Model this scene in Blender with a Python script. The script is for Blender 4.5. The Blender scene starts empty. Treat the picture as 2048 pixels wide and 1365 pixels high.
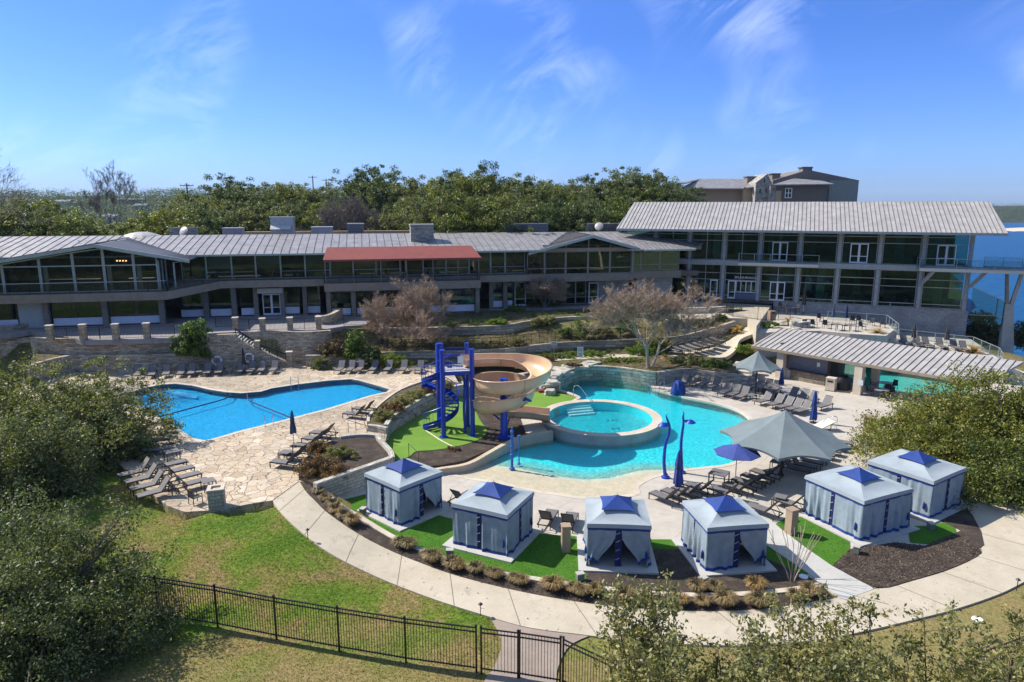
import bpy, bmesh, math, random
import numpy as np
from mathutils import Vector, Matrix, noise
from mathutils.geometry import tessellate_polygon
random.seed(7)
S = bpy.context.scene; C = S.collection
R = math.radians; PI = math.pi
# ------------------------------------------------------------------ camera, sky, sun, exposure
PITCH = R(11.19); CAMZ = 17.0; F = 1365.0
cam = bpy.data.cameras.new('camera'); co = bpy.data.objects.new('camera', cam); C.objects.link(co)
cam.sensor_width = 36; cam.lens = 36*F/2048; cam.clip_start = .3; cam.clip_end = 20000
co.location = (0, 0, CAMZ); co.rotation_euler = (PI/2-PITCH, 0, 0); S.camera = co
SUN_EL = R(43); SUN_AZ = R(-68)                      # azimuth clockwise from +Y
sv = Vector((math.sin(SUN_AZ)*math.cos(SUN_EL), math.cos(SUN_AZ)*math.cos(SUN_EL), math.sin(SUN_EL)))
sl = bpy.data.lights.new('sun', 'SUN'); sl.energy = 4.7; sl.angle = R(.55); sl.color = (1, .94, .84)
so = bpy.data.objects.new('sun', sl); so.rotation_euler = sv.to_track_quat('Z', 'Y').to_euler(); so.location = (-40, 20, 60); C.objects.link(so)
S.view_settings.view_transform = 'Standard'; S.view_settings.look = 'None'; S.view_settings.gamma = 1
S.view_settings.exposure = 0.6
W = bpy.data.worlds.new('World'); S.world = W; W.use_nodes = True

def nd(nt, t, **kw):
    n = nt.nodes.new(t)
    for k, v in kw.items():
        if k in ('op',): n.operation = v
        elif k.startswith('_'): n.inputs[int(k[1:])].default_value = v
        elif k in n.inputs: n.inputs[k].default_value = v
        else: setattr(n, k, v)
    return n
def lk(nt, a, b): nt.links.new(a, b)
def ramp(nt, src, stops, interp='LINEAR'):
    r = nt.nodes.new('ShaderNodeValToRGB'); r.color_ramp.interpolation = interp
    e = r.color_ramp.elements
    while len(e) < len(stops): e.new(.5)
    for x, (p, c) in zip(e, stops):
        x.position = p; x.color = (c, c, c, 1) if not hasattr(c, '__len__') else (*c, 1)
    if src is not None: nt.links.new(src, r.inputs[0])
    return r.outputs[0]
def mixc(nt, f, a, b, mode='MIX'):
    m = nt.nodes.new('ShaderNodeMix'); m.data_type = 'RGBA'; m.blend_type = mode
    for s, v in ((m.inputs['Factor'], f), (m.inputs[6], a), (m.inputs[7], b)):
        if hasattr(v, 'links'): nt.links.new(v, s)
        elif hasattr(v, '__len__'): s.default_value = (*v[:3], 1)
        else: s.default_value = v
    return m.outputs[2]
def mth(nt, op, a, b=None, clamp=False):
    m = nt.nodes.new('ShaderNodeMath'); m.operation = op; m.use_clamp = clamp
    for s, v in ((m.inputs[0], a), (m.inputs[1], b)):
        if v is None: continue
        if hasattr(v, 'links'): nt.links.new(v, s)
        else: s.default_value = v
    return m.outputs[0]

def build_world():
    nt = W.node_tree; nt.nodes.clear()
    sky = nd(nt, 'ShaderNodeTexSky', sky_type='NISHITA'); sky.sun_disc = False
    sky.sun_elevation = SUN_EL; sky.sun_rotation = SUN_AZ; sky.altitude = 200; sky.air_density = 1.0; sky.dust_density = .45; sky.ozone_density = 4.5
    tc = nd(nt, 'ShaderNodeTexCoord')
    sep = nd(nt, 'ShaderNodeSeparateXYZ'); lk(nt, tc.outputs['Generated'], sep.inputs[0])
    # thin cirrus, laid out over a high flat layer of air (direction divided by height)
    zz = mth(nt, 'ADD', mth(nt, 'MAXIMUM', sep.outputs[2], 0.0), .12)
    cx = mth(nt, 'DIVIDE', sep.outputs[0], zz); cy = mth(nt, 'DIVIDE', sep.outputs[1], zz)
    cmb = nd(nt, 'ShaderNodeCombineXYZ'); lk(nt, cx, cmb.inputs[0]); lk(nt, cy, cmb.inputs[1])
    mp = nd(nt, 'ShaderNodeMapping'); mp.vector_type = 'TEXTURE'; mp.inputs['Rotation'].default_value = (0, R(-34), 0); mp.inputs['Scale'].default_value = (.22, .4, .09); mp.inputs['Location'].default_value = (1.3, 2.2, .4)
    lk(nt, tc.outputs['Generated'], mp.inputs[0])
    n1 = nd(nt, 'ShaderNodeTexNoise', Scale=.9, Detail=10.0, Roughness=.66, Distortion=1.3); lk(nt, mp.outputs[0], n1.inputs['Vector'])
    n2 = nd(nt, 'ShaderNodeTexNoise', Scale=4.6, Detail=2.0, Roughness=.5); lk(nt, tc.outputs['Generated'], n2.inputs['Vector'])
    c1 = ramp(nt, n1.outputs[0], [(.45, 0), (.80, 1)]); c2 = ramp(nt, n2.outputs[0], [(.48, 0), (.66, 1)])
    cl = mth(nt, 'MULTIPLY', c1, c2, True)
    low = ramp(nt, sep.outputs[2], [(0, 0), (.05, .6), (.3, 1)])
    cl = mth(nt, 'MULTIPLY', mth(nt, 'MULTIPLY', cl, low), .45)
    grad = ramp(nt, sep.outputs[2], [(0, (.34, .47, .86)), (.07, (.38, .53, .95)), (.22, (.31, .48, .88)), (.34, (.38, .56, .96)), (.5, (1.05, 1.0, .95)), (1, (1.1, 1.05, .98))])
    tint = mixc(nt, 1.0, sky.outputs[0], grad, 'MULTIPLY')
    cloud = mixc(nt, cl, tint, (9.5, 10.0, 11.0))
    bg = nd(nt, 'ShaderNodeBackground', Strength=.135); lk(nt, cloud, bg.inputs[0])
    o = nd(nt, 'ShaderNodeOutputWorld'); lk(nt, bg.outputs[0], o.inputs[0])
build_world()

# ------------------------------------------------------------------ picture -> place helpers
cp, sp = math.cos(PITCH), math.sin(PITCH)
def ray(px, py):
    u = (px-1024)/F; v = (682.5-py)/F
    return Vector((u, cp+v*sp, -sp+v*cp))
def G(px, py, z=0.):
    d = ray(px, py); t = (z-CAMZ)/d.z
    return Vector((d.x*t, d.y*t, z))
def PY(px, py, Y):
    d = ray(px, py); t = Y/d.y
    return Vector((d.x*t, Y, CAMZ+d.z*t))
def smooth(t):
    t = max(0., min(1., t)); return t*t*(3-2*t)
def lawn_z(x, y):
    return .85*smooth((-5.0-x)/7.5)*smooth((y-24)/8.)
def Gt(px, py, dz=0.):
    z = 0.
    for _ in range(12): p = G(px, py, z); z = lawn_z(p.x, p.y)+dz
    return G(px, py, z)
class Frame:                                         # a vertical plane through two ground points
    def __init__(s, a, b):
        s.a = Vector((a[0], a[1], 0)); d = Vector((b[0]-a[0], b[1]-a[1], 0)); s.len = d.length; s.d = d.normalized()
        s.n = Vector((s.d.y, -s.d.x, 0))             # towards the camera when d runs to the right
        s.ang = math.atan2(s.d.y, s.d.x)
    def hit(s, px, py, off=0.):                      # pixel -> (along, height) on the plane moved off metres outwards
        r = ray(px, py); o = s.a+s.n*off; t = (o.dot(s.n))/(r.dot(s.n))
        p = r*t; return (p-o).dot(s.d), CAMZ+r.z*t
    def P(s, u, w, z): return s.a+s.d*u+s.n*w+Vector((0, 0, z))

# ------------------------------------------------------------------ mesh building
class MB:
    def __init__(s): s.v = []; s.f = []; s.uv = {}
    def add(s, vs, fs):
        o = len(s.v); s.v += [tuple(v) for v in vs]; s.f += [tuple(i+o for i in f) for f in fs]; return s
    def box(s, c, sz, rz=0., M=None):
        hx, hy, hz = sz[0]/2, sz[1]/2, sz[2]/2
        vs = [Vector((x, y, z)) for x in (-hx, hx) for y in (-hy, hy) for z in (-hz, hz)]
        if M is not None: vs = [M@v for v in vs]
        elif rz: q = Matrix.Rotation(rz, 3, 'Z'); vs = [q@v for v in vs]
        c = Vector(c); vs = [v+c for v in vs]
        return s.add(vs, [(0, 1, 3, 2), (4, 6, 7, 5), (0, 4, 5, 1), (2, 3, 7, 6), (0, 2, 6, 4), (1, 5, 7, 3)])
    def bar(s, p, q, w=.05, h=.05, up=(0, 0, 1)):
        p, q = Vector(p), Vector(q); d = (q-p); L = d.length
        if L < 1e-6: return s
        d.normalize(); u = Vector(up)
        if abs(d.dot(u)) > .98: u = Vector((0, 1, 0))
        x = d.cross(u).normalized(); y = x.cross(d)
        vs = [a+x*(i*w/2)+y*(j*h/2) for a in (p, q) for i, j in ((-1, -1), (1, -1), (1, 1), (-1, 1))]
        return s.add(vs, [(3, 2, 1, 0), (4, 5, 6, 7), (0, 1, 5, 4), (1, 2, 6, 5), (2, 3, 7, 6), (3, 0, 4, 7)])
    def tube(s, pts, r=.03, n=8, cap=True):
        pts = [Vector(p) for p in pts]; rs = r if hasattr(r, '__len__') else [r]*len(pts)
        o = len(s.v); prev = None
        for i, p in enumerate(pts):
            d = (pts[min(i+1, len(pts)-1)]-pts[max(i-1, 0)])
            if d.length < 1e-9: d = Vector((0, 0, 1))
            d.normalize()
            if prev is None:
                u = Vector((0, 0, 1)) if abs(d.z) < .9 else Vector((1, 0, 0)); x = d.cross(u).normalized()
            else: x = (prev-d*prev.dot(d)).normalized()
            prev = x; y = d.cross(x)
            for k in range(n):
                a = 2*PI*k/n; s.v.append(tuple(p+(x*math.cos(a)+y*math.sin(a))*rs[i]))
        for i in range(len(pts)-1):
            for k in range(n):
                a, b = o+i*n+k, o+i*n+(k+1) % n; s.f.append((a, b, b+n, a+n))
        if cap and n > 2:
            s.f.append(tuple(o+k for k in reversed(range(n)))); e = o+(len(pts)-1)*n; s.f.append(tuple(e+k for k in range(n)))
        return s
    def cyl(s, c, r, z0, z1, n=16, r2=None):
        return s.tube([(c[0], c[1], z0), (c[0], c[1], z1)], [r, r if r2 is None else r2], n)
    def lathe(s, prof, n=24, c=(0, 0), fn=None):
        o = len(s.v)
        for r, z in prof:
            for k in range(n):
                a = 2*PI*k/n; rr = r; dz = 0
                if fn: rr, dz = fn(a, r, z)
                s.v.append((c[0]+rr*math.cos(a), c[1]+rr*math.sin(a), z+dz))
        for i in range(len(prof)-1):
            for k in range(n):
                a, b = o+i*n+k, o+i*n+(k+1) % n; s.f.append((a, b, b+n, a+n))
        return s
    def poly(s, outer, holes=(), z=None, zf=None):      # flat or draped sheet, may have holes
        ls = [[Vector((p[0], p[1], 0)) for p in l] for l in [outer]+list(holes)]
        tri = tessellate_polygon(ls); fl = [p for l in [outer]+list(holes) for p in l]
        vs = [(p[0], p[1], z if z is not None else (zf(p[0], p[1]) if zf else p[2])) for p in fl]
        fs = []
        for t in tri:
            a, b, c = (Vector(vs[i]) for i in t)
            fs.append(tuple(t) if (b-a).cross(c-a).z > 0 else tuple(reversed(t)))
        return s.add(vs, fs)
    def skirt(s, loop, z0, z1, flip=False):
        n = len(loop); vs = [(p[0], p[1], z0) for p in loop]+[(p[0], p[1], z1) for p in loop]
        return s.add(vs, [((i, (i+1) % n, n+(i+1) % n, n+i) if not flip else (n+i, n+(i+1) % n, (i+1) % n, i)) for i in range(n)])
    def slab(s, outer, z0, z1, holes=()):
        s.poly(outer, holes, z=z1); s.skirt(outer, z0, z1)
        for h in holes: s.skirt(h, z0, z1)
        return s
    def loft(s, A, B, n=None):
        n = len(A); return s.add(list(A)+list(B), [(i, i+1, n+i+1, n+i) for i in range(n-1)])
    def grid(s, rows):
        n = len(rows[0]); vs = [p for r in rows for p in r]
        return s.add(vs, [(j*n+i, j*n+i+1, (j+1)*n+i+1, (j+1)*n+i) for j in range(len(rows)-1) for i in range(n-1)])
    def wall(s, line, z0, z1, t, closed=False, uvk=True):   # upright wall of thickness t along a line; z0/z1 numbers or per-point lists
        P = [Vector((p[0], p[1], 0)) for p in line]; n = len(P); o = len(s.v)
        z0 = z0 if hasattr(z0, '__len__') else [z0]*n; z1 = z1 if hasattr(z1, '__len__') else [z1]*n
        L = 0; Ls = []
        for i, p in enumerate(P):
            a = P[(i-1) % n] if closed or i else p; b = P[(i+1) % n] if closed or i < n-1 else p
            d = (b-a).normalized(); nn = Vector((d.y, -d.x, 0))*t/2
            if i: L += (p-P[i-1]).length
            Ls.append(L)
            s.v += [tuple(p+nn+Vector((0, 0, z0[i]))), tuple(p+nn+Vector((0, 0, z1[i]))), tuple(p-nn+Vector((0, 0, z1[i]))), tuple(p-nn+Vector((0, 0, z0[i])))]
        for i in range(n if closed else n-1):
            a = o+4*i; b = o+4*((i+1) % n); la = Ls[i]; lb = Ls[i+1] if i+1 < n else L+(P[0]-P[-1]).length
            for k in range(4):
                k2 = (k+1) % 4; f = (a+k, b+k, b+k2, a+k2); s.uv[len(s.f)] = None
                h = (s.v[a+k][2], s.v[b+k][2], s.v[b+k2][2], s.v[a+k2][2])
                if k == 1: h = (z1[i], z1[i], z1[i]+t, z1[i]+t)
                if k == 3: h = (0, 0, t, t)
                s.uv[len(s.f)] = ((la, h[0]), (lb, h[1]), (lb, h[2]), (la, h[3])); s.f.append(f)
        if not closed:
            s.f.append((o, o+1, o+2, o+3)); e = o+4*(n-1); s.f.append((e+3, e+2, e+1, e))
        return s
    def build(s, name, mat, parent=None, loc=None, world=False, smooth=False, uv=True):
        off = Vector((0, 0, 0))
        if loc is not None: off = Vector(loc)
        vs = s.v
        if world and parent is not None:
            Mi = parent_matrix(parent).inverted(); vs = [tuple(Mi@Vector(v)) for v in s.v]
        elif loc is not None: vs = [(v[0]-off.x, v[1]-off.y, v[2]-off.z) for v in s.v]
        me = bpy.data.meshes.new(name); me.from_pydata(vs, [], s.f)
        if uv and len(s.f) < 60000:
            ul = me.uv_layers.new(name='UVMap').data
            for pi, p in enumerate(me.polygons):
                if s.uv.get(pi):
                    for li, c in zip(p.loop_indices, s.uv[pi]): ul[li].uv = c
                else:
                    nx, ny, nz = (abs(c) for c in p.normal)
                    for li in p.loop_indices:
                        v = vs[me.loops[li].vertex_index]
                        if nz > .8: ul[li].uv = (v[0], v[1])
                        elif nx > ny: ul[li].uv = (v[1], v[2])
                        else: ul[li].uv = (v[0], v[2])
        for m in (mat if isinstance(mat, (list, tuple)) else [mat]): me.materials.append(m)
        if smooth:
            me.shade_smooth()
            try: me.set_sharp_from_angle(angle=R(40))
            except Exception: pass
        o = bpy.data.objects.new(name, me); C.objects.link(o)
        if parent is not None: o.parent = parent
        elif loc is not None: o.location = off
        return o
def parent_matrix(o):
    M = Matrix.LocRotScale(o.location, o.rotation_euler, o.scale)
    return parent_matrix(o.parent)@M if o.parent else M
def tag(o, label=None, cat=None, group=None, kind=None):
    for k, v in (('label', label), ('category', cat), ('group', group), ('kind', kind)):
        if v: o[k] = v
    return o
def thing(name, label, cat, loc=(0, 0, 0), rz=0., group=None):
    o = bpy.data.objects.new(name, None); C.objects.link(o); o.location = loc; o.rotation_euler = (0, 0, rz); o.empty_display_size = .2
    return tag(o, label, cat, group)
def struct(name, mb, mat, **kw):
    o = mb.build(name, mat, **kw); o['kind'] = 'structure'; return o
KIDS = {}
def kids(o):
    return [c for c in bpy.data.objects if c.parent == o]
def snapshot(o):                                      # remember a thing's tree once, so copying it is quick
    return (o, [snapshot(c) for c in kids(o)])
def copy_tree(snap, parent=None):
    o, ch = snap; c = o.copy(); C.objects.link(c)
    if parent is not None: c.parent = parent
    for s in ch: copy_tree(s, c)
    return c
def place(snap, used, loc, rz, label, group=None, sc=None, cat=None):
    o = snap[0] if not used[0] else copy_tree(snap); used[0] = True
    o.location = loc; o.rotation_euler = (0, 0, rz); o['label'] = label
    if group: o['group'] = group
    if cat: o['category'] = cat
    if sc: o.scale = sc if hasattr(sc, '__len__') else (sc, sc, sc)
    return o
ORD = ['first', 'second', 'third', 'fourth', 'fifth', 'sixth', 'seventh', 'eighth', 'ninth', 'tenth', 'eleventh', 'twelfth', 'thirteenth', 'fourteenth', 'fifteenth', 'sixteenth', 'seventeenth', 'eighteenth', 'nineteenth', 'twentieth']
def resample(pts, n, closed=False):
    P = [Vector(p) for p in pts]
    if closed: P.append(P[0])
    L = [0]
    for a, b in zip(P, P[1:]): L.append(L[-1]+(b-a).length)
    out = []; m = n if closed else n-1; j = 0
    for i in range(n):
        t = L[-1]*i/m
        while j < len(L)-2 and L[j+1] < t: j += 1
        k = (t-L[j])/max(1e-9, L[j+1]-L[j]); out.append(P[j].lerp(P[j+1], k))
    return out
def curve(pts, per=6, closed=False):                 # Catmull-Rom through points
    P = [Vector(p) for p in pts]; n = len(P); out = []
    for i in range(n if closed else n-1):
        a = P[(i-1) % n] if closed or i else P[i]; b = P[i]; c = P[(i+1) % n]; d = P[(i+2) % n] if closed or i+2 < n else c
        for k in range(per):
            t = k/per; out.append(.5*((2*b)+(c-a)*t+(2*a-5*b+4*c-d)*t*t+(3*b-a-3*c+d)*t**3))
    if not closed: out.append(P[-1])
    return out
def offset(line, d, closed=False):
    P = [Vector(p) for p in line]; n = len(P); out = []
    for i, p in enumerate(P):
        a = P[(i-1) % n] if closed or i else p; b = P[(i+1) % n] if closed or i < n-1 else p
        t = (b-a); t.z = 0; t.normalize(); out.append(p+Vector((t.y, -t.x, 0))*d)
    return out
def inside(x, y, poly):
    c = False; n = len(poly); j = n-1
    for i in range(n):
        a, b = poly[i], poly[j]
        if (a[1] > y) != (b[1] > y) and x < (b[0]-a[0])*(y-a[1])/(b[1]-a[1])+a[0]: c = not c
        j = i
    return c
def seg_dist(x, y, line, closed=False):
    best = 1e9; n = len(line)
    for i in range(n if closed else n-1):
        a = line[i]; b = line[(i+1) % n]; dx, dy = b[0]-a[0], b[1]-a[1]; l = dx*dx+dy*dy
        t = 0 if l == 0 else max(0, min(1, ((x-a[0])*dx+(y-a[1])*dy)/l)); best = min(best, math.hypot(x-a[0]-t*dx, y-a[1]-t*dy))
    return best

# ------------------------------------------------------------------ materials
MATS = {}
def mat(name, col=(.5, .5, .5), rough=.6, var=0., vscale=3., bump=0., bscale=40., metal=0., coord='Object', col2=None, spec=.5, island=0., detail=5., coat=0.):
    if name in MATS: return MATS[name]
    m = bpy.data.materials.new(name); m.use_nodes = True; nt = m.node_tree; b = nt.nodes['Principled BSDF']
    b.inputs['Roughness'].default_value = rough; b.inputs['Metallic'].default_value = metal; b.inputs['Specular IOR Level'].default_value = spec
    b.inputs['Base Color'].default_value = (*col, 1); b.inputs['Coat Weight'].default_value = coat
    tc = nd(nt, 'ShaderNodeTexCoord'); src = tc.outputs[coord]
    c = None
    if var or col2:
        n = nd(nt, 'ShaderNodeTexNoise', Scale=vscale, Detail=detail, Roughness=.6); lk(nt, src, n.inputs['Vector'])
        hi = col2 if col2 else tuple(min(1, k*(1+var)) for k in col); lo = col if col2 else tuple(k*(1-var) for k in col)
        c = mixc(nt, ramp(nt, n.outputs[0], [(.32, 0), (.68, 1)]), lo, hi)
    if island:
        g = nd(nt, 'ShaderNodeNewGeometry'); base = c if c is not None else col
        c = mixc(nt, 1.0, base, ramp(nt, g.outputs['Random Per Island'], [(0, 1-island), (1, 1+island)]), 'MULTIPLY')
    if c is not None: lk(nt, c, b.inputs['Base Color'])
    if bump:
        n2 = nd(nt, 'ShaderNodeTexNoise', Scale=bscale, Detail=4.0); lk(nt, src, n2.inputs['Vector'])
        bp = nd(nt, 'ShaderNodeBump', Strength=bump, Distance=.02); lk(nt, n2.outputs[0], bp.inputs['Height']); lk(nt, bp.outputs[0], b.inputs['Normal'])
    MATS[name] = m; return m
def bsdf(m): return m.node_tree.nodes['Principled BSDF']
def newmat(name):
    m = bpy.data.materials.new(name); m.use_nodes = True; MATS[name] = m
    return m, m.node_tree, bsdf(m)

def stone_mat(name, cols, mortar=(.10, .09, .075), sx=.42, sy=.14, msize=.012, bump=.6):
    m, nt, b = newmat(name); b.inputs['Roughness'].default_value = .9
    uv = nd(nt, 'ShaderNodeUVMap')
    n0 = nd(nt, 'ShaderNodeTexNoise', Scale=1.7, Detail=2.0); lk(nt, uv.outputs[0], n0.inputs['Vector'])
    mp = mixc(nt, .035, uv.outputs[0], n0.outputs[1], 'ADD')
    br = nd(nt, 'ShaderNodeTexBrick', offset=.5, squash=1.4, squash_frequency=3); lk(nt, mp, br.inputs['Vector'])
    for k, v in (('Scale', 1.0), ('Mortar Size', msize), ('Mortar Smooth', .35), ('Bias', 0.), ('Brick Width', sx), ('Row Height', sy)): br.inputs[k].default_value = v
    br.inputs['Color1'].default_value = (0, 0, 0, 1); br.inputs['Color2'].default_value = (1, 1, 1, 1); br.inputs['Mortar'].default_value = (.5, .5, .5, 1)
    cr = ramp(nt, br.outputs['Color'], [(i/(len(cols)-1), c) for i, c in enumerate(cols)])
    n1 = nd(nt, 'ShaderNodeTexNoise', Scale=6.0, Detail=8.0, Roughness=.7); lk(nt, uv.outputs[0], n1.inputs['Vector'])
    c = mixc(nt, .8, cr, ramp(nt, n1.outputs[0], [(.28, .45), (.72, 1.35)]), 'MULTIPLY')
    n3 = nd(nt, 'ShaderNodeTexNoise', Scale=.55, Detail=4.0); lk(nt, uv.outputs[0], n3.inputs['Vector'])
    c = mixc(nt, .55, c, ramp(nt, n3.outputs[0], [(.35, .55), (.62, 1.15)]), 'MULTIPLY')
    c = mixc(nt, br.outputs['Fac'], c, mortar); lk(nt, c, b.inputs['Base Color'])
    h = mth(nt, 'SUBTRACT', mth(nt, 'MULTIPLY', n1.outputs[0], .5), br.outputs['Fac'])
    bp = nd(nt, 'ShaderNodeBump', Strength=bump, Distance=.03); lk(nt, h, bp.inputs['Height']); lk(nt, bp.outputs[0], b.inputs['Normal'])
    return m
M_stone = stone_mat('limestone', [(.28, .22, .14), (.58, .49, .35), (.46, .33, .19), (.66, .58, .44), (.48, .41, .30), (.36, .22, .11)])
M_stone_light = stone_mat('pale limestone blocks', [(.40, .36, .28), (.55, .51, .43), (.47, .42, .33), (.6, .57, .5)], sx=.6, sy=.2, msize=.012)
M_stone_grey = stone_mat('grey stone blocks', [(.38, .33, .24), (.52, .46, .34), (.30, .26, .18), (.60, .54, .41)], sx=.9, sy=.3, msize=.02)
M_stone_rough = stone_mat('rough chopped stone', [(.22, .2, .16), (.5, .47, .4), (.35, .33, .3), (.6, .57, .5), (.15, .14, .12)], sx=.5, sy=.11, msize=.01)
M_patch = stone_mat('slate cladding', [(.16, .13, .1), (.3, .24, .16), (.22, .2, .18), (.35, .27, .17)], sx=.35, sy=.25, msize=.012)
M_brickgrey = stone_mat('grey split face block', [(.30, .30, .29), (.34, .335, .32), (.27, .27, .265)], mortar=(.2, .2, .195), sx=.4, sy=.2, msize=.008, bump=.3)

def flag_mat():
    m, nt, b = newmat('flagstone'); b.inputs['Roughness'].default_value = .85
    tc = nd(nt, 'ShaderNodeTexCoord')
    nz = nd(nt, 'ShaderNodeTexNoise', Scale=.9, Detail=2.0); lk(nt, tc.outputs['Object'], nz.inputs['Vector'])
    wp = mixc(nt, .55, tc.outputs['Object'], nz.outputs[1], 'ADD')
    v = nd(nt, 'ShaderNodeTexVoronoi', feature='DISTANCE_TO_EDGE', Scale=1.45); lk(nt, wp, v.inputs['Vector'])
    vc = nd(nt, 'ShaderNodeTexVoronoi', feature='F1', Scale=1.45); lk(nt, wp, vc.inputs['Vector'])
    sx = nd(nt, 'ShaderNodeSeparateColor'); lk(nt, vc.outputs['Color'], sx.inputs[0])
    col = ramp(nt, sx.outputs[0], [(0, (.38, .29, .20)), (.3, (.52, .43, .32)), (.6, (.46, .36, .25)), (.85, (.58, .49, .38)), (1, (.36, .30, .23))])
    n = nd(nt, 'ShaderNodeTexNoise', Scale=4.5, Detail=8.0, Roughness=.7); lk(nt, tc.outputs['Object'], n.inputs['Vector'])
    col = mixc(nt, .8, col, ramp(nt, n.outputs[0], [(.3, .72), (.7, 1.2)]), 'MULTIPLY')
    nL = nd(nt, 'ShaderNodeTexNoise', Scale=.16, Detail=4.0); lk(nt, tc.outputs['Object'], nL.inputs['Vector'])
    col = mixc(nt, .8, col, ramp(nt, nL.outputs[0], [(.38, (.72, .72, .70)), (.6, (1.1, 1.08, 1.05))]), 'MULTIPLY')
    e = ramp(nt, v.outputs['Distance'], [(.008, 1), (.036, 0)])
    col = mixc(nt, e, col, (.13, .10, .075)); lk(nt, col, b.inputs['Base Color'])
    h = mth(nt, 'SUBTRACT', mth(nt, 'MULTIPLY', n.outputs[0], .25), e)
    bp = nd(nt, 'ShaderNodeBump', Strength=.5, Distance=.02); lk(nt, h, bp.inputs['Height']); lk(nt, bp.outputs[0], b.inputs['Normal'])
    return m
M_flag = flag_mat()
def concrete_mat(name, col, col2, joint=0., jrot=0., dirt=.8):
    m, nt, b = newmat(name); b.inputs['Roughness'].default_value = .88
    tc = nd(nt, 'ShaderNodeTexCoord')
    n = nd(nt, 'ShaderNodeTexNoise', Scale=.5, Detail=7.0, Roughness=.65); lk(nt, tc.outputs['Object'], n.inputs['Vector'])
    c = mixc(nt, ramp(nt, n.outputs[0], [(.32, 0), (.68, 1)]), col, col2)
    n2 = nd(nt, 'ShaderNodeTexNoise', Scale=22.0, Detail=5.0, Roughness=.7); lk(nt, tc.outputs['Object'], n2.inputs['Vector'])
    c = mixc(nt, .5, c, ramp(nt, n2.outputs[0], [(.3, .75), (.7, 1.2)]), 'MULTIPLY')
    n3 = nd(nt, 'ShaderNodeTexNoise', Scale=1.6, Detail=6.0, Roughness=.75, Distortion=.8); lk(nt, tc.outputs['Object'], n3.inputs['Vector'])
    c = mixc(nt, dirt, c, ramp(nt, n3.outputs[0], [(.25, .58), (.44, 1.0), (.7, 1.06)]), 'MULTIPLY')
    if joint:
        mp = nd(nt, 'ShaderNodeMapping'); mp.inputs['Rotation'].default_value = (0, 0, jrot); lk(nt, tc.outputs['Object'], mp.inputs[0])
        br = nd(nt, 'ShaderNodeTexBrick', offset=0., squash=1.); lk(nt, mp.outputs[0], br.inputs['Vector'])
        for k, v in (('Scale', 1.0), ('Mortar Size', .012), ('Mortar Smooth', .2), ('Brick Width', joint), ('Row Height', joint)): br.inputs[k].default_value = v
        c = mixc(nt, mth(nt, 'MULTIPLY', br.outputs['Fac'], .65), c, tuple(k*.35 for k in col))
    lk(nt, c, b.inputs['Base Color'])
    bp = nd(nt, 'ShaderNodeBump', Strength=.25, Distance=.01); lk(nt, n2.outputs[0], bp.inputs['Height']); lk(nt, bp.outputs[0], b.inputs['Normal'])
    return m
M_deck = concrete_mat('pool deck concrete', (.40, .355, .30), (.50, .45, .385), joint=3.4, jrot=R(38))
M_path = concrete_mat('path concrete', (.42, .36, .265), (.51, .445, .34))
M_spur = concrete_mat('pale concrete', (.40, .39, .355), (.49, .47, .43))
M_brown = concrete_mat('brown concrete', (.26, .20, .16), (.33, .27, .22))
M_conc = concrete_mat('cast concrete', (.36, .34, .30), (.48, .46, .41), dirt=1.)
M_tanwall = concrete_mat('tan rendered kerb', (.42, .34, .23), (.54, .45, .33), dirt=1.)
M_copingtan = concrete_mat('coping stone', (.45, .38, .29), (.58, .51, .42), dirt=1.)

def ground_mat(name, stops, sc=1.2, fine=30., bump=.8, mixn=.6, fr=(.25, 1.7), streak=None):
    m, nt, b = newmat(name); b.inputs['Roughness'].default_value = .95; b.inputs['Specular IOR Level'].default_value = .15
    tc = nd(nt, 'ShaderNodeTexCoord')
    n = nd(nt, 'ShaderNodeTexNoise', Scale=sc, Detail=6.0, Roughness=.62); lk(nt, tc.outputs['Object'], n.inputs['Vector'])
    c = ramp(nt, n.outputs[0], stops)
    src = tc.outputs['Object']
    if streak:
        mp = nd(nt, 'ShaderNodeMapping'); mp.inputs['Scale'].default_value = streak; lk(nt, src, mp.inputs[0]); src = mp.outputs[0]
    n2 = nd(nt, 'ShaderNodeTexNoise', Scale=fine, Detail=6.0, Roughness=.75); lk(nt, src, n2.inputs['Vector'])
    c = mixc(nt, mixn, c, ramp(nt, n2.outputs[0], [(.34, fr[0]), (.66, fr[1])]), 'MULTIPLY'); lk(nt, c, b.inputs['Base Color'])
    bp = nd(nt, 'ShaderNodeBump', Strength=bump, Distance=.05); lk(nt, n2.outputs[0], bp.inputs['Height']); lk(nt, bp.outputs[0], b.inputs['Normal'])
    return m
M_lawn = ground_mat('winter lawn', [(.34, (.075, .14, .012)), (.46, (.12, .17, .022)), (.53, (.17, .16, .04)), (.60, (.24, .17, .075)), (.70, (.13, .15, .025))], sc=.30, fine=7., mixn=.85)
M_mulch = ground_mat('bark mulch', [(.3, (.045, .036, .03)), (.55, (.075, .058, .047)), (.75, (.13, .10, .075))], sc=1.6, fine=16., mixn=.9)
M_dirt = ground_mat('leafy bed soil', [(.3, (.06, .05, .03)), (.5, (.13, .10, .06)), (.7, (.10, .11, .04))], sc=1.1, fine=9., mixn=.9)
M_turf = ground_mat('green play surface', [(.3, (.12, .23, .03)), (.7, (.16, .28, .045))], sc=.8, fine=60., bump=.1, mixn=.25, fr=(.8, 1.2))
M_turf_dark = ground_mat('artificial turf', [(.3, (.05, .14, .012)), (.7, (.075, .19, .02))], sc=.9, fine=22., bump=.7, mixn=.7, fr=(.45, 1.5))
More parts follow.
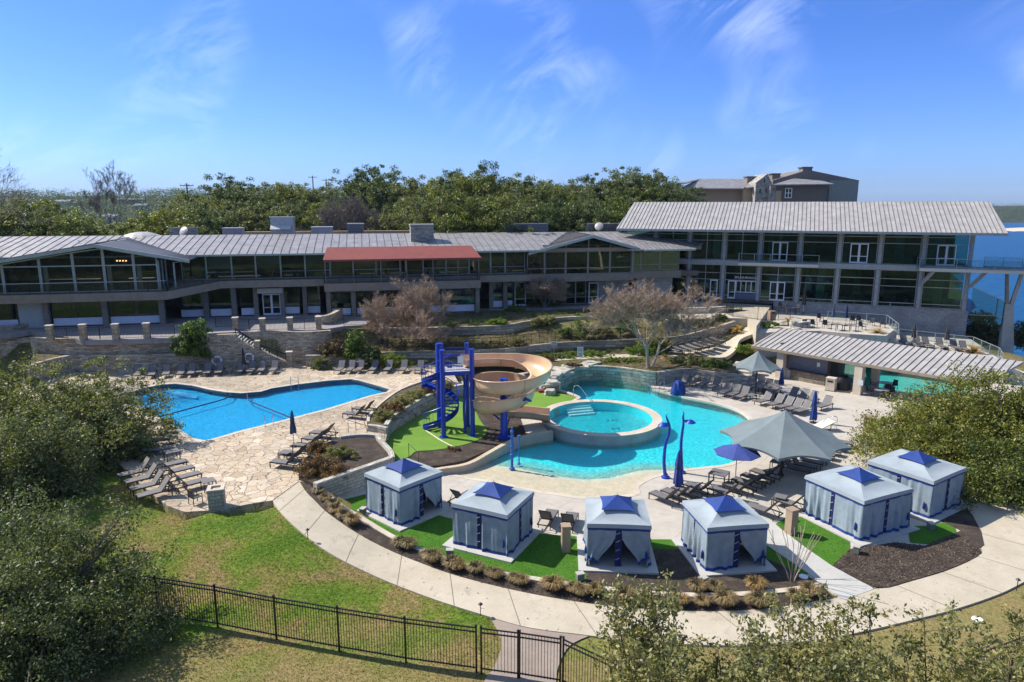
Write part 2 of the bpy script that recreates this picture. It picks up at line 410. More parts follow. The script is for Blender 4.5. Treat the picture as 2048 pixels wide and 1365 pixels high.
M_wood_far = ground_mat('wooded hill', [(.3, (.02, .03, .012)), (.5, (.04, .05, .02)), (.7, (.07, .07, .035))], sc=.05, fine=.3, bump=1., mixn=.9)
M_scrub = ground_mat('scrub ground', [(.3, (.09, .09, .03)), (.5, (.16, .14, .06)), (.7, (.2, .16, .08))], sc=.3, fine=5., mixn=.8)

def leaf_mat(name, a, b_, c_, trans=.35, bright=.35):
    m, nt, b = newmat(name); out = nt.nodes['Material Output']
    g = nd(nt, 'ShaderNodeNewGeometry'); oi = nd(nt, 'ShaderNodeObjectInfo')
    col = ramp(nt, g.outputs['Random Per Island'], [(0, a), (.5, b_), (1, c_)])
    tc = nd(nt, 'ShaderNodeTexCoord'); n = nd(nt, 'ShaderNodeTexNoise', Scale=.9, Detail=3.0); lk(nt, tc.outputs['Object'], n.inputs['Vector'])
    col = mixc(nt, .8, col, ramp(nt, n.outputs[0], [(.3, (.7, .8, .7)), (.7, (1.25, 1.15, 1.0))]), 'MULTIPLY')
    col = mixc(nt, .7, col, ramp(nt, oi.outputs['Random'], [(0, (.75, .85, .8)), (.5, (1, 1, 1)), (1, (1.3, 1.15, .9))]), 'MULTIPLY')
    lk(nt, col, b.inputs['Base Color']); b.inputs['Roughness'].default_value = .5; b.inputs['Specular IOR Level'].default_value = bright
    t = nd(nt, 'ShaderNodeBsdfTranslucent'); lk(nt, mixc(nt, 1., col, (1.2, 1.35, .6), 'MULTIPLY'), t.inputs[0])
    mx = nd(nt, 'ShaderNodeMixShader'); mx.inputs[0].default_value = trans
    lk(nt, b.outputs[0], mx.inputs[1]); lk(nt, t.outputs[0], mx.inputs[2]); lk(nt, mx.outputs[0], out.inputs[0])
    return m
L_oak = leaf_mat('live oak leaves', (.05, .07, .025), (.125, .145, .06), (.30, .30, .155))
L_oak2 = leaf_mat('yellow green leaves', (.045, .07, .012), (.13, .155, .032), (.32, .31, .10))
L_dark = leaf_mat('dark juniper leaves', (.03, .055, .018), (.07, .10, .035), (.14, .17, .06))
L_bush = leaf_mat('shrub leaves', (.05, .09, .012), (.10, .16, .025), (.2, .26, .05))
L_lime = leaf_mat('hedge leaves', (.08, .14, .012), (.15, .22, .025), (.26, .32, .05))
L_brown = leaf_mat('dry copper leaves', (.09, .05, .02), (.18, .10, .045), (.28, .18, .07), trans=.2)
L_olive = leaf_mat('olive leaves', (.11, .12, .035), (.22, .21, .08), (.36, .32, .15), trans=.3)
L_dry = leaf_mat('dry grass blades', (.14, .09, .045), (.26, .18, .09), (.40, .30, .16), trans=.2)
L_grass = leaf_mat('grass blades', (.08, .12, .012), (.14, .18, .03), (.28, .24, .09), trans=.4)
L_sago = leaf_mat('sago fronds', (.35, .18, .05), (.5, .3, .1), (.35, .33, .08), trans=.25)
M_bark = mat('bark', (.09, .075, .06), .95, var=.5, vscale=8, bump=.7, bscale=20)
M_twig = mat('pinkish bare twigs', (.37, .265, .18), .9, island=.35)
M_twig_grey = mat('grey bare twigs', (.20, .165, .145), .9, island=.35)
M_trunk_pale = mat('pale smooth bark', (.36, .29, .22), .85, var=.25, vscale=6)

M_metal_dk = mat('dark brown metal', (.035, .03, .027), .45, var=.15)
M_black = mat('black painted steel', (.012, .012, .013), .4)
M_sling = mat('grey mesh sling', (.15, .14, .14), .75, var=.15, vscale=2., bump=.2, bscale=150)
M_sling_dk = mat('charcoal mesh', (.03, .03, .033), .7)
M_blue = mat('blue powder coated steel', (.004, .04, .36), .38, var=.12, vscale=2., coat=.2)
M_blue_lt = mat('light blue painted steel', (.02, .12, .42), .4, var=.1)
M_blue_fab = mat('royal blue canvas', (.005, .038, .21), .75, var=.2, vscale=3., bump=.15, bscale=60)
M_navy_fab = mat('navy canvas', (.006, .015, .09), .8, var=.2, vscale=3.)
M_ubrella_blue = mat('blue violet umbrella canvas', (.035, .06, .24), .8, var=.12)
M_fabgrey = mat('grey blue canvas', (.30, .345, .37), .85, var=.08, vscale=1.6, bump=.15, bscale=80)
M_curtain = mat('grey blue mesh curtain', (.24, .30, .345), .9, var=.12, vscale=2.5, bump=.2, bscale=90)
M_shade = mat('grey green shade canvas', (.15, .185, .19), .8, var=.1, vscale=1.2, bump=.1, bscale=70)
M_slide = mat('tan fibreglass', (.66, .44, .26), .32, var=.07, vscale=1.1, coat=.3)
M_white = mat('white paint', (.78, .78, .76), .5, var=.05)
M_galv = mat('galvanised steel', (.45, .46, .48), .45, metal=.6, var=.15)
M_steel = mat('stainless tube', (.6, .6, .62), .2, metal=1.)
M_beige = mat('beige metal panel', (.34, .25, .17), .6, var=.08)
M_tanbox = mat('tan litter bin', (.30, .20, .14), .65, var=.1)
# ------------------------------------------------------------------ levels and outlines
DZ = .9                                             # raised left pool deck
TZ = 4.2                                            # building terrace
def GL(l, z): return [G(x, y, z) for x, y in l]
pool_px = [(215,800),(221,790),(264,782),(290,774),(323,768),(355,766),(390,770),(425,778),(457,783),(484,785),(520,782),(539,776),(597,767),(656,760),(703,757),(723,760),(759,770),(786,778),(779,785),(744,793),(656,820),(568,843),(480,865),(450,874),(425,881),(402,884),(378,879),(323,844),(260,815)]
POOL = GL(pool_px, DZ)
deckL_px = [(20,800),(60,765),(150,741),(250,739),(400,735),(500,733),(600,722),(640,718),(720,716),(860,716),(900,735),(925,780),(876,795),(832,822),(791,846),(774,862),(772,880),(740,935),(632,969),(597,963),(545,1001),(500,1008),(440,1020),(370,1024),(335,1012),(300,985),(240,930),(150,880),(40,840)]
DECKL = GL(deckL_px, DZ)
RC = Vector((7.0, 52.0, 0)); RI, RO = 4.15, 4.75
def circ(r, n=48, c=RC): return [Vector((c.x+r*math.cos(2*PI*i/n), c.y+r*math.sin(2*PI*i/n), 0)) for i in range(n)]
basin_px = [(1112,775),(1123,765),(1157,761),(1201,759),(1245,761),(1289,768),(1309,776),(1340,785),(1368,792),(1427,804),(1471,816),(1500,832),(1512,850),(1514,870),(1505,893),(1498,913),(1482,924),(1456,933),(1412,938),(1368,943),(1324,952),(1298,961),(1278,974),(1272,992),(1172,999),(1113,991),(1069,985),(996,968),(952,962),(915,955),(880,950),(930,941),(984,918),(1013,903),(1043,889),(1085,875),(1088,850),(1100,823),(1150,800),(1156,795),(1130,785)]
BASIN = GL(basin_px, 0.)
BEACH = GL([(1330,975),(1272,992),(1172,999),(1113,991),(1069,985),(996,968),(952,962),(915,955),(870,955)], 0.)
deckM_px = [(640,975),(700,1020),(738,1047),(791,1079),(855,1107),(915,1129),(986,1146),(1075,1161),(1171,1175),(1260,1185),(1349,1192),(1455,1192),(1590,1181),(1640,1165),(1750,1176),(1830,1158),(1900,1135),(1960,1110),(1985,1060),(2060,1000),(2190,900),(2190,830),(2100,760),(1960,715),(1800,705),(1600,700),(1510,712),(1480,732),(1300,725),(1120,728),(1050,745),(905,765),(760,860),(735,925)]
DECKM = GL(deckM_px, 0.)
island_px = [(770,876),(800,845),(840,815),(900,785),(960,768),(1010,762),(1070,770),(1106,778),(1158,794),(1150,802),(1100,823),(1090,850),(1088,866),(1043,870),(1013,882),(984,897),(930,921),(880,931),(830,936),(786,918)]
ISL = GL(island_px, .34)
POOL2 = GL([(1730,735),(1800,728),(1905,745),(1960,765),(1930,790),(1800,785),(1735,775)], 0.)
def worn_lawn():
    nt = M_lawn.node_tree; b = bsdf(M_lawn); l = b.inputs['Base Color'].links[0]; src = l.from_socket
    g = nd(nt, 'ShaderNodeNewGeometry'); s = nd(nt, 'ShaderNodeSeparateXYZ'); lk(nt, g.outputs['Position'], s.inputs[0])
    n = nd(nt, 'ShaderNodeTexNoise', Scale=.45, Detail=5.0); lk(nt, g.outputs['Position'], n.inputs['Vector'])
    v = mth(nt, 'ADD', mth(nt, 'MULTIPLY', mth(nt, 'SUBTRACT', 25.6, s.outputs[1]), .32), mth(nt, 'MULTIPLY', mth(nt, 'SUBTRACT', n.outputs[0], .5), 3.0), False)
    v2 = mth(nt, 'MULTIPLY', mth(nt, 'SUBTRACT', s.outputs[0], 8.), .3)
    f = mth(nt, 'MULTIPLY', mth(nt, 'ADD', mth(nt, 'MAXIMUM', v, v2), 0, True), .8, True); n2 = nd(nt, 'ShaderNodeTexNoise', Scale=9., Detail=5.0, Roughness=.75); lk(nt, g.outputs['Position'], n2.inputs['Vector'])
    lk(nt, mixc(nt, f, src, ramp(nt, n2.outputs[0], [(.35, (.13, .10, .035)), (.65, (.34, .26, .12))])), b.inputs['Base Color'])
worn_lawn()
def terr(x, y):
    z = lawn_z(x, y)-.06
    # rise towards the buildings
    yb = 70.5 if x > -18 else 67.5
    z = max(z, 0)+0 if y > 60 else z
    if y > 60:
        r = smooth((y-yb)/(9. if x > -14 else 2.5)); z = (.3 if x > -60 else .8)*(1-r)+3.9*r-.5*(1-r)
    if y > 90: z += 4.5*smooth((y-92)/40.)*smooth((60-x)/40.+.5)
    if y > 160: z -= 14*smooth((y-160)/160.)*smooth((-.1*y-x)/60.+.2)
    if y > 420:
        t = smooth((y-420)/700.); k = smooth((.45-x/y)/.5)
        z += t*k*(38+7*noise.noise(Vector((x/260., y/330., 0)))+5*noise.noise(Vector((x/90., y/120., 3))))
    if x > 22 and 60 < y < 100: z = min(z, z*(1-smooth((x-22)/6.))+.6*smooth((x-22)/6.))
    # lake side
    st = 57 if y < 88 else 57*(1-smooth((y-88)/14.))+.57*y*smooth((y-88)/14.)
    s = smooth((x-st)/(9 if y < 100 else .07*y+2))*smooth((y-58)/14.)
    z = z*(1-s)-27*s
    if y > 1420 and x > .2*y:
        t = smooth((y-1450)/420.); z = max(z, -27+t*(44+6*noise.noise(Vector((x/300., y/300., 9)))+4*noise.noise(Vector((x/80., y/300., 2)))))
    if y < -25: z += 34*smooth((-25-y)/160.)
    for P in (DECKL, DECKM):
        if -60 < x < 60 and 20 < y < 85 and inside(x, y, P):
            z = min(z, -.3 if P is DECKM else .2) - 2.8*smooth((seg_dist(x, y, P, True)-1.)/2.) if y < 72 else z
    return z
def build_terrain():
    xs = sorted(set([-4000,-3000,-2200,-1700,-1300,-1000,-800]+list(range(-640,-160,40))+list(range(-160,-60,10))+[i*1.25-60 for i in range(104)]+list(range(72,160,8))+list(range(160,700,36))+[760,900,1050,1200,1400,1700,2200,3000,4200]))
    ys = sorted(set([-3000,-1500,-700,-400,-300,-240,-180,-140,-110,-80,-60,-40,-20,0]+[i*1.25+8 for i in range(70)]+list(range(96,180,6))+list(range(180,420,20))+list(range(420,1400,50))+list(range(1400,2100,50))+[2300,2700,3300,4500]))
    rows = [[(x, y, terr(x, y)) for x in xs] for y in ys]
    m = MB(); m.grid(rows)
    # which cells are lawn, scrub, wood
    o = m.build('ground', [M_lawn, M_scrub, M_wood_far], uv=False, smooth=True); o['kind'] = 'structure'
    n = len(xs)-1
    for i, p in enumerate(o.data.polygons):
        x, y, _ = p.center
        p.material_index = 2 if y < -30 else (0 if y < 50 and abs(x) < 60 else (1 if y < 300 else 2))
    return o
build_terrain()

# lawn detail: short blades standing over the lawn in front
def blades(name, n, test, zf, h, seed, m, w=.012, kind='stuff', label=None, lean=.5):
    rng = np.random.default_rng(seed); pts = []
    x0, x1, y0, y1 = test[1]
    X = rng.uniform(x0, x1, n*2); Y = rng.uniform(y0, y1, n*2)
    for x, y in zip(X, Y):
        if test[0](x, y): pts.append((x, y))
        if len(pts) >= n: break
    P = np.array(pts); k = len(P); Z = np.array([zf(x, y) for x, y in pts])
    a = rng.uniform(0, 2*PI, k); hh = h*rng.uniform(.5, 1.4, k); b = rng.uniform(0, 2*PI, k)
    base = np.stack([P[:, 0], P[:, 1], Z-.01], 1); d = np.stack([np.cos(a), np.sin(a), np.zeros(k)], 1)*w*rng.uniform(.6, 1.6, (k, 1))
    tip = base+np.stack([np.cos(b)*hh*lean, np.sin(b)*hh*lean, hh], 1)
    V = np.stack([base-d, base+d, tip], 1).reshape(-1, 3)
    me = bpy.data.meshes.new(name); me.vertices.add(len(V)); me.vertices.foreach_set('co', V.ravel())
    me.loops.add(3*k); me.loops.foreach_set('vertex_index', np.arange(3*k)); me.polygons.add(k)
    me.polygons.foreach_set('loop_start', np.arange(0, 3*k, 3)); me.polygons.foreach_set('loop_total', np.full(k, 3)); me.update(); me.validate(); me.materials.append(m)
    o = bpy.data.objects.new(name, me); C.objects.link(o); return tag(o, label, None, None, kind)

# ------------------------------------------------------------------ pool decks
m = MB(); m.slab(DECKL, -1.2, DZ, [POOL]); struct('stone_terrace', m, M_flag)
m = MB(); m.slab(DECKM, -.6, 0, [BASIN, POOL2]); struct('pool_deck', m, M_deck)
# coping of the left pool
cpo = offset(POOL, .32, True); cpi = offset(POOL, -.04, True)
if sum((b.x-a.x)*(b.y+a.y) for a, b in zip(POOL, POOL[1:])) > 0: pass
m = MB(); big, small = (cpo, cpi) if seg_dist(cpo[5].x, cpo[5].y, [Vector((-25, 55, 0)), Vector((-24, 55, 0))]) > seg_dist(cpi[5].x, cpi[5].y, [Vector((-25, 55, 0)), Vector((-24, 55, 0))]) else (cpi, cpo)
m.slab(big, DZ-.1, DZ+.012, [small]); struct('pool_edge', m, M_copingtan)
m = MB(); dg = offset(POOL, 0, True); m.skirt(dg, DZ-1.6, DZ-.02)
M_tile = mat('dark waterline tile', (.03, .09, .12), .3, var=.5, vscale=20)
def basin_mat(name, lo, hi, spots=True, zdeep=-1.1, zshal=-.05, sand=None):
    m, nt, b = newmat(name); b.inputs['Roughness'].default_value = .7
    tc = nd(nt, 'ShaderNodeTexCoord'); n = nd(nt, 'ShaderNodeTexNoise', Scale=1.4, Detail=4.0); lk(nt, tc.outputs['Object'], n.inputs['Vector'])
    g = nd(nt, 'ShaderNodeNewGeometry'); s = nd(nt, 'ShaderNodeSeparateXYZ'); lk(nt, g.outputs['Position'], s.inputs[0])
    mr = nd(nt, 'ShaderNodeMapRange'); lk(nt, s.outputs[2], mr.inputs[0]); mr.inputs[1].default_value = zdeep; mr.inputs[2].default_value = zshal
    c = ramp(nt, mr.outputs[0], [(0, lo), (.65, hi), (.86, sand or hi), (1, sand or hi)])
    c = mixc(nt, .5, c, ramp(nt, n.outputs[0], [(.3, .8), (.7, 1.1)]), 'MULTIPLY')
    n3 = nd(nt, 'ShaderNodeTexNoise', Scale=3.6, Detail=4.0, Roughness=.6, Distortion=1.2); lk(nt, tc.outputs['Object'], n3.inputs['Vector']); c = mixc(nt, .6, c, ramp(nt, n3.outputs[0], [(.35, (.62, .80, .86)), (.6, (1.05, 1.05, 1.05)), (.72, (1.3, 1.15, 1.1))]), 'MULTIPLY')  # pale and dark mottling painted into the plaster for rippling caustic light
    lk(nt, c, b.inputs['Base Color']); return m
def water_mat(name, tint, bump=.25, scale=3.2, rough=.03, refl=1.0, dist=.4):
    m, nt, b = newmat(name); out = nt.nodes['Material Output']; nt.nodes.remove(b)
    tc = nd(nt, 'ShaderNodeTexCoord'); n = nd(nt, 'ShaderNodeTexNoise', Scale=scale, Detail=5.0, Roughness=.6, Distortion=dist); lk(nt, tc.outputs['Object'], n.inputs['Vector'])
    bp = nd(nt, 'ShaderNodeBump', Strength=bump, Distance=.12); lk(nt, n.outputs[0], bp.inputs['Height'])
    t = nd(nt, 'ShaderNodeBsdfTransparent'); t.inputs[0].default_value = (*tint, 1)
    gl = nd(nt, 'ShaderNodeBsdfGlossy', Roughness=rough); lk(nt, bp.outputs[0], gl.inputs['Normal'])
    fr = nd(nt, 'ShaderNodeFresnel', IOR=1.33); lk(nt, bp.outputs[0], fr.inputs['Normal'])
    mx = nd(nt, 'ShaderNodeMixShader'); lk(nt, mth(nt, 'MULTIPLY', fr.outputs[0], refl, True), mx.inputs[0]); lk(nt, t.outputs[0], mx.inputs[1]); lk(nt, gl.outputs[0], mx.inputs[2]); lk(nt, mx.outputs[0], out.inputs[0])
    return m
M_basin1 = basin_mat('blue plaster', (.01, .48, .80), (.02, .56, .88), zdeep=-.9, zshal=.9)
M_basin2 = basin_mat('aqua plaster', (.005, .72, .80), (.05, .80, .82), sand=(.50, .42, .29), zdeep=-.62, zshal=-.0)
M_water1 = water_mat('clear blue water', (.72, .93, 1.0), bump=.25, scale=4.)
M_water2 = water_mat('clear aqua water', (.86, .99, 1.0), bump=.7, scale=4.2, refl=.75)
# left pool basin
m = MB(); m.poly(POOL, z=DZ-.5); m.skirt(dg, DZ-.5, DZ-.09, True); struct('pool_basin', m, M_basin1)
inn = offset(POOL, .012, True); inn2 = offset(POOL, -.012, True)
m = MB(); m.skirt(small, DZ-.16, DZ-.02, True); struct('waterline_band', m, M_tile)
m = MB(); m.poly(POOL, z=DZ-.10); struct('pool_water', m, M_water1)
# shallow bench in the left pool, and its two lane dividing lines
bench = GL([(352,776),(372,780),(395,786),(392,790),(362,786),(340,780)], DZ)
m = MB(); m.slab(bench, DZ-.49, DZ-.3); struct('pool_step', m, mat('pale blue step', (.25, .66, .9), .7))
# splash pool basin: floor falls away from the beach
def floor_z(x, y):
    d = seg_dist(x, y, BEACH); dd = seg_dist(x, y, BASIN, True)
    d = max(0, d-1.3); return -.02-.05*d if d < 15 else -.77
bx = [p.x for p in BASIN]; by = [p.y for p in BASIN]
nx, ny = 96, 110; X = np.linspace(min(bx)-.3, max(bx)+.3, nx); Yv = np.linspace(min(by)-.3, max(by)+.3, ny)
Zg = [[floor_z(x, y) for x in X] for y in Yv]
BIGB = BASIN
m = MB(); rows = [[(x, y, max(-1., Zg[j][i])-.004) for i, x in enumerate(X)] for j, y in enumerate(Yv)]
vv = [p for r in rows for p in r]; keep = [seg_dist(p[0], p[1], BASIN, True) < .45 or inside(p[0], p[1], BASIN) for p in vv]
fs = []
for j in range(ny-1):
    for i in range(nx-1):
        q = (j*nx+i, j*nx+i+1, (j+1)*nx+i+1, (j+1)*nx+i)
        if all(keep[k] for k in q): fs.append(q)
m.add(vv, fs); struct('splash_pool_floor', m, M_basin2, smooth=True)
m = MB(); m.skirt(BASIN, -1.1, -.012, True); struct('splash_pool_side', m, mat('aqua pool side', (.10, .42, .46), .6, var=.3, vscale=6))
m = MB(); m.poly(BASIN, z=-.115); struct('splash_pool_water', m, M_water2)
# tan band around the basin
e1 = curve(GL([(1309,777),(1368,792),(1427,804),(1471,816),(1500,832),(1512,850),(1514,870),(1505,893),(1498,913),(1482,924),(1456,933),(1412,938),(1368,943),(1324,952),(1298,961),(1278,974),(1272,992),(1172,999),(1113,991),(1069,985),(996,968),(952,962),(915,955),(885,951)], 0), 4)
m = MB(); m.wall(offset(e1, .16), -.2, .015, .36); struct('splash_pool_edge', m, M_copingtan)
# round raised pool
m = MB(); ring_o = circ(RO, 72); ring_i = circ(RI, 72)
m.slab(ring_o, -1.0, .56, [ring_i]); tag(m.build('round_pool_wall', [M_conc], loc=RC), 'low curved stone wall ringing the round raised pool', 'wall')
m = MB(); m.slab(circ(RO+.06, 72), .56, .64, [circ(RI-.05, 72)]); struct('round_pool_edge', m, M_copingtan)
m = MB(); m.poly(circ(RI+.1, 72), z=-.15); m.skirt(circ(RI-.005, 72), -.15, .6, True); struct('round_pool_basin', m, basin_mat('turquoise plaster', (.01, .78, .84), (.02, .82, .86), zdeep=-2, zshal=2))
m = MB(); m.poly(circ(RI-.01, 72), z=.54); struct('round_pool_water', m, M_water2)
sd = Vector((-.30, .95, 0)).normalized(); st = Vector((sd.y, -sd.x, 0))
m = MB()
for i in range(4):
    c = RC+sd*(RI-.25-.34*i)+Vector((-.3, 0, 0)); m.box((c.x, c.y, (.38-.13*i-.15)/2), (2.3, .34, .38-.13*i+.15), math.atan2(st.y, st.x))
struct('round_pool_steps', m, mat('pale step plaster', (.45, .72, .74), .7))
# depth marks painted on the round pool floor ( 3 FT )
def text_mesh(name, txt, size, M, mt, parent=None, ext=.004):
    cu = bpy.data.curves.new(name, 'FONT'); cu.body = txt; cu.size = size; cu.extrude = ext; cu.align_x = 'CENTER'; cu.align_y = 'CENTER'
    to = bpy.data.objects.new('t', cu); C.objects.link(to); dg_ = bpy.context.evaluated_depsgraph_get()
    me = bpy.data.meshes.new_from_object(to.evaluated_get(dg_)); bpy.data.objects.remove(to); me.name = name
    me.materials.clear(); me.materials.append(mt); o = bpy.data.objects.new(name, me); C.objects.link(o)
    o.matrix_world = M
    if parent is not None: o.parent = parent; o.matrix_parent_inverse = Matrix()
    return o
for (x, y, t_) in ((1225, 836, '3 FT'), (1232, 852, '0.9')):
    p = G(x, y, .1); to = text_mesh('depth_mark', t_, .55, Matrix.Translation((p.x, p.y, -.14)), mat('dark blue tile', (.01, .05, .12), .5)); to['kind'] = 'structure'
p = G(1088, 882, .35)
# second pool behind the bar
M_basin3 = basin_mat('teal plaster', (.05, .55, .45), (.10, .62, .5), zdeep=-1, zshal=1)
m = MB(); m.poly(POOL2, z=-.9); m.skirt(POOL2, -.9, -.05, True); struct('far_pool_basin', m, M_basin3)
m = MB(); m.poly(POOL2, z=-.1); struct('far_pool_water', m, M_water2)

# ------------------------------------------------------------------ slide island
m = MB(); m.slab(ISL, -.3, .34); struct('planting_bed', m, M_mulch)
turf1 = curve(GL([(772,877),(791,852),(832,826),(870,806),(915,792),(945,792),(955,830),(968,852),(973,867),(949,883),(905,895),(860,901),(832,903),(817,914),(788,918)], .38), 5, True)
turf2 = curve(GL([(1030,800),(1040,785),(1072,784),(1101,784),(1125,788),(1154,797),(1143,805),(1120,813),(1099,820),(1060,814),(1035,808)], .38), 5, True)
m = MB(); m.slab(turf1, .2, .38); m.slab(turf2, .2, .38); struct('green_play_surface', m, M_turf)
ln = curve(GL([(851,861),(862,868),(880,880),(905,893)], .40), 5); m = MB(); m.loft(offset(ln, .06), offset(ln, -.06)); struct('painted_line', m, mat('cream line paint', (.62, .6, .4), .7))
lp = GL([(1042,838),(1080,838),(1097,864),(1082,872),(1052,866)], .385); m = MB(); m.slab(lp, .2, .385); struct('slide_landing', m, M_deck)
# curved tan kerb wall round the island
kw = curve(GL([(820,950),(850,952),(885,948),(937,940),(984,916),(1013,901),(1043,889),(1085,880),(1104,877)], 0), 6)
kh = [.34+.25*smooth(i/len(kw)*1.4) for i in range(len(kw))]
m = MB(); m.wall(kw, -.9, kh, .34); tag(m.build('curved_wall', M_tanwall), 'low tan curved wall between the dark mulch bed and beach entry of the splash pool', 'wall')
kw2 = curve(GL([(1104,823),(1130,812),(1150,802),(1157,796),(1135,787),(1108,780)], .36), 6)
m = MB(); m.wall(kw2, -.9, .46, .3); tag(m.build('curved_kerb', M_copingtan), 'tan stone kerb edging the upper green surface beside the pool steps', 'kerb')

# ------------------------------------------------------------------ beds by the left deck
bedwall = curve([G(775,863,.75), G(791,846,.75), G(832,822,.75), G(876,800,.75), G(925,786,.75)], 8)
bw = [G(773,876,.38), G(779,866,.38)]+[p for p in GL([(791,853),(812,839),(832,827),(855,814),(876,805),(905,795),(930,790)], .38)]
bw = curve(bw, 5)
m = MB(); m.wall(bw, .1, 1.4, .34); tag(m.build('block_wall', M_stone_light), 'tall curved pale block wall holding the shrub bed above the green play surface', 'wall')
bedA = [p for p in bw]+GL([(925,770),(890,762),(850,768),(800,785),(760,812),(738,838),(738,850)], 1.1)
bedA_z = 1.2
m = MB(); m.slab([Vector((p.x, p.y, 0)) for p in bedA], .7, bedA_z); struct('shrub_bed', m, M_dirt)
fw = [G(738,866,.9), G(773,868,.9)]
m = MB(); m.wall([G(737,862,DZ), G(756,864,DZ), G(774,868,DZ)], .3, 1.38, .3); tag(m.build('end_wall', M_stone_light), 'short pale stone wall closing the shrub bed beside the four steps', 'wall')
m = MB(); ea = curve(GL([(737,850),(739,838),(762,812),(802,784),(850,766)], 1.0), 4); m.wall(ea, .6, 1.27, .22); tag(m.build('bed_kerb', M_copingtan), 'low pale kerb along the loungers side of the shrub bed', 'kerb')
# four steps down to the play surface
a, b = G(702, 866, DZ), G(735, 853, DZ); 
m = MB(); s0 = G(706,868,.9); s1 = G(738,852,.9); sdir = (G(770,880,.4)-G(712,862,.9)); sdir.z = 0; sdir.normalize(); sw = Vector((-sdir.y, sdir.x, 0))
c0 = G(716, 862, DZ)
for i in range(4): c = c0+sdir*(.38*i+.3); m.box((c.x, c.y, (DZ-.13*(i+1))/2+.05), (.42, 1.9, DZ-.13*(i+1)), math.atan2(sdir.y, sdir.x))
struct('stone_steps', m, M_conc)
bedB = curve(GL([(597,952),(603,925),(644,890),(682,876),(720,872),(752,872),(762,882),(771,895),(784,915)], 1.15), 4)+GL([(735,934),(690,949),(632,969)], 1.15)
m = MB(); m.slab(bedB, .5, 1.12); struct('mulch_bed', m, M_mulch)
wB = curve([G(630,971,1.2), G(682,953,1.2), G(735,935,1.2), G(782,918,1.2)], 6)
m = MB(); m.wall(wB, [(.8 if i < 3 else -.3) for i in range(len(wB))], 1.34, .36); tag(m.build('retaining_wall', M_stone_light), 'long pale block retaining wall behind the first cabana', 'wall')
wC = curve([G(784,917,1.2), G(781,905,1.2), G(768,890,1.2), G(758,879,1.2), G(752,872,1.2), G(715,871,1.2), G(680,875,1.2)], 5)
m = MB(); m.wall(wC, .3, 1.3, .34); tag(m.build('curved_bed_wall', M_stone_light), 'curved stone wall wrapping the dark mulch bed beside the green play surface', 'wall')

# ------------------------------------------------------------------ front: edging, mulch ring, path
near_px = [(545,1001),(560,1024),(595,1058),(652,1102),(745,1150),(855,1194),(915,1214),(983,1235),(1060,1256),(1178,1271),(1256,1281),(1400,1290),(1520,1290),(1607,1283),(1671,1274),(1750,1258),(1830,1239),(1912,1218),(1997,1189),(2048,1164),(2160,1105)]
far_px = [(597,961),(613,985),(631,1003),(656,1027),(716,1068),(802,1111),(901,1148),(1011,1177),(1135,1201),(1260,1216),(1420,1223),(1544,1216),(1654,1200),(1690,1192),(1740,1178),(1774,1177),(1820,1164),(1891,1143),(1948,1118),(1965,1100),(1950,1050)]
NL = resample(curve([Gt(x, y, .02) for x, y in near_px], 4), 90); 
FLn = resample(curve([Gt(x, y, .02) for x, y in far_px], 4), 90)
NL = [Vector((p.x, p.y, lawn_z(p.x, p.y)+.022)) for p in NL]; FLn = [Vector((p.x, p.y, lawn_z(p.x, p.y)+.022)) for p in FLn]
m = MB(); cols = []
rows = [[n_.lerp(f_, t/4) for n_, f_ in zip(NL, FLn)] for t in range(5)]
for r in rows:
    for p in r: p.z = lawn_z(p.x, p.y)+.022
m.grid(rows); lo = [Vector((p.x, p.y, p.z-.25)) for p in NL]; m.grid([lo, NL]); lo = [Vector((p.x, p.y, p.z-.25)) for p in FLn]; m.grid([FLn, lo])
struct('path', m, M_path)
m = MB()
for i in range(3, 90, 6):                              # expansion joints, thin dark seams
    a, b = NL[i], FLn[i]; d = (b-a).normalized(); s_ = Vector((-d.y, d.x, 0))*.016
    pts = [a.lerp(b, t/5) for t in range(6)]
    A = [Vector((p.x, p.y, lawn_z(p.x, p.y)+.028))+s_ for p in pts]; B = [Vector((p.x, p.y, lawn_z(p.x, p.y)+.028))-s_ for p in pts]; m.loft(A, B)
struct('path_joints', m, mat('joint filler', (.16, .13, .10), .9))
e2 = [(1965,1098),(1958,1060),(1935,1030),(1915,1010),(1940,960)]; e3 = [(2160,1110),(2120,1040),(2060,1000),(2030,970),(2010,940)]
m = MB(); m.loft(GL(e2, .018), GL(e3, .018)); struct('side_path', m, M_path)
# path branch to the gate
br1 = GL([(978,1233),(995,1262),(1003,1290),(990,1330),(965,1370),(950,1420)], -.02); br2 = GL([(1182,1271),(1140,1292),(1118,1330),(1112,1365),(1108,1400),(1100,1440)], -.02)
br1 = curve(br1, 5); br2 = curve(br2, 5)
m = MB(); m.grid([[p+Vector((0, 0, .012)) for p in br1], [p+Vector((0, 0, .012)) for p in br2]]); struct('gate_path', m, M_brown)
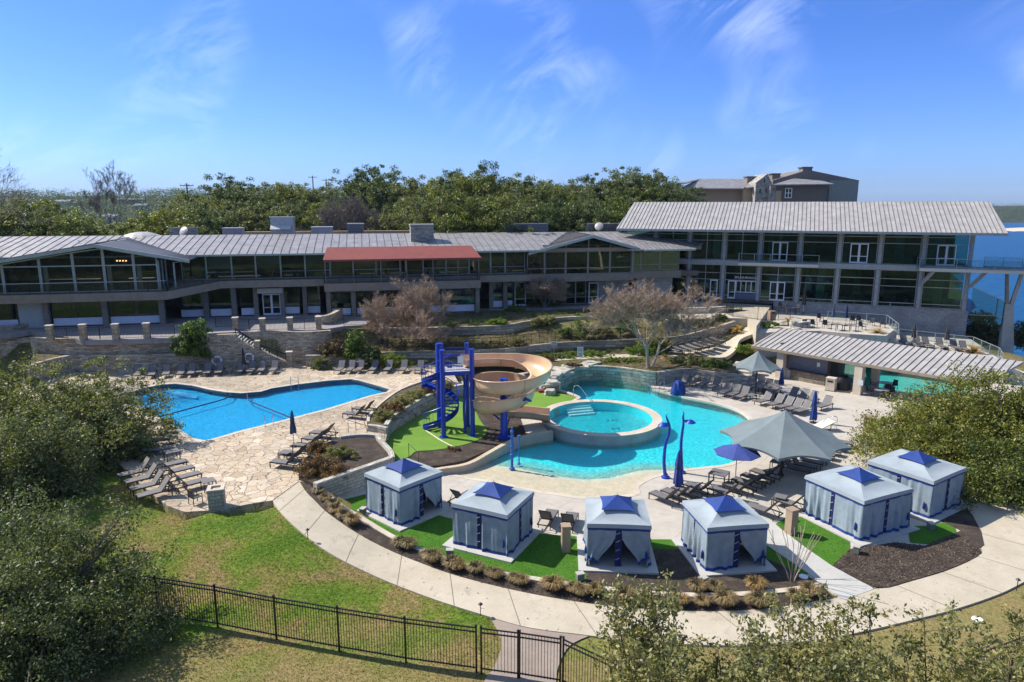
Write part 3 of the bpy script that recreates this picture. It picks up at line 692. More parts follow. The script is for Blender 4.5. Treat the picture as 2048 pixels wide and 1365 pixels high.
# mulch ring between the edging and the path
edge_px = [(625,972),(650,985),(682,1012),(738,1047),(791,1079),(855,1107),(915,1129),(986,1146),(1075,1161),(1171,1175),(1260,1185),(1349,1192),(1455,1192),(1530,1187),(1590,1181),(1640,1172)]
ED = resample(curve([Gt(x, y, .02) for x, y in edge_px], 5), 80)
m = MB(); half = [f for f in FLn if f.x < G(1672, 1193, 0).x]; half = resample(half, 80)
A = [Vector((p.x, p.y, lawn_z(p.x, p.y)*.6+.035)) for p in ED]; mid = [a.lerp(b, .5)+Vector((0, 0, .05)) for a, b in zip(ED, half)]; B = [Vector((p.x, p.y, p.z-.02)) for p in half]
m.grid([B, [Vector((p.x, p.y, p.z+.02)) for p in mid], A]); struct('mulch_ring', m, M_mulch)
m = MB(); zz = [max(.09, lawn_z(p.x, p.y)*.9+.1) for p in ED]; m.wall(ED, [z-.4 for z in zz], zz, .32); tag(m.build('stone_edging', M_copingtan), 'low curved pale stone edging between the cabanas and the brown grass clumps', 'kerb')
# turf pieces, mulch pieces, spur path laid on the deck
def sheet(name, px, z, m_, cv=0):
    P = GL(px, z); P = curve(P, cv, True) if cv else P
    mb = MB(); mb.slab(P, z-.1, z); return struct(name, mb, m_)
sheet('artificial_turf', [(686,1000),(745,985),(800,1010),(897,1036),(990,1055),(1057,1066),(1175,1075),(1172,1174),(1075,1159),(986,1144),(915,1127),(855,1105),(791,1077),(738,1045),(700,1020)], .022, M_turf_dark)
sheet('artificial_turf', [(1250,1079),(1366,1079),(1378,1100),(1290,1098),(1250,1100)], .022, M_turf_dark)
sheet('artificial_turf', [(1516,1080),(1560,1105),(1617,1147),(1605,1150),(1540,1120),(1500,1110)], .03, M_turf_dark)
sheet('artificial_turf', [(1546,1052),(1570,1036),(1612,1033),(1700,1080),(1700,1100),(1664,1132)], .022, M_turf_dark)
sheet('artificial_turf', [(1815,1052),(1860,1052),(1905,1040),(1915,1070),(1870,1090),(1820,1085)], .022, M_turf_dark)
sheet('mulch_bed', [(1180,1100),(1378,1096),(1500,1100),(1540,1118),(1608,1148),(1650,1172),(1590,1182),(1455,1193),(1349,1192),(1171,1175)], .016, M_mulch)
sheet('mulch_bed', [(1664,1132),(1700,1098),(1790,1085),(1850,1092),(1925,1060),(1955,1085),(1963,1105),(1945,1119),(1891,1141),(1820,1162),(1774,1175),(1745,1174)], .026, M_mulch)
sheet('mulch_bed', [(1870,1035),(1915,1000),(1945,1030),(1962,1062),(1968,1090),(1950,1100),(1925,1062)], .05, M_mulch)
sheet('leafy_ground', [(1900,880),(1990,860),(2200,850),(2200,1010),(2090,1000),(2000,965),(1950,985),(1925,1000),(1900,960)], .06, M_dirt)
sheet('spur_path', [(1450,1040),(1530,1030),(1562,1058),(1612,1096),(1664,1132),(1748,1178),(1690,1200),(1672,1190),(1617,1147),(1520,1081)], .034, M_spur)

# ------------------------------------------------------------------ behind the splash pool
walk_f = [(1040,740),(1097,723),(1190,717),(1293,714),(1378,712),(1420,714),(1448,717),(1466,728),(1482,742)]
zf_ = [1.15, 1.3, 1.3, 1.3, 1.35, 1.4, 1.45, 1.3, .9]
walk_b = [(1025,728),(1073,714),(1147,711),(1249,711),(1328,706),(1381,704),(1440,691),(1475,673),(1492,653),(1498,632)]
def LL(px, zs): return [G(x, y, z) for (x, y), z in zip(px, zs)]
WF = resample(curve(LL(walk_f, zf_), 5), 50); 
m = MB()
wA = LL([(1030,730),(1097,723),(1190,717),(1293,714),(1378,712),(1420,714),(1450,715),(1472,699),(1481,679),(1520,661),(1530,640)], [1.25,1.3,1.3,1.3,1.35,1.45,1.5,2.1,2.8,3.4,3.9])
wB_ = LL([(1022,722),(1073,714),(1147,710),(1249,709),(1328,704),(1381,702),(1415,697),(1440,690),(1470,673),(1492,653),(1498,630)], [1.27,1.32,1.33,1.35,1.4,1.5,1.7,2.0,2.75,3.3,3.95])
wA = resample(curve(wA, 5), 60); wB2 = resample(curve(wB_, 5), 60)
m.grid([wA, [a.lerp(b, .5) for a, b in zip(wA, wB2)], wB2]); m.grid([[p-Vector((0, 0, .4)) for p in wA], wA]); struct('walkway', m, M_path)
plaza = LL([(1470,745),(1450,715),(1472,699),(1520,668),(1560,655),(1600,690),(1500,740)], [.7,1.48,2.08,2.9,3.0,1.5,.6])
# bed between walkway and pool
bf = LL([(1100,750),(1123,745),(1167,732),(1234,734),(1293,742),(1311,743)], [1.25]*6); bf = resample(curve(bf, 5), 40)
bb = [p.lerp(q, 0) for p, q in zip(resample(wA[2:38], 40), resample(wA[2:38], 40))]
m = MB(); m.grid([bf, [a.lerp(b, .5)+Vector((0, 0, .12)) for a, b in zip(bf, bb)], bb]); struct('planting_bed', m, M_dirt)
br_ = LL([(1311,743),(1343,739),(1378,735),(1430,743),(1481,752)], [1.25,1.25,1.25,1.1,.9]); bq = LL([(1293,714),(1340,712),(1378,712),(1420,714),(1466,728)], [1.3,1.3,1.35,1.4,1.3])
A = resample(curve(br_, 5), 30); B = resample(curve(bq, 5), 30); m = MB(); m.grid([A, [a.lerp(b, .5)+Vector((0, 0, .25)) for a, b in zip(A, B)], B]); struct('planting_bed', m, M_dirt)
pw = curve(LL([(1106,757),(1123,745),(1167,732),(1234,734),(1293,742),(1312,744)], [1.35]*6), 6)
m = MB(); m.wall(pw, -1, 1.35, .4); tag(m.build('pool_back_wall', M_stone_grey), 'curved grey stone back wall of the splash pool under the bare tree', 'wall')
pw2 = curve(LL([(1314,744),(1345,739),(1380,735),(1430,743),(1483,752)], [1.35,1.3,1.25,1.1,.9]), 5)
m = MB(); m.wall(pw2, -.1, [1.35-.4*i/len(pw2) for i in range(len(pw2))], .4); tag(m.build('rubble_wall', M_stone_rough), 'rough chopped stone wall behind the shaded loungers', 'wall')
# rock ledge by the waterfall
rr = random.Random(4)
def rock(c, s, seed, mt, name='boulder', label=None, group=None):
    bm = bmesh.new(); bmesh.ops.create_icosphere(bm, subdivisions=3, radius=1)
    for v in bm.verts:
        n = noise.noise(v.co*1.3+Vector((seed*7.1, 0, 0)))*.5; q = v.co*(1+n); q.x = max(-.8, min(.8, q.x)); q.y = max(-.8, min(.8, q.y)); q.z = max(-.6, min(.6, q.z)); v.co = Vector((q.x*s[0], q.y*s[1], q.z*s[2]))
    me = bpy.data.meshes.new(name); bm.to_mesh(me); bm.free(); me.materials.append(mt); o = bpy.data.objects.new(name, me); C.objects.link(o); o.location = c; o.rotation_euler = (0, 0, seed)
    return tag(o, label, 'rock', group)
M_rock = mat('pale boulder', (.40, .37, .31), .9, var=.35, vscale=2.5, bump=.7, bscale=6)
for i, (x, y, sx_, w) in enumerate([(1098,763,1.0,'lowest pale slab'),(1108,750,1.3,'second pale slab up'),(1124,741,1.5,'middle pale slab'),(1150,734,1.7,'fourth pale slab'),(1178,729,1.6,'topmost pale slab')]):
    p = G(x, y, 1.3); rock((p.x, p.y, 1.25-.1*(i == 0)), (sx_, .9, .38), i*.9+.3, M_rock, label=w+' of the rock ledge above the waterfall', group='slabs of the rock ledge')
p = G(1122, 782, .5); m = MB(); m.box((0, 0, .5), (1.1, .5, 1.3), -.3); tag(m.build('stone_block', M_copingtan, loc=None), 'squared tan stone block standing at the end of the rock ledge', 'block'); bpy.data.objects['stone_block'].location = (p.x-.6, p.y+.6, 0)
for i, (x, y, s_) in enumerate([(1090,778,.8),(1100,790,.6)]):
    p = G(x, y, .5); rock((p.x, p.y+.5, .6), (s_, .6, .45), 5+i, M_rock, label=['rounded tan boulder left of the squared stone block','small tan boulder between the ledge and the green surface'][i])

# terraced bands: (px, py of the foot, z of the foot, height)
W1 = [(735,719,1.1,.75),(850,716,1.2,.75),(1000,713,1.3,.75),(1088,703,1.5,.85),(1176,696,1.7,.85),(1264,692,1.9,.75),(1352,686,2.2,.75),(1410,673,2.75,.75),(1469,655,3.4,.75)]
W2 = [(700,672,2.7,.9),(773,672,2.7,.9),(850,671,2.7,.9),(1000,667,2.8,.95),(1056,658,3.1,.95),(1132,650,3.3,.95),(1200,646,3.4,.8),(1300,640,3.6,.8),(1378,634,3.8,.8),(1455,630,4.0,.8)]
def terrace(Wl, name, mt, label, t=.4):
    L = resample(curve([G(a, b, c) for a, b, c, d in Wl], 6), 70); hs = np.interp(np.linspace(0, 1, 70), np.linspace(0, 1, len(Wl)), [w[3] for w in Wl])
    mb = MB(); mb.wall(L, [p.z-.6 for p in L], [p.z+h for p, h in zip(L, hs)], t); o = mb.build(name, mt); tag(o, label, 'wall'); return L, [Vector((p.x, p.y, p.z+h-.1)) for p, h in zip(L, hs)]
L1, T1 = terrace(W1, 'terrace_wall', M_stone_grey, 'long curved grey stone terrace wall with the black fence standing behind it')
L2, T2 = terrace(W2, 'terrace_wall', M_stone_grey, 'upper curved grey stone terrace wall nearest the long building')
m = MB(); m.grid([[q.lerp(p, k/4)+Vector((0, 0, .06*math.sin(k+i))) for i, (q, p) in enumerate(zip(T1, L2))] for k in range(5)]); struct('terrace_bed', m, M_dirt)
L0 = resample(curve(LL([(720,732),(850,728),(1000,722),(1073,714),(1147,710),(1249,709),(1328,704),(1381,702),(1415,697),(1440,690),(1470,673),(1492,653)], [.95,1.0,1.2,1.32,1.33,1.35,1.4,1.5,1.7,2.0,2.75,3.3]), 5), 70)
m = MB(); m.grid([L0, [a.lerp(b, .5) for a, b in zip(L0, L1)], L1]); struct('terrace_bed', m, M_dirt)
e_b = [Vector((-22+i*52/69., 84.5-0*i, TZ)) for i in range(70)]
m = MB(); m.grid([T2, [a.lerp(b, .5) for a, b in zip(T2, e_b)], e_b]); struct('terrace_bed', m, M_dirt)
# ------------------------------------------------------------------ buildings
def glass_mat(name, tint=(.66, .70, .68), refl=1.2, rough=.02):
    m, nt, b = newmat(name); out = nt.nodes['Material Output']; nt.nodes.remove(b)
    tc = nd(nt, 'ShaderNodeTexCoord'); n = nd(nt, 'ShaderNodeTexNoise', Scale=.6, Detail=2.0); lk(nt, tc.outputs['Object'], n.inputs['Vector'])
    bp = nd(nt, 'ShaderNodeBump', Strength=.06, Distance=.08); lk(nt, n.outputs[0], bp.inputs['Height'])
    t = nd(nt, 'ShaderNodeBsdfTransparent'); t.inputs[0].default_value = (*tint, 1)
    gl = nd(nt, 'ShaderNodeBsdfGlossy', Roughness=rough); lk(nt, bp.outputs[0], gl.inputs['Normal']); gl.inputs[0].default_value = (.55, .85, .88, 1)
    fr = nd(nt, 'ShaderNodeFresnel', IOR=1.45); lk(nt, bp.outputs[0], fr.inputs['Normal'])
    mx = nd(nt, 'ShaderNodeMixShader'); lk(nt, mth(nt, 'MULTIPLY', fr.outputs[0], refl, True), mx.inputs[0]); lk(nt, t.outputs[0], mx.inputs[1]); lk(nt, gl.outputs[0], mx.inputs[2]); lk(nt, mx.outputs[0], out.inputs[0])
    return m
M_glass = glass_mat('tinted window glass')
M_glass2 = glass_mat('green tinted curtain wall glass', (.40, .62, .58), 1.2)
M_glassrail = glass_mat('clear railing glass', (.72, .82, .82), .8)
M_roof = mat('standing seam zinc', (.30, .28, .275), .5, metal=.25, var=.26, vscale=.9, detail=9.)
M_rooflt = mat('pale standing seam metal', (.42, .39, .36), .5, metal=.15, var=.18, vscale=.9, detail=9.)
M_roofdk = mat('dark slate grey seam metal', (.065, .07, .085), .6, metal=.1, var=.2)
M_seam = mat('dark seam grey', (.10, .095, .10), .6)  # darker grey metal for raised seams, louvres and chimney caps
M_fascia = mat('taupe painted fascia', (.26, .215, .16), .7, var=.15, vscale=1.5)
M_frame_g = mat('grey green window frame', (.36, .42, .37), .5, var=.1)
M_frame_t = mat('taupe window frame', (.24, .22, .18), .5, var=.1)
M_col = mat('taupe column', (.21, .185, .15), .8, var=.2)
M_colr = mat('grey round column', (.30, .33, .33), .8, var=.15)
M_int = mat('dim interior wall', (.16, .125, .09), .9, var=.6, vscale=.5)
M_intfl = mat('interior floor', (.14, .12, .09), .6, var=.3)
M_red = mat('brick red canvas', (.25, .062, .052), .85, var=.1, vscale=1.2, bump=.15)
M_white_p = mat('white lower panel', (.62, .64, .70), .6, var=.06)
M_doorfr = mat('white door frame', (.66, .68, .72), .5)
M_stucco = mat('brown stucco', (.36, .26, .17), .95, var=.1, bump=.3, bscale=30)
M_stucco2 = mat('grey brown stucco', (.20, .165, .14), .95, var=.1, bump=.3, bscale=30)
M_tanst = mat('tan stucco', (.42, .31, .19), .95, var=.08, bump=.3)
M_terrace = concrete_mat('terrace paving', (.22, .20, .20), (.32, .29, .28), joint=2.2, jrot=.21)

def seam_roof(mb, rb, el, er, rl, rr, step, th=.14, rib=.045):
    """roof plane with raised seams: eave left/right, ridge left/right"""
    el, er, rl, rr = map(Vector, (el, er, rl, rr)); nrm = (er-el).cross(rl-el).normalized()
    if nrm.z < 0: nrm = -nrm
    d = nrm*th
    mb.add([el, er, rr, rl, el-d, er-d, rr-d, rl-d], [(0, 1, 2, 3), (7, 6, 5, 4), (0, 4, 5, 1), (1, 5, 6, 2), (2, 6, 7, 3), (3, 7, 4, 0)])
    ax = (er-el).normalized(); up = nrm.cross(ax).normalized()
    if up.dot(rl-el) < 0: up = -up
    pts = [((q-el).dot(ax), (q-el).dot(up)) for q in (el, er, rr, rl)]
    x0 = min(p[0] for p in pts); x1 = max(p[0] for p in pts); x = x0+step*.6
    while x < x1:
        ys = []
        for i in range(4):
            a, b = pts[i], pts[(i+1) % 4]
            if (a[0]-x)*(b[0]-x) < 0: ys.append(a[1]+(b[1]-a[1])*(x-a[0])/(b[0]-a[0]))
        if len(ys) >= 2 and max(ys)-min(ys) > .15: rb.bar(el+ax*x+up*min(ys)+nrm*.02, el+ax*x+up*max(ys)+nrm*.02, rib, .07, up=nrm)
        x += step
def fbox(mb, Fm, u0, u1, w0, w1, z0, z1):
    c = Fm.P((u0+u1)/2, (w0+w1)/2, (z0+z1)/2); return mb.box(c, (abs(u1-u0), abs(w1-w0), abs(z1-z0)), Fm.ang)
FL = Frame((-51.8, 75.4), (-4.4, 85.6)); FR = Frame((34.6, 89.0), (54.5, 80.9))
def window(Fm, root, u0, u1, z0, z1, w, fr=.09, glass=None, mf=None, mull=(), trans=(), name='window', fw=.12):
    m = MB(); fbox(m, Fm, u0+fr, u1-fr, w-.02, w+.02, z0+fr, z1-fr); o = m.build(name, glass or M_glass, root, world=True)
    m = MB()
    for a, b in ((u0, u0+fr), (u1-fr, u1)): fbox(m, Fm, a, b, w-fw/2, w+fw/2, z0, z1)
    for a, b in ((z0, z0+fr), (z1-fr, z1)): fbox(m, Fm, u0+fr, u1-fr, w-fw/2+.004, w+fw/2-.004, a, b)
    for x in mull: fbox(m, Fm, x-fr/2, x+fr/2, w-fw/2+.006, w+fw/2-.006, z0+fr, z1-fr)
    for z in trans: fbox(m, Fm, u0+fr, u1-fr, w-fw/2+.012, w+fw/2-.012, z-fr/2, z+fr/2)
    m.build('frame', mf or M_frame_t, o, world=True); return o
def ddoor(Fm, root, u0, u1, z0, z1, w, mf=None, leaves=2):
    m = MB(); fbox(m, Fm, u0+.1, u1-.1, w-.02, w+.02, z0+.1, z1-.1); o = m.build('door', M_glass, root, world=True); m = MB()
    L = (u1-u0)/leaves
    for k in range(leaves):
        a, b = u0+L*k, u0+L*(k+1)
        for x0, x1 in ((a, a+.12), (b-.12, b)): fbox(m, Fm, x0+.003, x1-.003, w-.06, w+.07, z0, z1)
        for y0, y1 in ((z0+.003, z0+.2), (z1-.14, z1-.003), (z0+.85, z0+.93)): fbox(m, Fm, a+.12, b-.12, w-.05, w+.06, y0, y1)
    m.build('frame', mf or M_doorfr, o, world=True)
    h = MB(); c = (u0+u1)/2
    for s in ((-1, 1) if leaves == 2 else (1,)): h.bar(Fm.P(c+s*.17, w+.12, z0+.9), Fm.P(c+s*.17, w+.12, z0+1.25), .03, .03)
    h.build('handle', M_steel, o, world=True); return o
def railing(name, pts, h, label=None, parent=None, mt=None, pick=.13, postn=1.9, rail=.045, glass=None, world=True, r2=True, bot=.1):
    """posts, rails and pickets along 3-D points (z is the foot)"""
    mt = mt or M_black; r = MB(); r2_ = MB(); pk = MB(); pts = [Vector(p) for p in pts]; pl = []
    for a, b in zip(pts, pts[1:]):
        L = (b-a).length; up = Vector((0, 0, 1))
        r.bar(a+up*h, b+up*h, rail, rail)
        if bot is not None: r2_.bar(a+up*bot, b+up*bot, rail*.7, rail*.7)
        if pick and not glass:
            n = max(1, int(L/pick))
            for i in range(1, n): q = a.lerp(b, i/n); pk.bar(q+up*(bot or 0), q+up*h, .018, .018)
        if glass: pk.add([a+up*.1, b+up*.1, b+up*(h-.04), a+up*(h-.04)], [(0, 1, 2, 3)])
        n = max(1, round(L/postn))
        for i in range(n+1): pl.append(a.lerp(b, i/n))
    root = parent if parent is not None else thing(name, label, 'railing', tuple(pts[0]))
    r.build('rail', mt, root, world=True)
    if r2_.v: r2_.build('bottom_rail', mt, root, world=True)
    done = []
    for q in pl:
        if any((q-k).length < .3 for k in done): continue
        done.append(q); pm_ = MB(); pm_.bar(q, q+Vector((0, 0, h+.02)), rail*1.1, rail*1.1); pm_.build('railing_post', mt, root, world=True)
    if pk.v: pk.build('glass_panel' if glass else 'pickets', glass or mt, root, world=True)
    return root

# ---- the long two storey building on the left
LB = thing('long_building', 'long low two storey building with grey seamed metal roof, two gabled wings and dark windows', 'building', tuple(FL.P(25, 0, TZ)))
def lp_(name, mb, m_): return mb.build(name, m_, LB, world=True)
U0, U1 = -24., 79.
# interior shell
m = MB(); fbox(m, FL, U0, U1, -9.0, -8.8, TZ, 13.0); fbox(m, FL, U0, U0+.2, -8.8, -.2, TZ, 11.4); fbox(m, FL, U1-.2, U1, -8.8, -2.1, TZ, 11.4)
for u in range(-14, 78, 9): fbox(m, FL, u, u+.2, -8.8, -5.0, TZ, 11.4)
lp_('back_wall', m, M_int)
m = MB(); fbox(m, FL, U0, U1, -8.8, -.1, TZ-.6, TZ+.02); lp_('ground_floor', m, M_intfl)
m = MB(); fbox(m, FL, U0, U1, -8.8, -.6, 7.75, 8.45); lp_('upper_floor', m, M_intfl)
# main balcony slab
m = MB(); fbox(m, FL, 13.8, 57.0, -.6, 1.3, 7.72, 8.55); lp_('balcony', m, M_fascia)
m = MB(); fbox(m, FL, 57.0, 69.2, -.6, .45, 7.45, 8.35); fbox(m, FL, 69.2, 76.2, -.6, -.1, 7.6, 8.55); lp_('balcony', m, M_fascia)
# deck under the red awning
m = MB(); fbox(m, FL, 30.1, 48.4, 1.3, 3.4, 7.35, 8.2); fbox(m, FL, 30.1, 48.4, 1.3, 3.48, 7.28, 7.35); lp_('balcony_deck', m, M_fascia)
# wing slab
m = MB(); fbox(m, FL, -24, 13.8, -.6, 5.1, 7.05, 7.92); lp_('wing_balcony', m, M_fascia)
m = MB(); m.add([FL.P(13.8, 5.1, 7.05), FL.P(18.5, 1.3, 7.7), FL.P(13.8, 1.3, 7.7), FL.P(13.8, 5.1, 7.92), FL.P(18.5, 1.3, 8.5), FL.P(13.8, 1.3, 8.5)], [(0, 1, 4, 3), (3, 4, 5), (2, 1, 0), (0, 3, 5, 2)]); lp_('balcony_corner', m, M_fascia)
# roofs
R_ = MB(); RB = MB()
def P_(u, w, z): return FL.P(u, w, z)
for a, b in ((-24, 79.4),):
    seam_roof(R_, RB, P_(a, -.5, 12.1), P_(b, -.5, 12.1), P_(a, -8, 13.45), P_(b-1.6, -8, 13.45), .92)
    seam_roof(R_, RB, P_(a, 1.5, 11.62), P_(57, 1.5, 11.62), P_(a, -.51, 12.1), P_(57, -.51, 12.1), .92)
    seam_roof(R_, RB, P_(68, 1.7, 11.5), P_(b-2.2, 1.7, 11.5), P_(66, -.52, 12.1), P_(b, -.52, 12.1), .6)
RB2 = MB(); R2 = MB()
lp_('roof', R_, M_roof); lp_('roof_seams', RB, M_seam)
# wing A gable (left) and wing B gable (right)
for (ul, up_, ur, w, zl, zp, zr, wb, nm) in ((-1.76-10, 7.2, 16.3, 5.0, 9.9, 13.05, 11.3, -7.5, 'a'), (54.8, 63.2, 69.6, 1.4, 11.3, 13.35, 11.65, -7.8, 'b')):
    R2 = MB(); RB2 = MB()
    zr_b = zp+.35 if nm == 'a' else 13.5
    # ridge runs back, slopes fall to both sides
    seam_roof(R2, RB2, P_(ul, w, zl), P_(ul, wb, zl+.25), P_(up_, w, zp), P_(up_, wb, zp+.12), .7)
    seam_roof(R2, RB2, P_(ur, wb if nm == 'b' else .2, zr+.1), P_(ur, w, zr), P_(up_, wb, zp+.12), P_(up_, w, zp), .7)
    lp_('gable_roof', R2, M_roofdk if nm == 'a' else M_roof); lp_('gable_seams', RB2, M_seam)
    m = MB()
    for a, b, za, zb in ((ul, up_, zl, zp), (up_, ur, zp, zr)):
        m.add([P_(a, w+.06, za+.03), P_(b, w+.06, zb+.03), P_(b, w+.06, zb-.32), P_(a, w+.06, za-.32), P_(a, w-.08, za+.03), P_(b, w-.08, zb+.03), P_(b, w-.08, zb-.32), P_(a, w-.08, za-.32)], [(0, 1, 2, 3), (7, 6, 5, 4), (0, 4, 5, 1), (3, 2, 6, 7)])
    lp_('bargeboard', m, M_frame_g)
m = MB(); fbox(m, FL, -24, 57, 1.5, 1.66, 11.42, 11.62); fbox(m, FL, 70, 77.2, 1.7, 1.85, 11.3, 11.5); lp_('gutter', m, M_frame_g)
m = MB(); fbox(m, FL, -24, 79, -.35, -.15, 11.3, 11.75); lp_('eave_beam', m, M_frame_t)
# upper glazing between the wings
ups = [FL.hit(x, 530, -.3)[0] for x in (362, 412, 463, 511, 561, 610, 660, 706, 752, 800, 846, 892, 938, 981, 1010, 1050)]
for i, (a, b) in enumerate(zip(ups, ups[1:])): window(FL, LB, a, b, 8.6, 11.35, -.3, trans=(9.45,) if i % 3 else (), mf=M_frame_g)
# wing A glazing: six bays, stepped heads
wa = [-22, -17, -12, -7, -2.2, 1.3, 4.5, 7.45, 10.4, 12.75]; tops = [9.6, 9.9, 10.4, 10.8, 11.0]
def za(u): return (9.9+(13.05-9.9)*(u+11.76)/(7.2+11.76) if u < 7.2 else 13.05+(11.3-13.05)*(u-7.2)/9.1)-.45
for a, b in zip(wa, wa[1:]):
    zt0, zt1 = max(9.4, za(a)), max(9.4, za(b)); m = MB(); w = 3.8
    m.add([P_(a, w, 7.95), P_(b, w, 7.95), P_(b, w, zt1), P_(a, w, zt0)], [(0, 1, 2, 3)]); o = lp_('window', m, M_glass); m = MB()
    for u, z in ((a+.06, zt0), (b-.06, zt1)): fbox(m, FL, u-.07, u+.07, w-.08, w+.08, 7.95, z)
    for z in (8.02, 10.75):
        if z < min(zt0, zt1): fbox(m, FL, a+.13, b-.13, w-.06, w+.06, z-.06, z+.06)
    m.bar(P_(a, w, zt0), P_(b, w, zt1), .14, .14); m.build('frame', M_frame_g, o, world=True)
m = MB(); m.add([P_(12.8, 3.8, 7.95), P_(12.8, -.3, 8.5), P_(12.8, -.3, 11.4), P_(12.8, 3.8, 11.2)], [(0, 1, 2, 3)]); o = lp_('window', m, M_glass); m = MB()
for w in (3.7, 2.4, 1.0): fbox(m, FL, 12.74, 12.9, w-.06, w+.06, 7.95, 11.2)
fbox(m, FL, 14.2, 14.35, 3.3, 3.45, 7.95, 10.9); m.bar(P_(14.27, 3.37, 10.9), P_(16.2, 4.6, 11.25), .08, .08); m.build('frame', M_frame_g, o, world=True)
# wing B glazing
wb = [54.9, 57.2, 60.0, 63.0, 66.0, 68.95]
def zbf(u): return (11.3+(13.35-11.3)*(u-54.8)/8.4 if u < 63.2 else 13.35+(11.65-13.35)*(u-63.2)/6.4)-.4
for a, b in zip(wb, wb[1:]):
    window(FL, LB, a, b, 8.35, 11.3, .1, fr=.12, trans=(9.15,), mf=M_frame_t)
    m = MB(); m.add([P_(a, .1, 11.75), P_(b, .1, 11.75), P_(b, .1, max(11.76, zbf(b))), P_(a, .1, max(11.76, zbf(a)))], [(0, 1, 2, 3)]); o = lp_('gable_window', m, M_glass)
    m = MB(); fbox(m, FL, a-.08, a+.08, 0, .24, 11.7, max(11.8, zbf(a))); m.build('frame', M_frame_t, o, world=True)
m = MB(); fbox(m, FL, 57, 69, .0, .3, 11.3, 11.72); lp_('timber_beam', m, mat('pale timber beam', (.36, .28, .18), .7, var=.2))
m = MB(); fbox(m, FL, 68.9, 69.2, -.3, .4, 8.3, 11.7); lp_('wing_post', m, M_frame_t)
M_glassb = glass_mat('blue sky glass', (.2, .3, .34), 5.)
for a, b in ((69.2, 70.4), (70.4, 73.1), (73.1, 75.9)): window(FL, LB, a, b, 8.6, 11.2, -.25, fr=.1, trans=(9.4,), mf=M_frame_t, glass=M_glassb)
# ground floor columns, windows, white panels
gx = [(512, 0), (565, 0), (610, 0), (657, 2.6), (707, 2.6), (752, 2.6), (800, 2.6), (846, 2.6), (888, 2.6), (955, 2.6), (982, 0), (1010, 0)]
cols = [FL.hit(x, 600, w)[0] for x, w in gx]
for u, (x, w) in zip(cols, gx): m = MB(); fbox(m, FL, u-.25, u+.25, w-.3, w+.2, TZ-.05, 7.7 if w < 1 else 7.3); lp_('column', m, M_col)
for u in (-10.3, -4.5, 1.3, 7.0, 12.7, 16.5, 19.6): m = MB(); w = 3.6 if u < 13 else 0; fbox(m, FL, u-.28, u+.28, w-.3, w+.2, TZ-.05, 7.1 if u < 13 else 7.7); lp_('column', m, M_col)
segs = [(-10, -4.8, 3.3), (-4.2, -1.5, 3.3), (1.7, 6.7, 3.3), (7.3, 12.4, 3.3), (13.6, 16.2, -.3), (16.8, 19.3, -.3)]
segs += [(a+.2, b-.2, -.35) for a, b in ((20., 22.2), (24.7, 27.2), (27.4, 29.6))]
segs += [(a+.25, b-.25, 2.2) for a, b in zip(cols[3:9], cols[4:10])]+[(cols[10]+.2, cols[11]-.2, -.35), (cols[11]+.3, 53.2, -.35)]
for a, b, w in segs:
    zt = 7.05 if w > 1 else 7.7
    window(FL, LB, a, b, TZ+.95, zt, w, mull=((a+b)/2,) if b-a > 3.5 else (), mf=M_metal_dk)
    m = MB(); fbox(m, FL, a+.1, b-.1, w-.1, w+.08, TZ+.12, TZ+.92); lp_('lower_panel', m, M_white_p)
m = MB(); fbox(m, FL, -1.4, 1.0, 3.2, 3.5, TZ, 7.05); lp_('rendered_wall', m, mat('pale grey green render', (.36, .40, .38), .9, var=.1))
ua, _ = FL.hit(524, 600, 0); ub, _ = FL.hit(560, 600, 0); ddoor(FL, LB, ua, ub, TZ+.03, TZ+2.55, -.35)
m = MB(); fbox(m, FL, ua-.4, ub+.4, -.3, .5, 6.9, 7.5); lp_('door_hood', m, mat('cream door hood', (.5, .46, .36), .7))
m = MB(); fbox(m, FL, 64.8, 69.4, -2.2, -1.6, TZ, 7.5); fbox(m, FL, 70.2, 75.4, -1.6, -1.0, TZ-1, 8.4); lp_('stone_wall', m, M_stone_light)
for a, b in ((53.5, 56.2), (56.2, 59), (59, 61.8), (61.8, 64.6)): window(FL, LB, a, b, TZ+.1, 7.35, -1.2, mull=((a+b)/2,), trans=(5.2,), mf=M_frame_t)
u_, z_ = FL.hit(1177, 563, -1.15); ddoor(FL, LB, u_, u_+1.35, TZ+.1, TZ+2.9, -1.05, leaves=1); u_, z_ = FL.hit(1029, 568, -1.1); ddoor(FL, LB, u_, u_+1.5, TZ+.1, TZ+3.2, -1.05, leaves=1)
# balcony railings (parts of the building)
railing('railing', [P_(13.8, 4.95, 7.92), P_(-24, 4.95, 7.92)], 1.15, parent=LB, mt=M_black)
m = MB(); m.bar(P_(-24, 5.05, 9.1), P_(13.8, 5.05, 9.1), .1, .07); lp_('handrail', m, M_frame_g)
railing('railing', [P_(13.8, 4.95, 7.92), P_(18.4, 1.2, 8.5), P_(30.1, 1.2, 8.5)], 1.1, parent=LB)
railing('railing', [P_(30.1, 1.4, 8.2), P_(30.1, 3.3, 8.2), P_(48.3, 3.3, 8.2), P_(48.3, 1.4, 8.2)], 1.12, parent=LB)
railing('railing', [P_(48.4, 1.2, 8.5), P_(56.8, 1.2, 8.5)], 1.05, parent=LB)
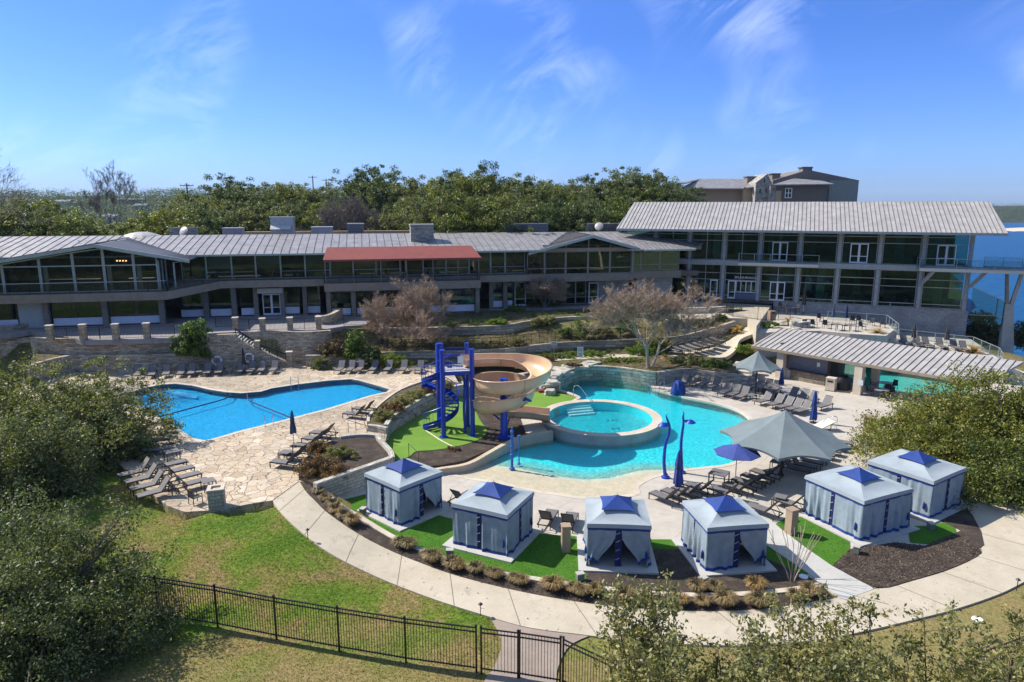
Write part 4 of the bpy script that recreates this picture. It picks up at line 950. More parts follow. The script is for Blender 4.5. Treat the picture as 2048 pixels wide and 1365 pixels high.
# red awning
m = MB(); a_ = [P_(30.1, 3.4, 10.95), P_(48.5, 3.4, 10.95), P_(47.7, .6, 12.22), P_(30.5, .6, 12.22)]; d_ = Vector((0, 0, .1)); m.add(a_+[p-d_ for p in a_], [(0, 1, 2, 3), (7, 6, 5, 4), (0, 4, 5, 1), (1, 5, 6, 2), (2, 6, 7, 3), (3, 7, 4, 0)])
for k in range(1, 12): pass
aw = thing('awning', 'long brick red canvas awning sheltering the upper dining balcony', 'awning', tuple(P_(30.1, 1.4, 8.2)))
m.build('canopy', M_red, aw, world=True); m = MB(); fbox(m, FL, 30.15, 48.4, 3.41, 3.45, 10.72, 10.93); m.build('valance', M_red, aw, world=True)
for u in (30.3, 33.5, 36.6, 39.6, 42.7, 45.7, 48.2): m = MB(); m.bar(P_(u, 3.2, 8.2), P_(u, 3.2, 10.9), .09, .09); m.build('post', M_frame_t, aw, world=True)
# chimney and rooftop things
def roofbox(name, label, cat, px0, px1, pyt, pyb, w, dep, mt, group=None, extra=None, lip=True):
    u0, zt = FL.hit(px0, pyt, w); u1, zb = FL.hit(px1, pyb, w); r = thing(name, label, cat, tuple(FL.P((u0+u1)/2, w-dep/2, zb)), 0, group)
    m = MB(); fbox(m, FL, u0, u1, w-dep, w, zb-.6, zt); m.build('housing', mt, r, world=True)
    if lip: m = MB(); fbox(m, FL, u0-.07, u1+.07, w-dep-.07, w+.07, zt, zt+.1); m.build('cap', M_galv, r, world=True)
    if extra == 'louvre':
        m = MB(); n = 6
        for k in range(n): fbox(m, FL, u0+.15, u1-.15, w, w+.05, zb+(zt-zb)*(k+.3)/n, zb+(zt-zb)*(k+.6)/n)
        m.build('louvre', M_seam, r, world=True)
    if extra == 'hood':
        m = MB(); z = zb+(zt-zb)*.38; m.add([FL.P(u0, w+.02, z+.5), FL.P(u1-.3, w+.02, z+.5), FL.P(u1-.3, w+1.0, z), FL.P(u0, w+1.0, z)], [(0, 1, 2, 3), (3, 2, 1, 0)]); m.build('hood', M_white, r, world=True)
    return r
u0, zt = FL.hit(821, 453, -3.2); u1, _ = FL.hit(868, 492, -3.2)
ch = thing('chimney', 'wide pale stone chimney rising through the long metal roof', 'chimney', tuple(FL.P((u0+u1)/2, -4, 12.5)))
m = MB(); fbox(m, FL, u0, u1, -4.9, -3.2, 11.8, zt+.1); m.build('stack', M_stone_rough, ch, world=True); m = MB(); fbox(m, FL, u0-.08, u1+.08, -5.0, -3.1, zt+.1, zt+.25); m.build('cap', M_conc, ch, world=True)
roofbox('rooftop_fan_housing', 'tall white rooftop kitchen exhaust box with a sloping hood', 'vent', 540, 588, 436, 472, -9.6, 2.5, M_galv, extra='hood')
roofbox('rooftop_unit', 'dull pink metal rooftop box left of the tall white exhaust', 'rooftop unit', 444, 485, 458, 473, -9.5, 2.0, mat('faded pink metal', (.42, .32, .34), .7, var=.15))
roofbox('rooftop_unit', 'grey rooftop unit with a rounded pale top near the stone chimney', 'rooftop unit', 695, 728, 449, 468, -9.5, 2.2, mat('warm grey metal', (.24, .22, .22), .6), extra='louvre')
roofbox('rooftop_unit', 'pale boxy rooftop unit right of the tall white exhaust', 'rooftop unit', 622, 665, 456, 470, -9.8, 2.5, M_rooflt)
roofbox('rooftop_stone_wall', 'low stone parapet on the roof behind the satellite dish', 'wall', 337, 396, 456, 474, -11.5, .5, M_stone_rough, lip=False)
roofbox('rooftop_screen', 'louvred air conditioning screen on the roof just left of the right gable', 'rooftop unit', 1005, 1096, 449, 464, -10, 2.4, M_brickgrey, extra='louvre')
roofbox('rooftop_screen', 'louvred air conditioning screen on the roof beside the big pale roof', 'rooftop unit', 1176, 1254, 449, 463, -10, 2.4, M_brickgrey, extra='louvre')
roofbox('roof_parapet', 'long flat pale parapet behind the metal ridge', 'parapet', 490, 1000, 464, 474, -13, 1, M_tanst, lip=False)
def dish(px, py, w, label):
    u, z = FL.hit(px, py, w); r = thing('satellite_dish', label, 'satellite dish', tuple(FL.P(u, w, z-1.2))); m = MB()
    m.lathe([(0.02, .12), (.35, .08), (.62, 0), (.62, -.03), (.35, .05)], 20); o = m.build('dish', M_rooflt, r); o.location = (0, 0, 1.2); o.rotation_euler = (R(62), 0, R(-20))
    m = MB(); m.tube([(0, .1, 0), (0, .1, 1.2)], .04, 6); m.build('mast', M_galv, r)
dish(367, 463, -9.2, 'round white satellite dish in front of the low rooftop stone wall'); dish(1198, 453, -9.0, 'round satellite dish beside the right gable on the roof')
# domed skylight
u, z = FL.hit(284, 474, -9); sk = thing('skylight', 'low domed grey skylight on the roof behind the left gable', 'skylight', tuple(FL.P(u, -9, z-.5)))
m = MB(); m.lathe([(2.1, 0), (2.1, .45), (2.4, .46), (1.9, .75), (1.2, .98), (.5, 1.1), (.01, 1.12)], 12); m.build('dome', M_rooflt, sk); 
for i, (x, y) in enumerate([(571, 487), (666, 486), (738, 485), (158, 486)]):
    u, z = FL.hit(x, y, -4); r = thing('vent_pipe', ['small vent pipe left of three on the metal roof', 'small vent pipe in the middle of the metal roof', 'small vent pipe nearest the stone chimney', 'small vent pipe on the roof left of the left gable'][i], 'vent', tuple(FL.P(u, -4, 12.65)))
    m = MB(); m.tube([(0, 0, 0), (0, 0, .45)], .06, 8); m.build('pipe', M_white, r); m = MB(); m.tube([(0, 0, .0), (0, 0, .08)], [.16, .1], 8); m.build('boot', M_white, r)

# ---- terrace in front of it
tp = [FL.P(-24, 14, 0), FL.P(-8, 12.2, 0)]
ter_px = [(20,668),(60,662),(100,668),(168,681),(240,679),(346,676),(395,668),(470,664),(520,664),(640,660),(690,652),(730,650)]
TE = [G(x, y, TZ) for x, y in ter_px]
m = MB(); outer = TE+[FL.P(36, 3.2, 0), FL.P(58, 1.0, 0), FL.P(80, -1, 0), FL.P(80, -9, 0), FL.P(-24, -9, 0), FL.P(-24, 8, 0)]
m.slab([Vector((p[0], p[1], 0)) for p in outer], TZ-.5, TZ-.02); struct('terrace', m, M_terrace)
# lower and upper stone walls
lw = curve([G(60,768,DZ), G(110,752,DZ), G(150,744,DZ), G(200,743,DZ), G(264,743,DZ), G(340,741,DZ), G(412,739,DZ)], 5)
m = MB(); m.wall(lw, .3, 2.62, .45); tag(m.build('stone_wall', M_stone), 'lower curved limestone wall behind the left row of loungers', 'wall')
uw = curve([G(70,716,2.0), G(120,712,2.4), G(176,709,2.55), G(240,708,2.6), G(300,706,2.6), G(412,702,2.6)], 5)
m = MB(); m.wall(uw, 1.2, TZ-.05, .45); tag(m.build('stone_wall', M_stone), 'upper limestone wall under the pillared black fence left of the bright green shrub', 'wall')
m = MB(); a_ = resample(lw, 30); b_ = resample(uw, 30); m.loft([Vector((p.x, p.y, 2.5)) for p in a_], [Vector((p.x, p.y, 2.62)) for p in b_]); struct('planting_strip', m, M_dirt)
# stair wall with sloping top
sA = G(408, 741, DZ); sB = G(586, 734, DZ); d = (sB-sA).normalized(); n_ = Vector((d.y, -d.x, 0))
L = (sB-sA).length; prof = [(0, 0), (L, 0), (L, 2.0-.9), (L-.55, 1.1), (L-.55, .5), (L*.62, 1.95), (L*.59, 1.95), (L*.385, 3.15), (L*.385, 3.55), (0, 3.55)]
def prism_wall(prof, org, d, n_, t, mt, name, label, cat='wall'):
    m = MB(); k = len(prof); ls = [Vector((a, b, 0)) for a, b in prof]; tri = tessellate_polygon([ls])
    fr_ = [org+d*a+Vector((0, 0, b)) for a, b in prof]; bk = [p-n_*t for p in fr_]
    fs = []
    for t_ in tri:
        x, y, z = (ls[i] for i in t_); f = tuple(t_) if (y-x).cross(z-x).z > 0 else tuple(reversed(t_)); fs.append(f); fs.append(tuple(k+i for i in reversed(f)))
    fs += [(i, k+i, k+(i+1) % k, (i+1) % k) for i in range(k)]
    m.add(fr_+bk, fs); o = m.build(name, mt, loc=tuple(org)); return tag(o, label, cat)
prism_wall(prof, sA, d, n_, .5, M_stone, 'stair_wall', 'stepped limestone wall carrying the outdoor staircase, with two life rings on it')
# the stairs between the stair wall and the wall behind
st_ = MB(); N = 20; bk = .55
for i in range(N):
    u = L-.5-(L*.62)*(i+1)/N; w = -bk-.9; zz = DZ+(TZ-DZ-.1)*(i+1)/N; c = sA+d*(u+.2)+n_*w; st_.box((c.x, c.y, (DZ+zz)/2), (L*.62/N+.02, 1.8, zz-DZ), math.atan2(d.y, d.x))
st = st_.build('staircase', M_conc, loc=tuple(sB)); tag(st, 'flight of stone steps climbing from the left pool deck to the terrace', 'stairs')
for k, (u0, z0, u1, z1) in enumerate(((L*.37, 3.6+.5, L*.60, 2.15+.5), (L*.64, 1.95+.4, L-.6, .55+.75))):
    rl = thing('handrail', ['black sloping handrail on the upper half of the outdoor staircase', 'black sloping handrail on the lower half of the outdoor staircase'][k], 'railing', tuple(sA+d*u0)); m = MB()
    a = sA+d*u0-n_*.2+Vector((0, 0, z0)); b = sA+d*u1-n_*.2+Vector((0, 0, z1)); m.bar(a, b, .12, .12); m.build('rail', M_black, rl, world=True); m = MB()
    for t in (.03, .35, .65, .97): q = a.lerp(b, t); m.bar(q-Vector((0, 0, .9)), q, .06, .06)
    m.build('baluster', M_black, rl, world=True)
bwl = [G(520, 733, DZ)+Vector((0, 1.5, 0)), G(560, 730, DZ)+Vector((0, .6, 0)), G(609, 727, DZ), G(660, 724, DZ)]; bwl = curve([sA-n_*2.6+d*4, sA-n_*2.6+d*(L*.75), G(609, 727, DZ), G(665, 723, DZ)], 5)
m = MB(); m.wall(bwl, .4, TZ+.05, .45); tag(m.build('stone_wall', M_stone), 'tall limestone wall behind the outdoor staircase, fence and pillars on top', 'wall')
cw = curve([G(636, 663, TZ-.9), G(650, 664, TZ-.9), G(668, 661, TZ-.9), G(684, 653, TZ-.9)], 5)
m = MB(); cw_ = [Vector((p.x, p.y-.3, 0)) for p in cw]; m.wall(cw_, 1.0, [TZ+.95+.35*smooth(i/len(cw_)*1.2-.3) for i in range(len(cw_))], .5); tag(m.build('curved_stone_wall', M_stone), 'curved limestone wall with upswept coping above the bronze shrub', 'wall')
pb = [G(613, 733, DZ), G(700, 731, DZ)]; m = MB(); m.wall([G(613, 733, DZ), G(650, 732, DZ), G(700, 729, DZ)], .5, 2.05, .4); tag(m.build('planter_wall', M_stone), 'low limestone planter wall behind the dark armchair', 'wall')
m = MB(); m.slab([G(613,733,DZ), G(700,729,DZ), G(712,712,1.6), G(640,712,1.6)], .6, 1.85); struct('planting_bed', m, M_dirt)
# pillars and black fence on the terrace edge
def pillar(px, py, z, h, label, s=.55, mt=None, group='stone pillars along the terrace fence'):
    p = G(px, py, z); r = thing('stone_pillar', label, 'pillar', (p.x, p.y, z), FL.ang, group)
    m = MB(); m.box((0, 0, h/2), (s, s, h)); m.build('shaft', mt or M_stone, r); m = MB(); m.box((0, 0, h+.05), (s+.1, s+.1, .1)); m.build('cap', M_copingtan, r); return p
left_p = [pillar(x, y, TZ-.1, 1.5, l) for x, y, l in ((102, 683, 'stone pillar at the left corner of the terrace fence'), (168, 681, 'stone pillar second from the left on the terrace fence'), (233, 680, 'stone pillar third from the left on the terrace fence'), (295, 678, 'stone pillar just left of the bright green shrub'))]
right_p = [pillar(x, y, TZ-.1, 1.35, l) for x, y, l in ((472, 662, 'stone pillar at the head of the outdoor staircase'), (526, 664, 'middle stone pillar right of the staircase head'), (581, 662, 'stone pillar halfway to the curved stone wall'), (638, 660, 'stone pillar joined to the curved stone wall'))]
pr = sB-d*.3-n_*.1
r = thing('stone_pillar', 'stone pillar at the foot of the outdoor staircase', 'pillar', (pr.x, pr.y, DZ), FL.ang, 'stone pillars along the terrace fence'); m = MB(); m.box((0, 0, .75), (.55, .55, 1.5)); m.build('shaft', M_stone, r); m = MB(); m.box((0, 0, 1.55), (.65, .65, .1)); m.build('cap', M_copingtan, r)
pm = sA+d*(L*.605)-n_*.25; r = thing('stone_pillar', 'stone pillar halfway down the outdoor staircase', 'pillar', (pm.x, pm.y, DZ), FL.ang, 'stone pillars along the terrace fence'); m = MB(); m.box((0, 0, 1.35), (.5, .55, 2.7)); m.build('shaft', M_stone, r); m = MB(); m.box((0, 0, 2.75), (.6, .65, .1)); m.build('cap', M_copingtan, r)
def fz(p, z): return Vector((p.x, p.y, z))
for k, (a, b) in enumerate(zip(left_p, left_p[1:])): railing('fence_panel', [fz(a, TZ-.02), fz(b, TZ-.02)], 1.2, ['black fence panel between the two leftmost terrace pillars', 'black fence panel between second and third terrace pillars', 'black fence panel third from the left on the terrace'][k])
railing('fence_panel', [fz(left_p[-1], TZ), G(350, 676, TZ)], 1.2, 'black fence panel running behind the bright green shrub')
railing('fence_panel', [G(432, 655, TZ), G(474, 655, TZ)], 1.2, 'black fence panel between the green shrub and staircase head')
for k, (a, b) in enumerate(zip(right_p, right_p[1:])): railing('fence_panel', [fz(a, TZ), fz(b, TZ)], 1.2, ['black fence panel just right of the staircase head', 'black fence panel above the tall limestone wall, second from the stairs', 'black fence panel next to the curved stone wall'][k])
railing('fence_panel', [G(688, 652, TZ), G(735, 651, TZ)], 1.3, 'black fence panel right of the curved stone wall')
# life rings
for k, (x, y) in enumerate(((434, 722), (498, 716))):
    hit = Frame(sA, sB).hit(x, y, .05); p = sA+d*hit[0]+n_*.1; r = thing('life_ring', ['white life ring left on the stair wall', 'white life ring beside the closed navy umbrella on the stair wall'][k], 'life ring', (p.x, p.y, hit[1]), FL.ang)
    m = MB(); q = [(.42*math.cos(a), 0, .42*math.sin(a)) for a in [2*PI*i/24 for i in range(25)]]; m.tube(q, .1, 8); m.build('ring', M_white, r, smooth=True); m = MB()
    for a in (.8, 2.35, 3.9, 5.5): m.tube([(.42*math.cos(a-.08), 0, .42*math.sin(a-.08)), (.42*math.cos(a+.08), 0, .42*math.sin(a+.08))], .107, 8)
    m.build('band', mat('red band', (.5, .05, .04), .6), r)
# wall and ledge further left
fl = [G(-60, 700, 2.4), G(0, 705, 2.2), G(50, 702, 2.2), G(96, 700, 2.3)]
m = MB(); m.wall(curve([Vector((p.x, p.y, 0)) for p in fl], 4), .2, TZ-.6, .5); tag(m.build('stone_wall', M_stone), 'long limestone wall at the left edge above the oak', 'wall')
m = MB(); m.wall([G(-60, 664, TZ), G(30, 660, TZ), G(100, 650, TZ)], TZ-.6, TZ+.5, .4); tag(m.build('stone_wall', M_stone), 'low stone wall near the building at the left edge', 'wall')

# ---- the glass fronted building on the right
RBd = thing('glass_building', 'two storey glass fronted building with round grey columns and a wide pale metal roof', 'building', tuple(FR.P(5, 0, 4.75)))
def rp(name, mb, m_): return mb.build(name, m_, RBd, world=True)
V0, V1 = -21.3, 21.6
R2 = MB(); RB2 = MB(); seam_roof(R2, RB2, FR.P(-20.9, 2.6, 14.0), FR.P(23.9, 2.6, 14.0), FR.P(-20.4, -6, 17.55), FR.P(23.6, -6, 17.55), .5, th=.25, rib=.03); seam_roof(R2, RB2, FR.P(23.9, -14.5, 14.1), FR.P(-20.9, -14.5, 14.1), FR.P(23.6, -6.01, 17.54), FR.P(-20.4, -6.01, 17.54), .5, th=.25)
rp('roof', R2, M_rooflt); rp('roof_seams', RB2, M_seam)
m = MB(); fbox(m, FR, -20.9, 23.9, 2.6, 2.76, 13.7, 13.98); rp('gutter', m, M_colr)
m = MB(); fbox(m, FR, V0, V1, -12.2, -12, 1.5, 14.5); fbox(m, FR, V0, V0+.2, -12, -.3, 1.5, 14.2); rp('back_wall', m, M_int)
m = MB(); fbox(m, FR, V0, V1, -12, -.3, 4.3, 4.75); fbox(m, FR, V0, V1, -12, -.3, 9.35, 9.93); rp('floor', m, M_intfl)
m = MB(); fbox(m, FR, -.2, V1, -.35, .12, -.5, 4.75); fbox(m, FR, V1-.3, V1, -12, -.35, -.5, 4.75); rp('lower_wall', m, M_brickgrey)
m = MB(); fbox(m, FR, V0, 23.0, -.1, .55, 9.3, 9.93); rp('floor_band', m, M_colr)
cu = [-15.9, -11.33, -6.82, -2.29, 2.49, 7.08, 11.61, 16.27, 21.1]
for i, u in enumerate(cu):
    m = MB()
    for a, b in ((4.72, 9.3), (9.93, 13.75)): m.cyl(FR.P(u, .12, 0), .25, a, b, 16)
    rp('column', m, M_colr)
for i, (a, b) in enumerate(zip([V0]+cu, cu)):
    a += .3; b -= .3
    window(FR, RBd, a, b, 9.95, 13.72, -.1, fr=.07, glass=M_glass2, mf=M_rooflt, trans=(13.3, 12.5), mull=((a+b)/2,) if i in (1, 2, 3) else ())
    window(FR, RBd, a, b, 4.78, 9.28, -.1, fr=.07, glass=M_glass2, mf=M_rooflt, trans=(8.2, 7.3, 5.25), mull=((a+b)/2,) if i < 5 else ())
for (x0, x1, yt, yb, zf2) in ((1543, 1574, 481, 521, 9.95), (1698, 1734, 486, 528, 9.95), (1871, 1909, 489, 532, 9.95), (1538, 1568, 564, 600, 4.8)):
    a, _ = FR.hit(x0, yb, .02); b, _ = FR.hit(x1, yb, .02); ddoor(FR, RBd, a, b, zf2+.02, zf2+2.5, .02)
for x0, x1 in ((1419, 1434), (1455, 1470)):
    a, _ = FR.hit(x0, 590, .02); b, _ = FR.hit(x1, 590, .02); ddoor(FR, RBd, a, b, 4.8, 7.25, .02, leaves=1)
a, _ = FR.hit(1471, 580, .02); b, _ = FR.hit(1512, 580, .02); window(FR, RBd, a, b, 5.7, 7.25, .04, mf=M_doorfr, mull=(a+(b-a)/4, (a+b)/2, b-(b-a)/4)); m = MB(); fbox(m, FR, a, b, 0, .15, 4.8, 5.6); rp('counter_wall', m, mat('slate blue panel', (.10, .12, .18), .7))
u_, z_ = FR.hit(1491, 556, .1); Mx = Matrix.Translation(FR.P(u_, .08, z_))@Matrix.Rotation(FR.ang, 4, 'Z')@Matrix.Rotation(PI/2, 4, 'X')
to = text_mesh('sign_lettering', 'SPLASHSHACK', .42, Matrix.Identity(4), M_white); to.matrix_world = Mx; sgn = tag(to, 'white lettering SPLASHSHACK over the serving window', 'sign')
# projecting balcony pieces with glass rails
for (u0, u1, w1) in ((FR.hit(1477, 527, 1.6)[0], FR.hit(1637, 530, 1.6)[0], 1.9), (FR.hit(1836, 540, 1.6)[0], 40., 2.4)):
    m = MB(); fbox(m, FR, u0, u1, .55, w1, 9.55, 9.85); rp('balcony', m, M_colr); m = MB(); fbox(m, FR, u0, u1, w1, w1+.12, 9.45, 9.8); rp('balcony_edge', m, mat('cream metal edge', (.55, .52, .44), .5))
    railing('r', [FR.P(u0, .6, 9.85), FR.P(u0, w1-.05, 9.85), FR.P(u1, w1-.05, 9.85)], 1.1, parent=RBd, mt=M_galv, glass=M_glassrail, rail=.04)
# footbridge beyond the corner, on a forked pier
FB = thing('footbridge', 'elevated footbridge with glass rails leaving the right end of the glass building', 'bridge', tuple(FR.P(23, 0, 9.3)))
m = MB(); fbox(m, FR, 23.0, 42, -2.0, .55, 9.3, 9.93); m.build('deck', M_fascia, FB, world=True)
railing('r', [FR.P(23.0, -1.9, 9.93), FR.P(42, -1.9, 9.93)], 1.1, parent=FB, mt=M_galv, glass=M_glassrail)
pb_ = G(2008, 722, .5); pu, pz = FR.hit(2012, 700, .3)
pier = thing('bridge_pier', 'tall forked pale concrete pier under the footbridge', 'pier', tuple(FR.P(pu, .3, 0)))
m = MB()
def pq(px, py): a, b = FR.hit(px, py, .3); return a, b
a0 = pq(2009, 740); a1 = pq(2018, 608); a2 = pq(2014, 549); a3 = pq(2043, 549)
def leg(p, q, w0, w1, d0, d1):
    mm = MB(); A = [FR.P(p[0]+i*w0/2, .3+j*d0/2, p[1]) for i, j in ((-1, -1), (1, -1), (1, 1), (-1, 1))]; B = [FR.P(q[0]+i*w1/2, .3+j*d1/2, q[1]) for i, j in ((-1, -1), (1, -1), (1, 1), (-1, 1))]
    mm.add(A+B, [(3, 2, 1, 0), (4, 5, 6, 7), (0, 1, 5, 4), (1, 2, 6, 5), (2, 3, 7, 6), (3, 0, 4, 7)]); return mm
leg((a0[0], -3), a1, 1.7, .8, 1.5, .6).build('trunk', M_conc, pier, world=True); leg((a1[0]-.2, a1[1]-.1), a2, .35, .28, .5, .4).build('arm', M_fascia, pier, world=True); leg((a1[0]+.25, a1[1]-.1), a3, .4, .32, .5, .4).build('arm', M_conc, pier, world=True)
for px_ in ((1838, 548, 1828, 585), (1940, 552, 1927, 588)):
    pass
for u in (16.27, 21.4): m = MB(); m.bar(FR.P(u, .3, 7.6), FR.P(u+.9, 2.2, 9.45), .3, .3); rp('bracket', m, M_colr)
# low glass lean-to at the right end
gl_ = thing('glass_shelter', 'small glass roofed shelter beside the right corner of the glass building', 'shelter', tuple(FR.P(22.5, 1, 4.5)))
m = MB(); q = [FR.P(21.7, .4, 7.6), FR.P(21.7, -4, 7.6), FR.P(25.4, -4, 5.9), FR.P(25.4, .4, 5.9)]; m.add(q, [(0, 3, 2, 1)]); m.add([FR.P(25.4, .4, 3.2), FR.P(25.4, .4, 5.9), FR.P(21.7, .4, 7.6), FR.P(21.7, .4, 3.2)], [(0, 1, 2, 3)]); m.build('glass', M_glass2, gl_, world=True)
m = MB(); m.bar(FR.P(21.7, .45, 7.6), FR.P(25.4, .45, 5.9), .08, .08); m.bar(FR.P(25.4, .4, 1.2), FR.P(25.4, .4, 5.9), .1, .1); m.bar(FR.P(25.4, -4, 1.2), FR.P(25.4, -4, 5.9), .1, .1); m.bar(FR.P(25.4, .4, 5.9), FR.P(25.4, -4, 5.9), .08, .08); m.bar(FR.P(21.7, .45, 4.3), FR.P(25.4, .45, 4.3), .06, .06); m.build('frame', M_galv, gl_, world=True)
# dim lamps and tables inside are left to the real interior shell: a few tables show through the glass
rt = random.Random(3)
for i in range(26):
    u = rt.uniform(-1, 20.5); w = rt.uniform(-4, -.9); m = MB() if i == 0 else m
    m.cyl(FR.P(u, w, 0), .5, 5.45, 5.5, 12); m.cyl(FR.P(u, w, 0), .05, 4.76, 5.45, 6)
    for k in range(3): a = k*2.1+i; c = FR.P(u+.85*math.cos(a), w+.85*math.sin(a), 0); m.box((c.x, c.y, 5.0), (.42, .42, .5), a); m.box((c.x, c.y, 5.4), (.42, .08, .5), a)
tag(rp('dining_furniture', m, mat('pale cafe furniture', (.30, .38, .34), .5)), kind='stuff')
rt = random.Random(5); m = MB()
for i in range(24):
    u = rt.uniform(15, 75); w = rt.uniform(-5, -1.2); m.cyl(FL.P(u, w, 0), .5, 9.15, 9.2, 12); m.cyl(FL.P(u, w, 0), .05, 8.45, 9.15, 6)
    for k in range(3): a = k*2.1+i; c = FL.P(u+.85*math.cos(a), w+.85*math.sin(a), 0); m.box((c.x, c.y, 8.7), (.42, .42, .5), a); m.box((c.x, c.y, 9.1), (.42, .08, .5), a)
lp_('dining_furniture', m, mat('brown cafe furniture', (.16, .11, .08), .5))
rt = random.Random(9); M_blind = mat('pale roller blind', (.42, .40, .35), .9)
for a, b in zip(ups, ups[1:]):
    if rt.random() < .45: m = MB(); z = rt.uniform(9.6, 10.9); fbox(m, FL, a+.12, b-.12, -.5, -.48, z, 11.3); lp_('blind', m, M_blind)
for a, b in zip(wa[4:], wa[5:]):
    if rt.random() < .4: m = MB(); fbox(m, FL, a+.15, a+.6, 3.4, 3.5, 7.95, 10.7); lp_('curtain', m, M_blind)
for i, (a, b) in enumerate(zip(cu, cu[1:])):
    for z0, z1 in ((9.95, 13.7), (4.8, 9.2)):
        if rt.random() < .5: m = MB(); c_ = rt.uniform(a+.6, b-1.2); fbox(m, FR, c_, c_+rt.uniform(.4, 1.0), -.7, -.6, z0, z1); rp('curtain', m, M_blind)
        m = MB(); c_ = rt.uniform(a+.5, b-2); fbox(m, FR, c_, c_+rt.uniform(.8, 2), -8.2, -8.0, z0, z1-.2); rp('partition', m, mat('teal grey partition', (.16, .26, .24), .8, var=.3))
# small lit lamps seen through the left gable
m = MB()
for k in range(4): u, z = FL.hit(234+6*k, 522, 1.5); c = FL.P(u, 1.5, z); m.cyl(c, .08, c.z-.06, c.z+.06, 8)
mm, nt, b_ = newmat('warm lamp glow'); b_.inputs['Emission Color'].default_value = (1, .35, .12, 1); b_.inputs['Emission Strength'].default_value = 3; lp_('pendant_lamps', m, mm)

# ---- hotel beyond
HT = thing('hotel_building', 'tan and brown hotel with low metal roofs and stone gable far behind the trees', 'building', (75, 205, 6))
def hb(px0, px1, pyt, Y, dep, mt, name='wing', zb=5):
    a = PY(px0, pyt, Y); b = PY(px1, pyt, Y); m = MB(); m.box(((a.x+b.x)/2, Y+dep/2, (a.z+zb)/2), (b.x-a.x, dep, a.z-zb)); return m.build(name, mt, HT, world=True)
hb(1353, 1488, 377, 205, 14, M_stucco); hb(1487, 1514, 375, 203, 8, M_tanst); hb(1352, 1362, 368, 204, 3, M_stone_rough, 'stone_pier')
def gable(px0, px1, pxm, pye, pya, Y, dep, mt, name='gable_wall', zb=5):
    a = PY(px0, pye, Y); b = PY(px1, pye, Y); c = PY(pxm, pya, Y); m = MB(); f = [Vector((a.x, Y, zb)), Vector((b.x, Y, zb)), b, c, a]; g = [p+Vector((0, dep, 0)) for p in f]
    m.add(f+g, [(0, 1, 2, 3, 4), (9, 8, 7, 6, 5)]+[(i, 5+i, 5+(i+1) % 5, (i+1) % 5) for i in range(5)]); return m.build(name, mt, HT, world=True)
gable(1512, 1544, 1535, 366, 348, 200, 10, M_stone_rough)
gable(1546, 1718, 1616, 361, 340, 204, 16, M_stucco2); m = MB(); a = PY(1660, 361, 203.5); b = PY(1717, 361, 203.5); m.box(((a.x+b.x)/2, 203.8, (a.z+5)/2), (b.x-a.x, .6, a.z-5)); m.build('end_wall', mat('olive grey stucco', (.26, .26, .22), .95, var=.1), HT, world=True)
hb(1552, 1654, 369, 199, 5, mat('dark brown stucco', (.17, .13, .11), .95, var=.1)); hb(1541, 1552, 372, 198.6, 2, M_stone_rough, 'stone_pier'); hb(1552, 1563, 382, 198.4, 1, M_tanst, 'tan_pier')
def hroof(l, nm='roof', mt=None):
    m = MB(); v = [PY(*p) for p in l]; m.add(v+[p-Vector((0, 0, .3)) for p in v], [(0, 1, 2, 3), (7, 6, 5, 4), (0, 4, 5, 1), (1, 5, 6, 2), (3, 7, 4, 0)]); m.build(nm, mt or M_roof, HT, world=True)
hroof([(1360, 377, 203), (1490, 377, 203), (1520, 358.5, 212), (1397, 358, 212)]); hroof([(1353, 366, 203), (1372, 366, 203), (1400, 358.3, 212), (1375, 361.5, 212)])
hroof([(1546, 369.5, 197), (1668, 368, 197), (1645, 362, 201), (1588, 357, 203.9)]); hroof([(1492, 376, 201.5), (1512, 373, 201.5), (1520, 357, 209), (1500, 363, 209)]); hroof([(1660, 361, 206), (1700, 361, 206), (1692, 354, 212), (1664, 354, 212)])
for px0, px1, pyt, Y in ((1606, 1625, 333, 204.3), (1495, 1514, 352, 207), (1545, 1561, 346, 206)):
    hb(px0, px1, pyt+2, Y, 3, M_stucco2, 'chimney', 14); hb(px0-1.5, px1+1.5, pyt+1, Y-.2, 3.4, M_seam, 'chimney_cap', PY(px0, pyt+3, Y).z)
a = PY(1571, 377, 198.9); b = PY(1582, 396, 198.9); m = MB(); m.box(((a.x+b.x)/2, 198.9, (a.z+b.z)/2), (b.x-a.x, .2, a.z-b.z)); o = m.build('window', M_glassb, HT, world=True); m = MB()
for x in (a.x, (a.x+b.x)/2, b.x): m.box((x, 198.75, (a.z+b.z)/2), (.22, .1, a.z-b.z+.2))
for z in (a.z, (a.z+b.z)/2, b.z): m.box(((a.x+b.x)/2, 198.72, z), (b.x-a.x, .08, .22))
m.build('frame', M_white, o, world=True)
for x, y in ((1529, 362), (1520.5, 382), (1532.5, 382)):
    p = PY(x, y, 199.9); m = MB(); m.box((p.x, 199.95, p.z), (.35, .2, 1.1)); m.build('window', M_metal_dk, HT, world=True)
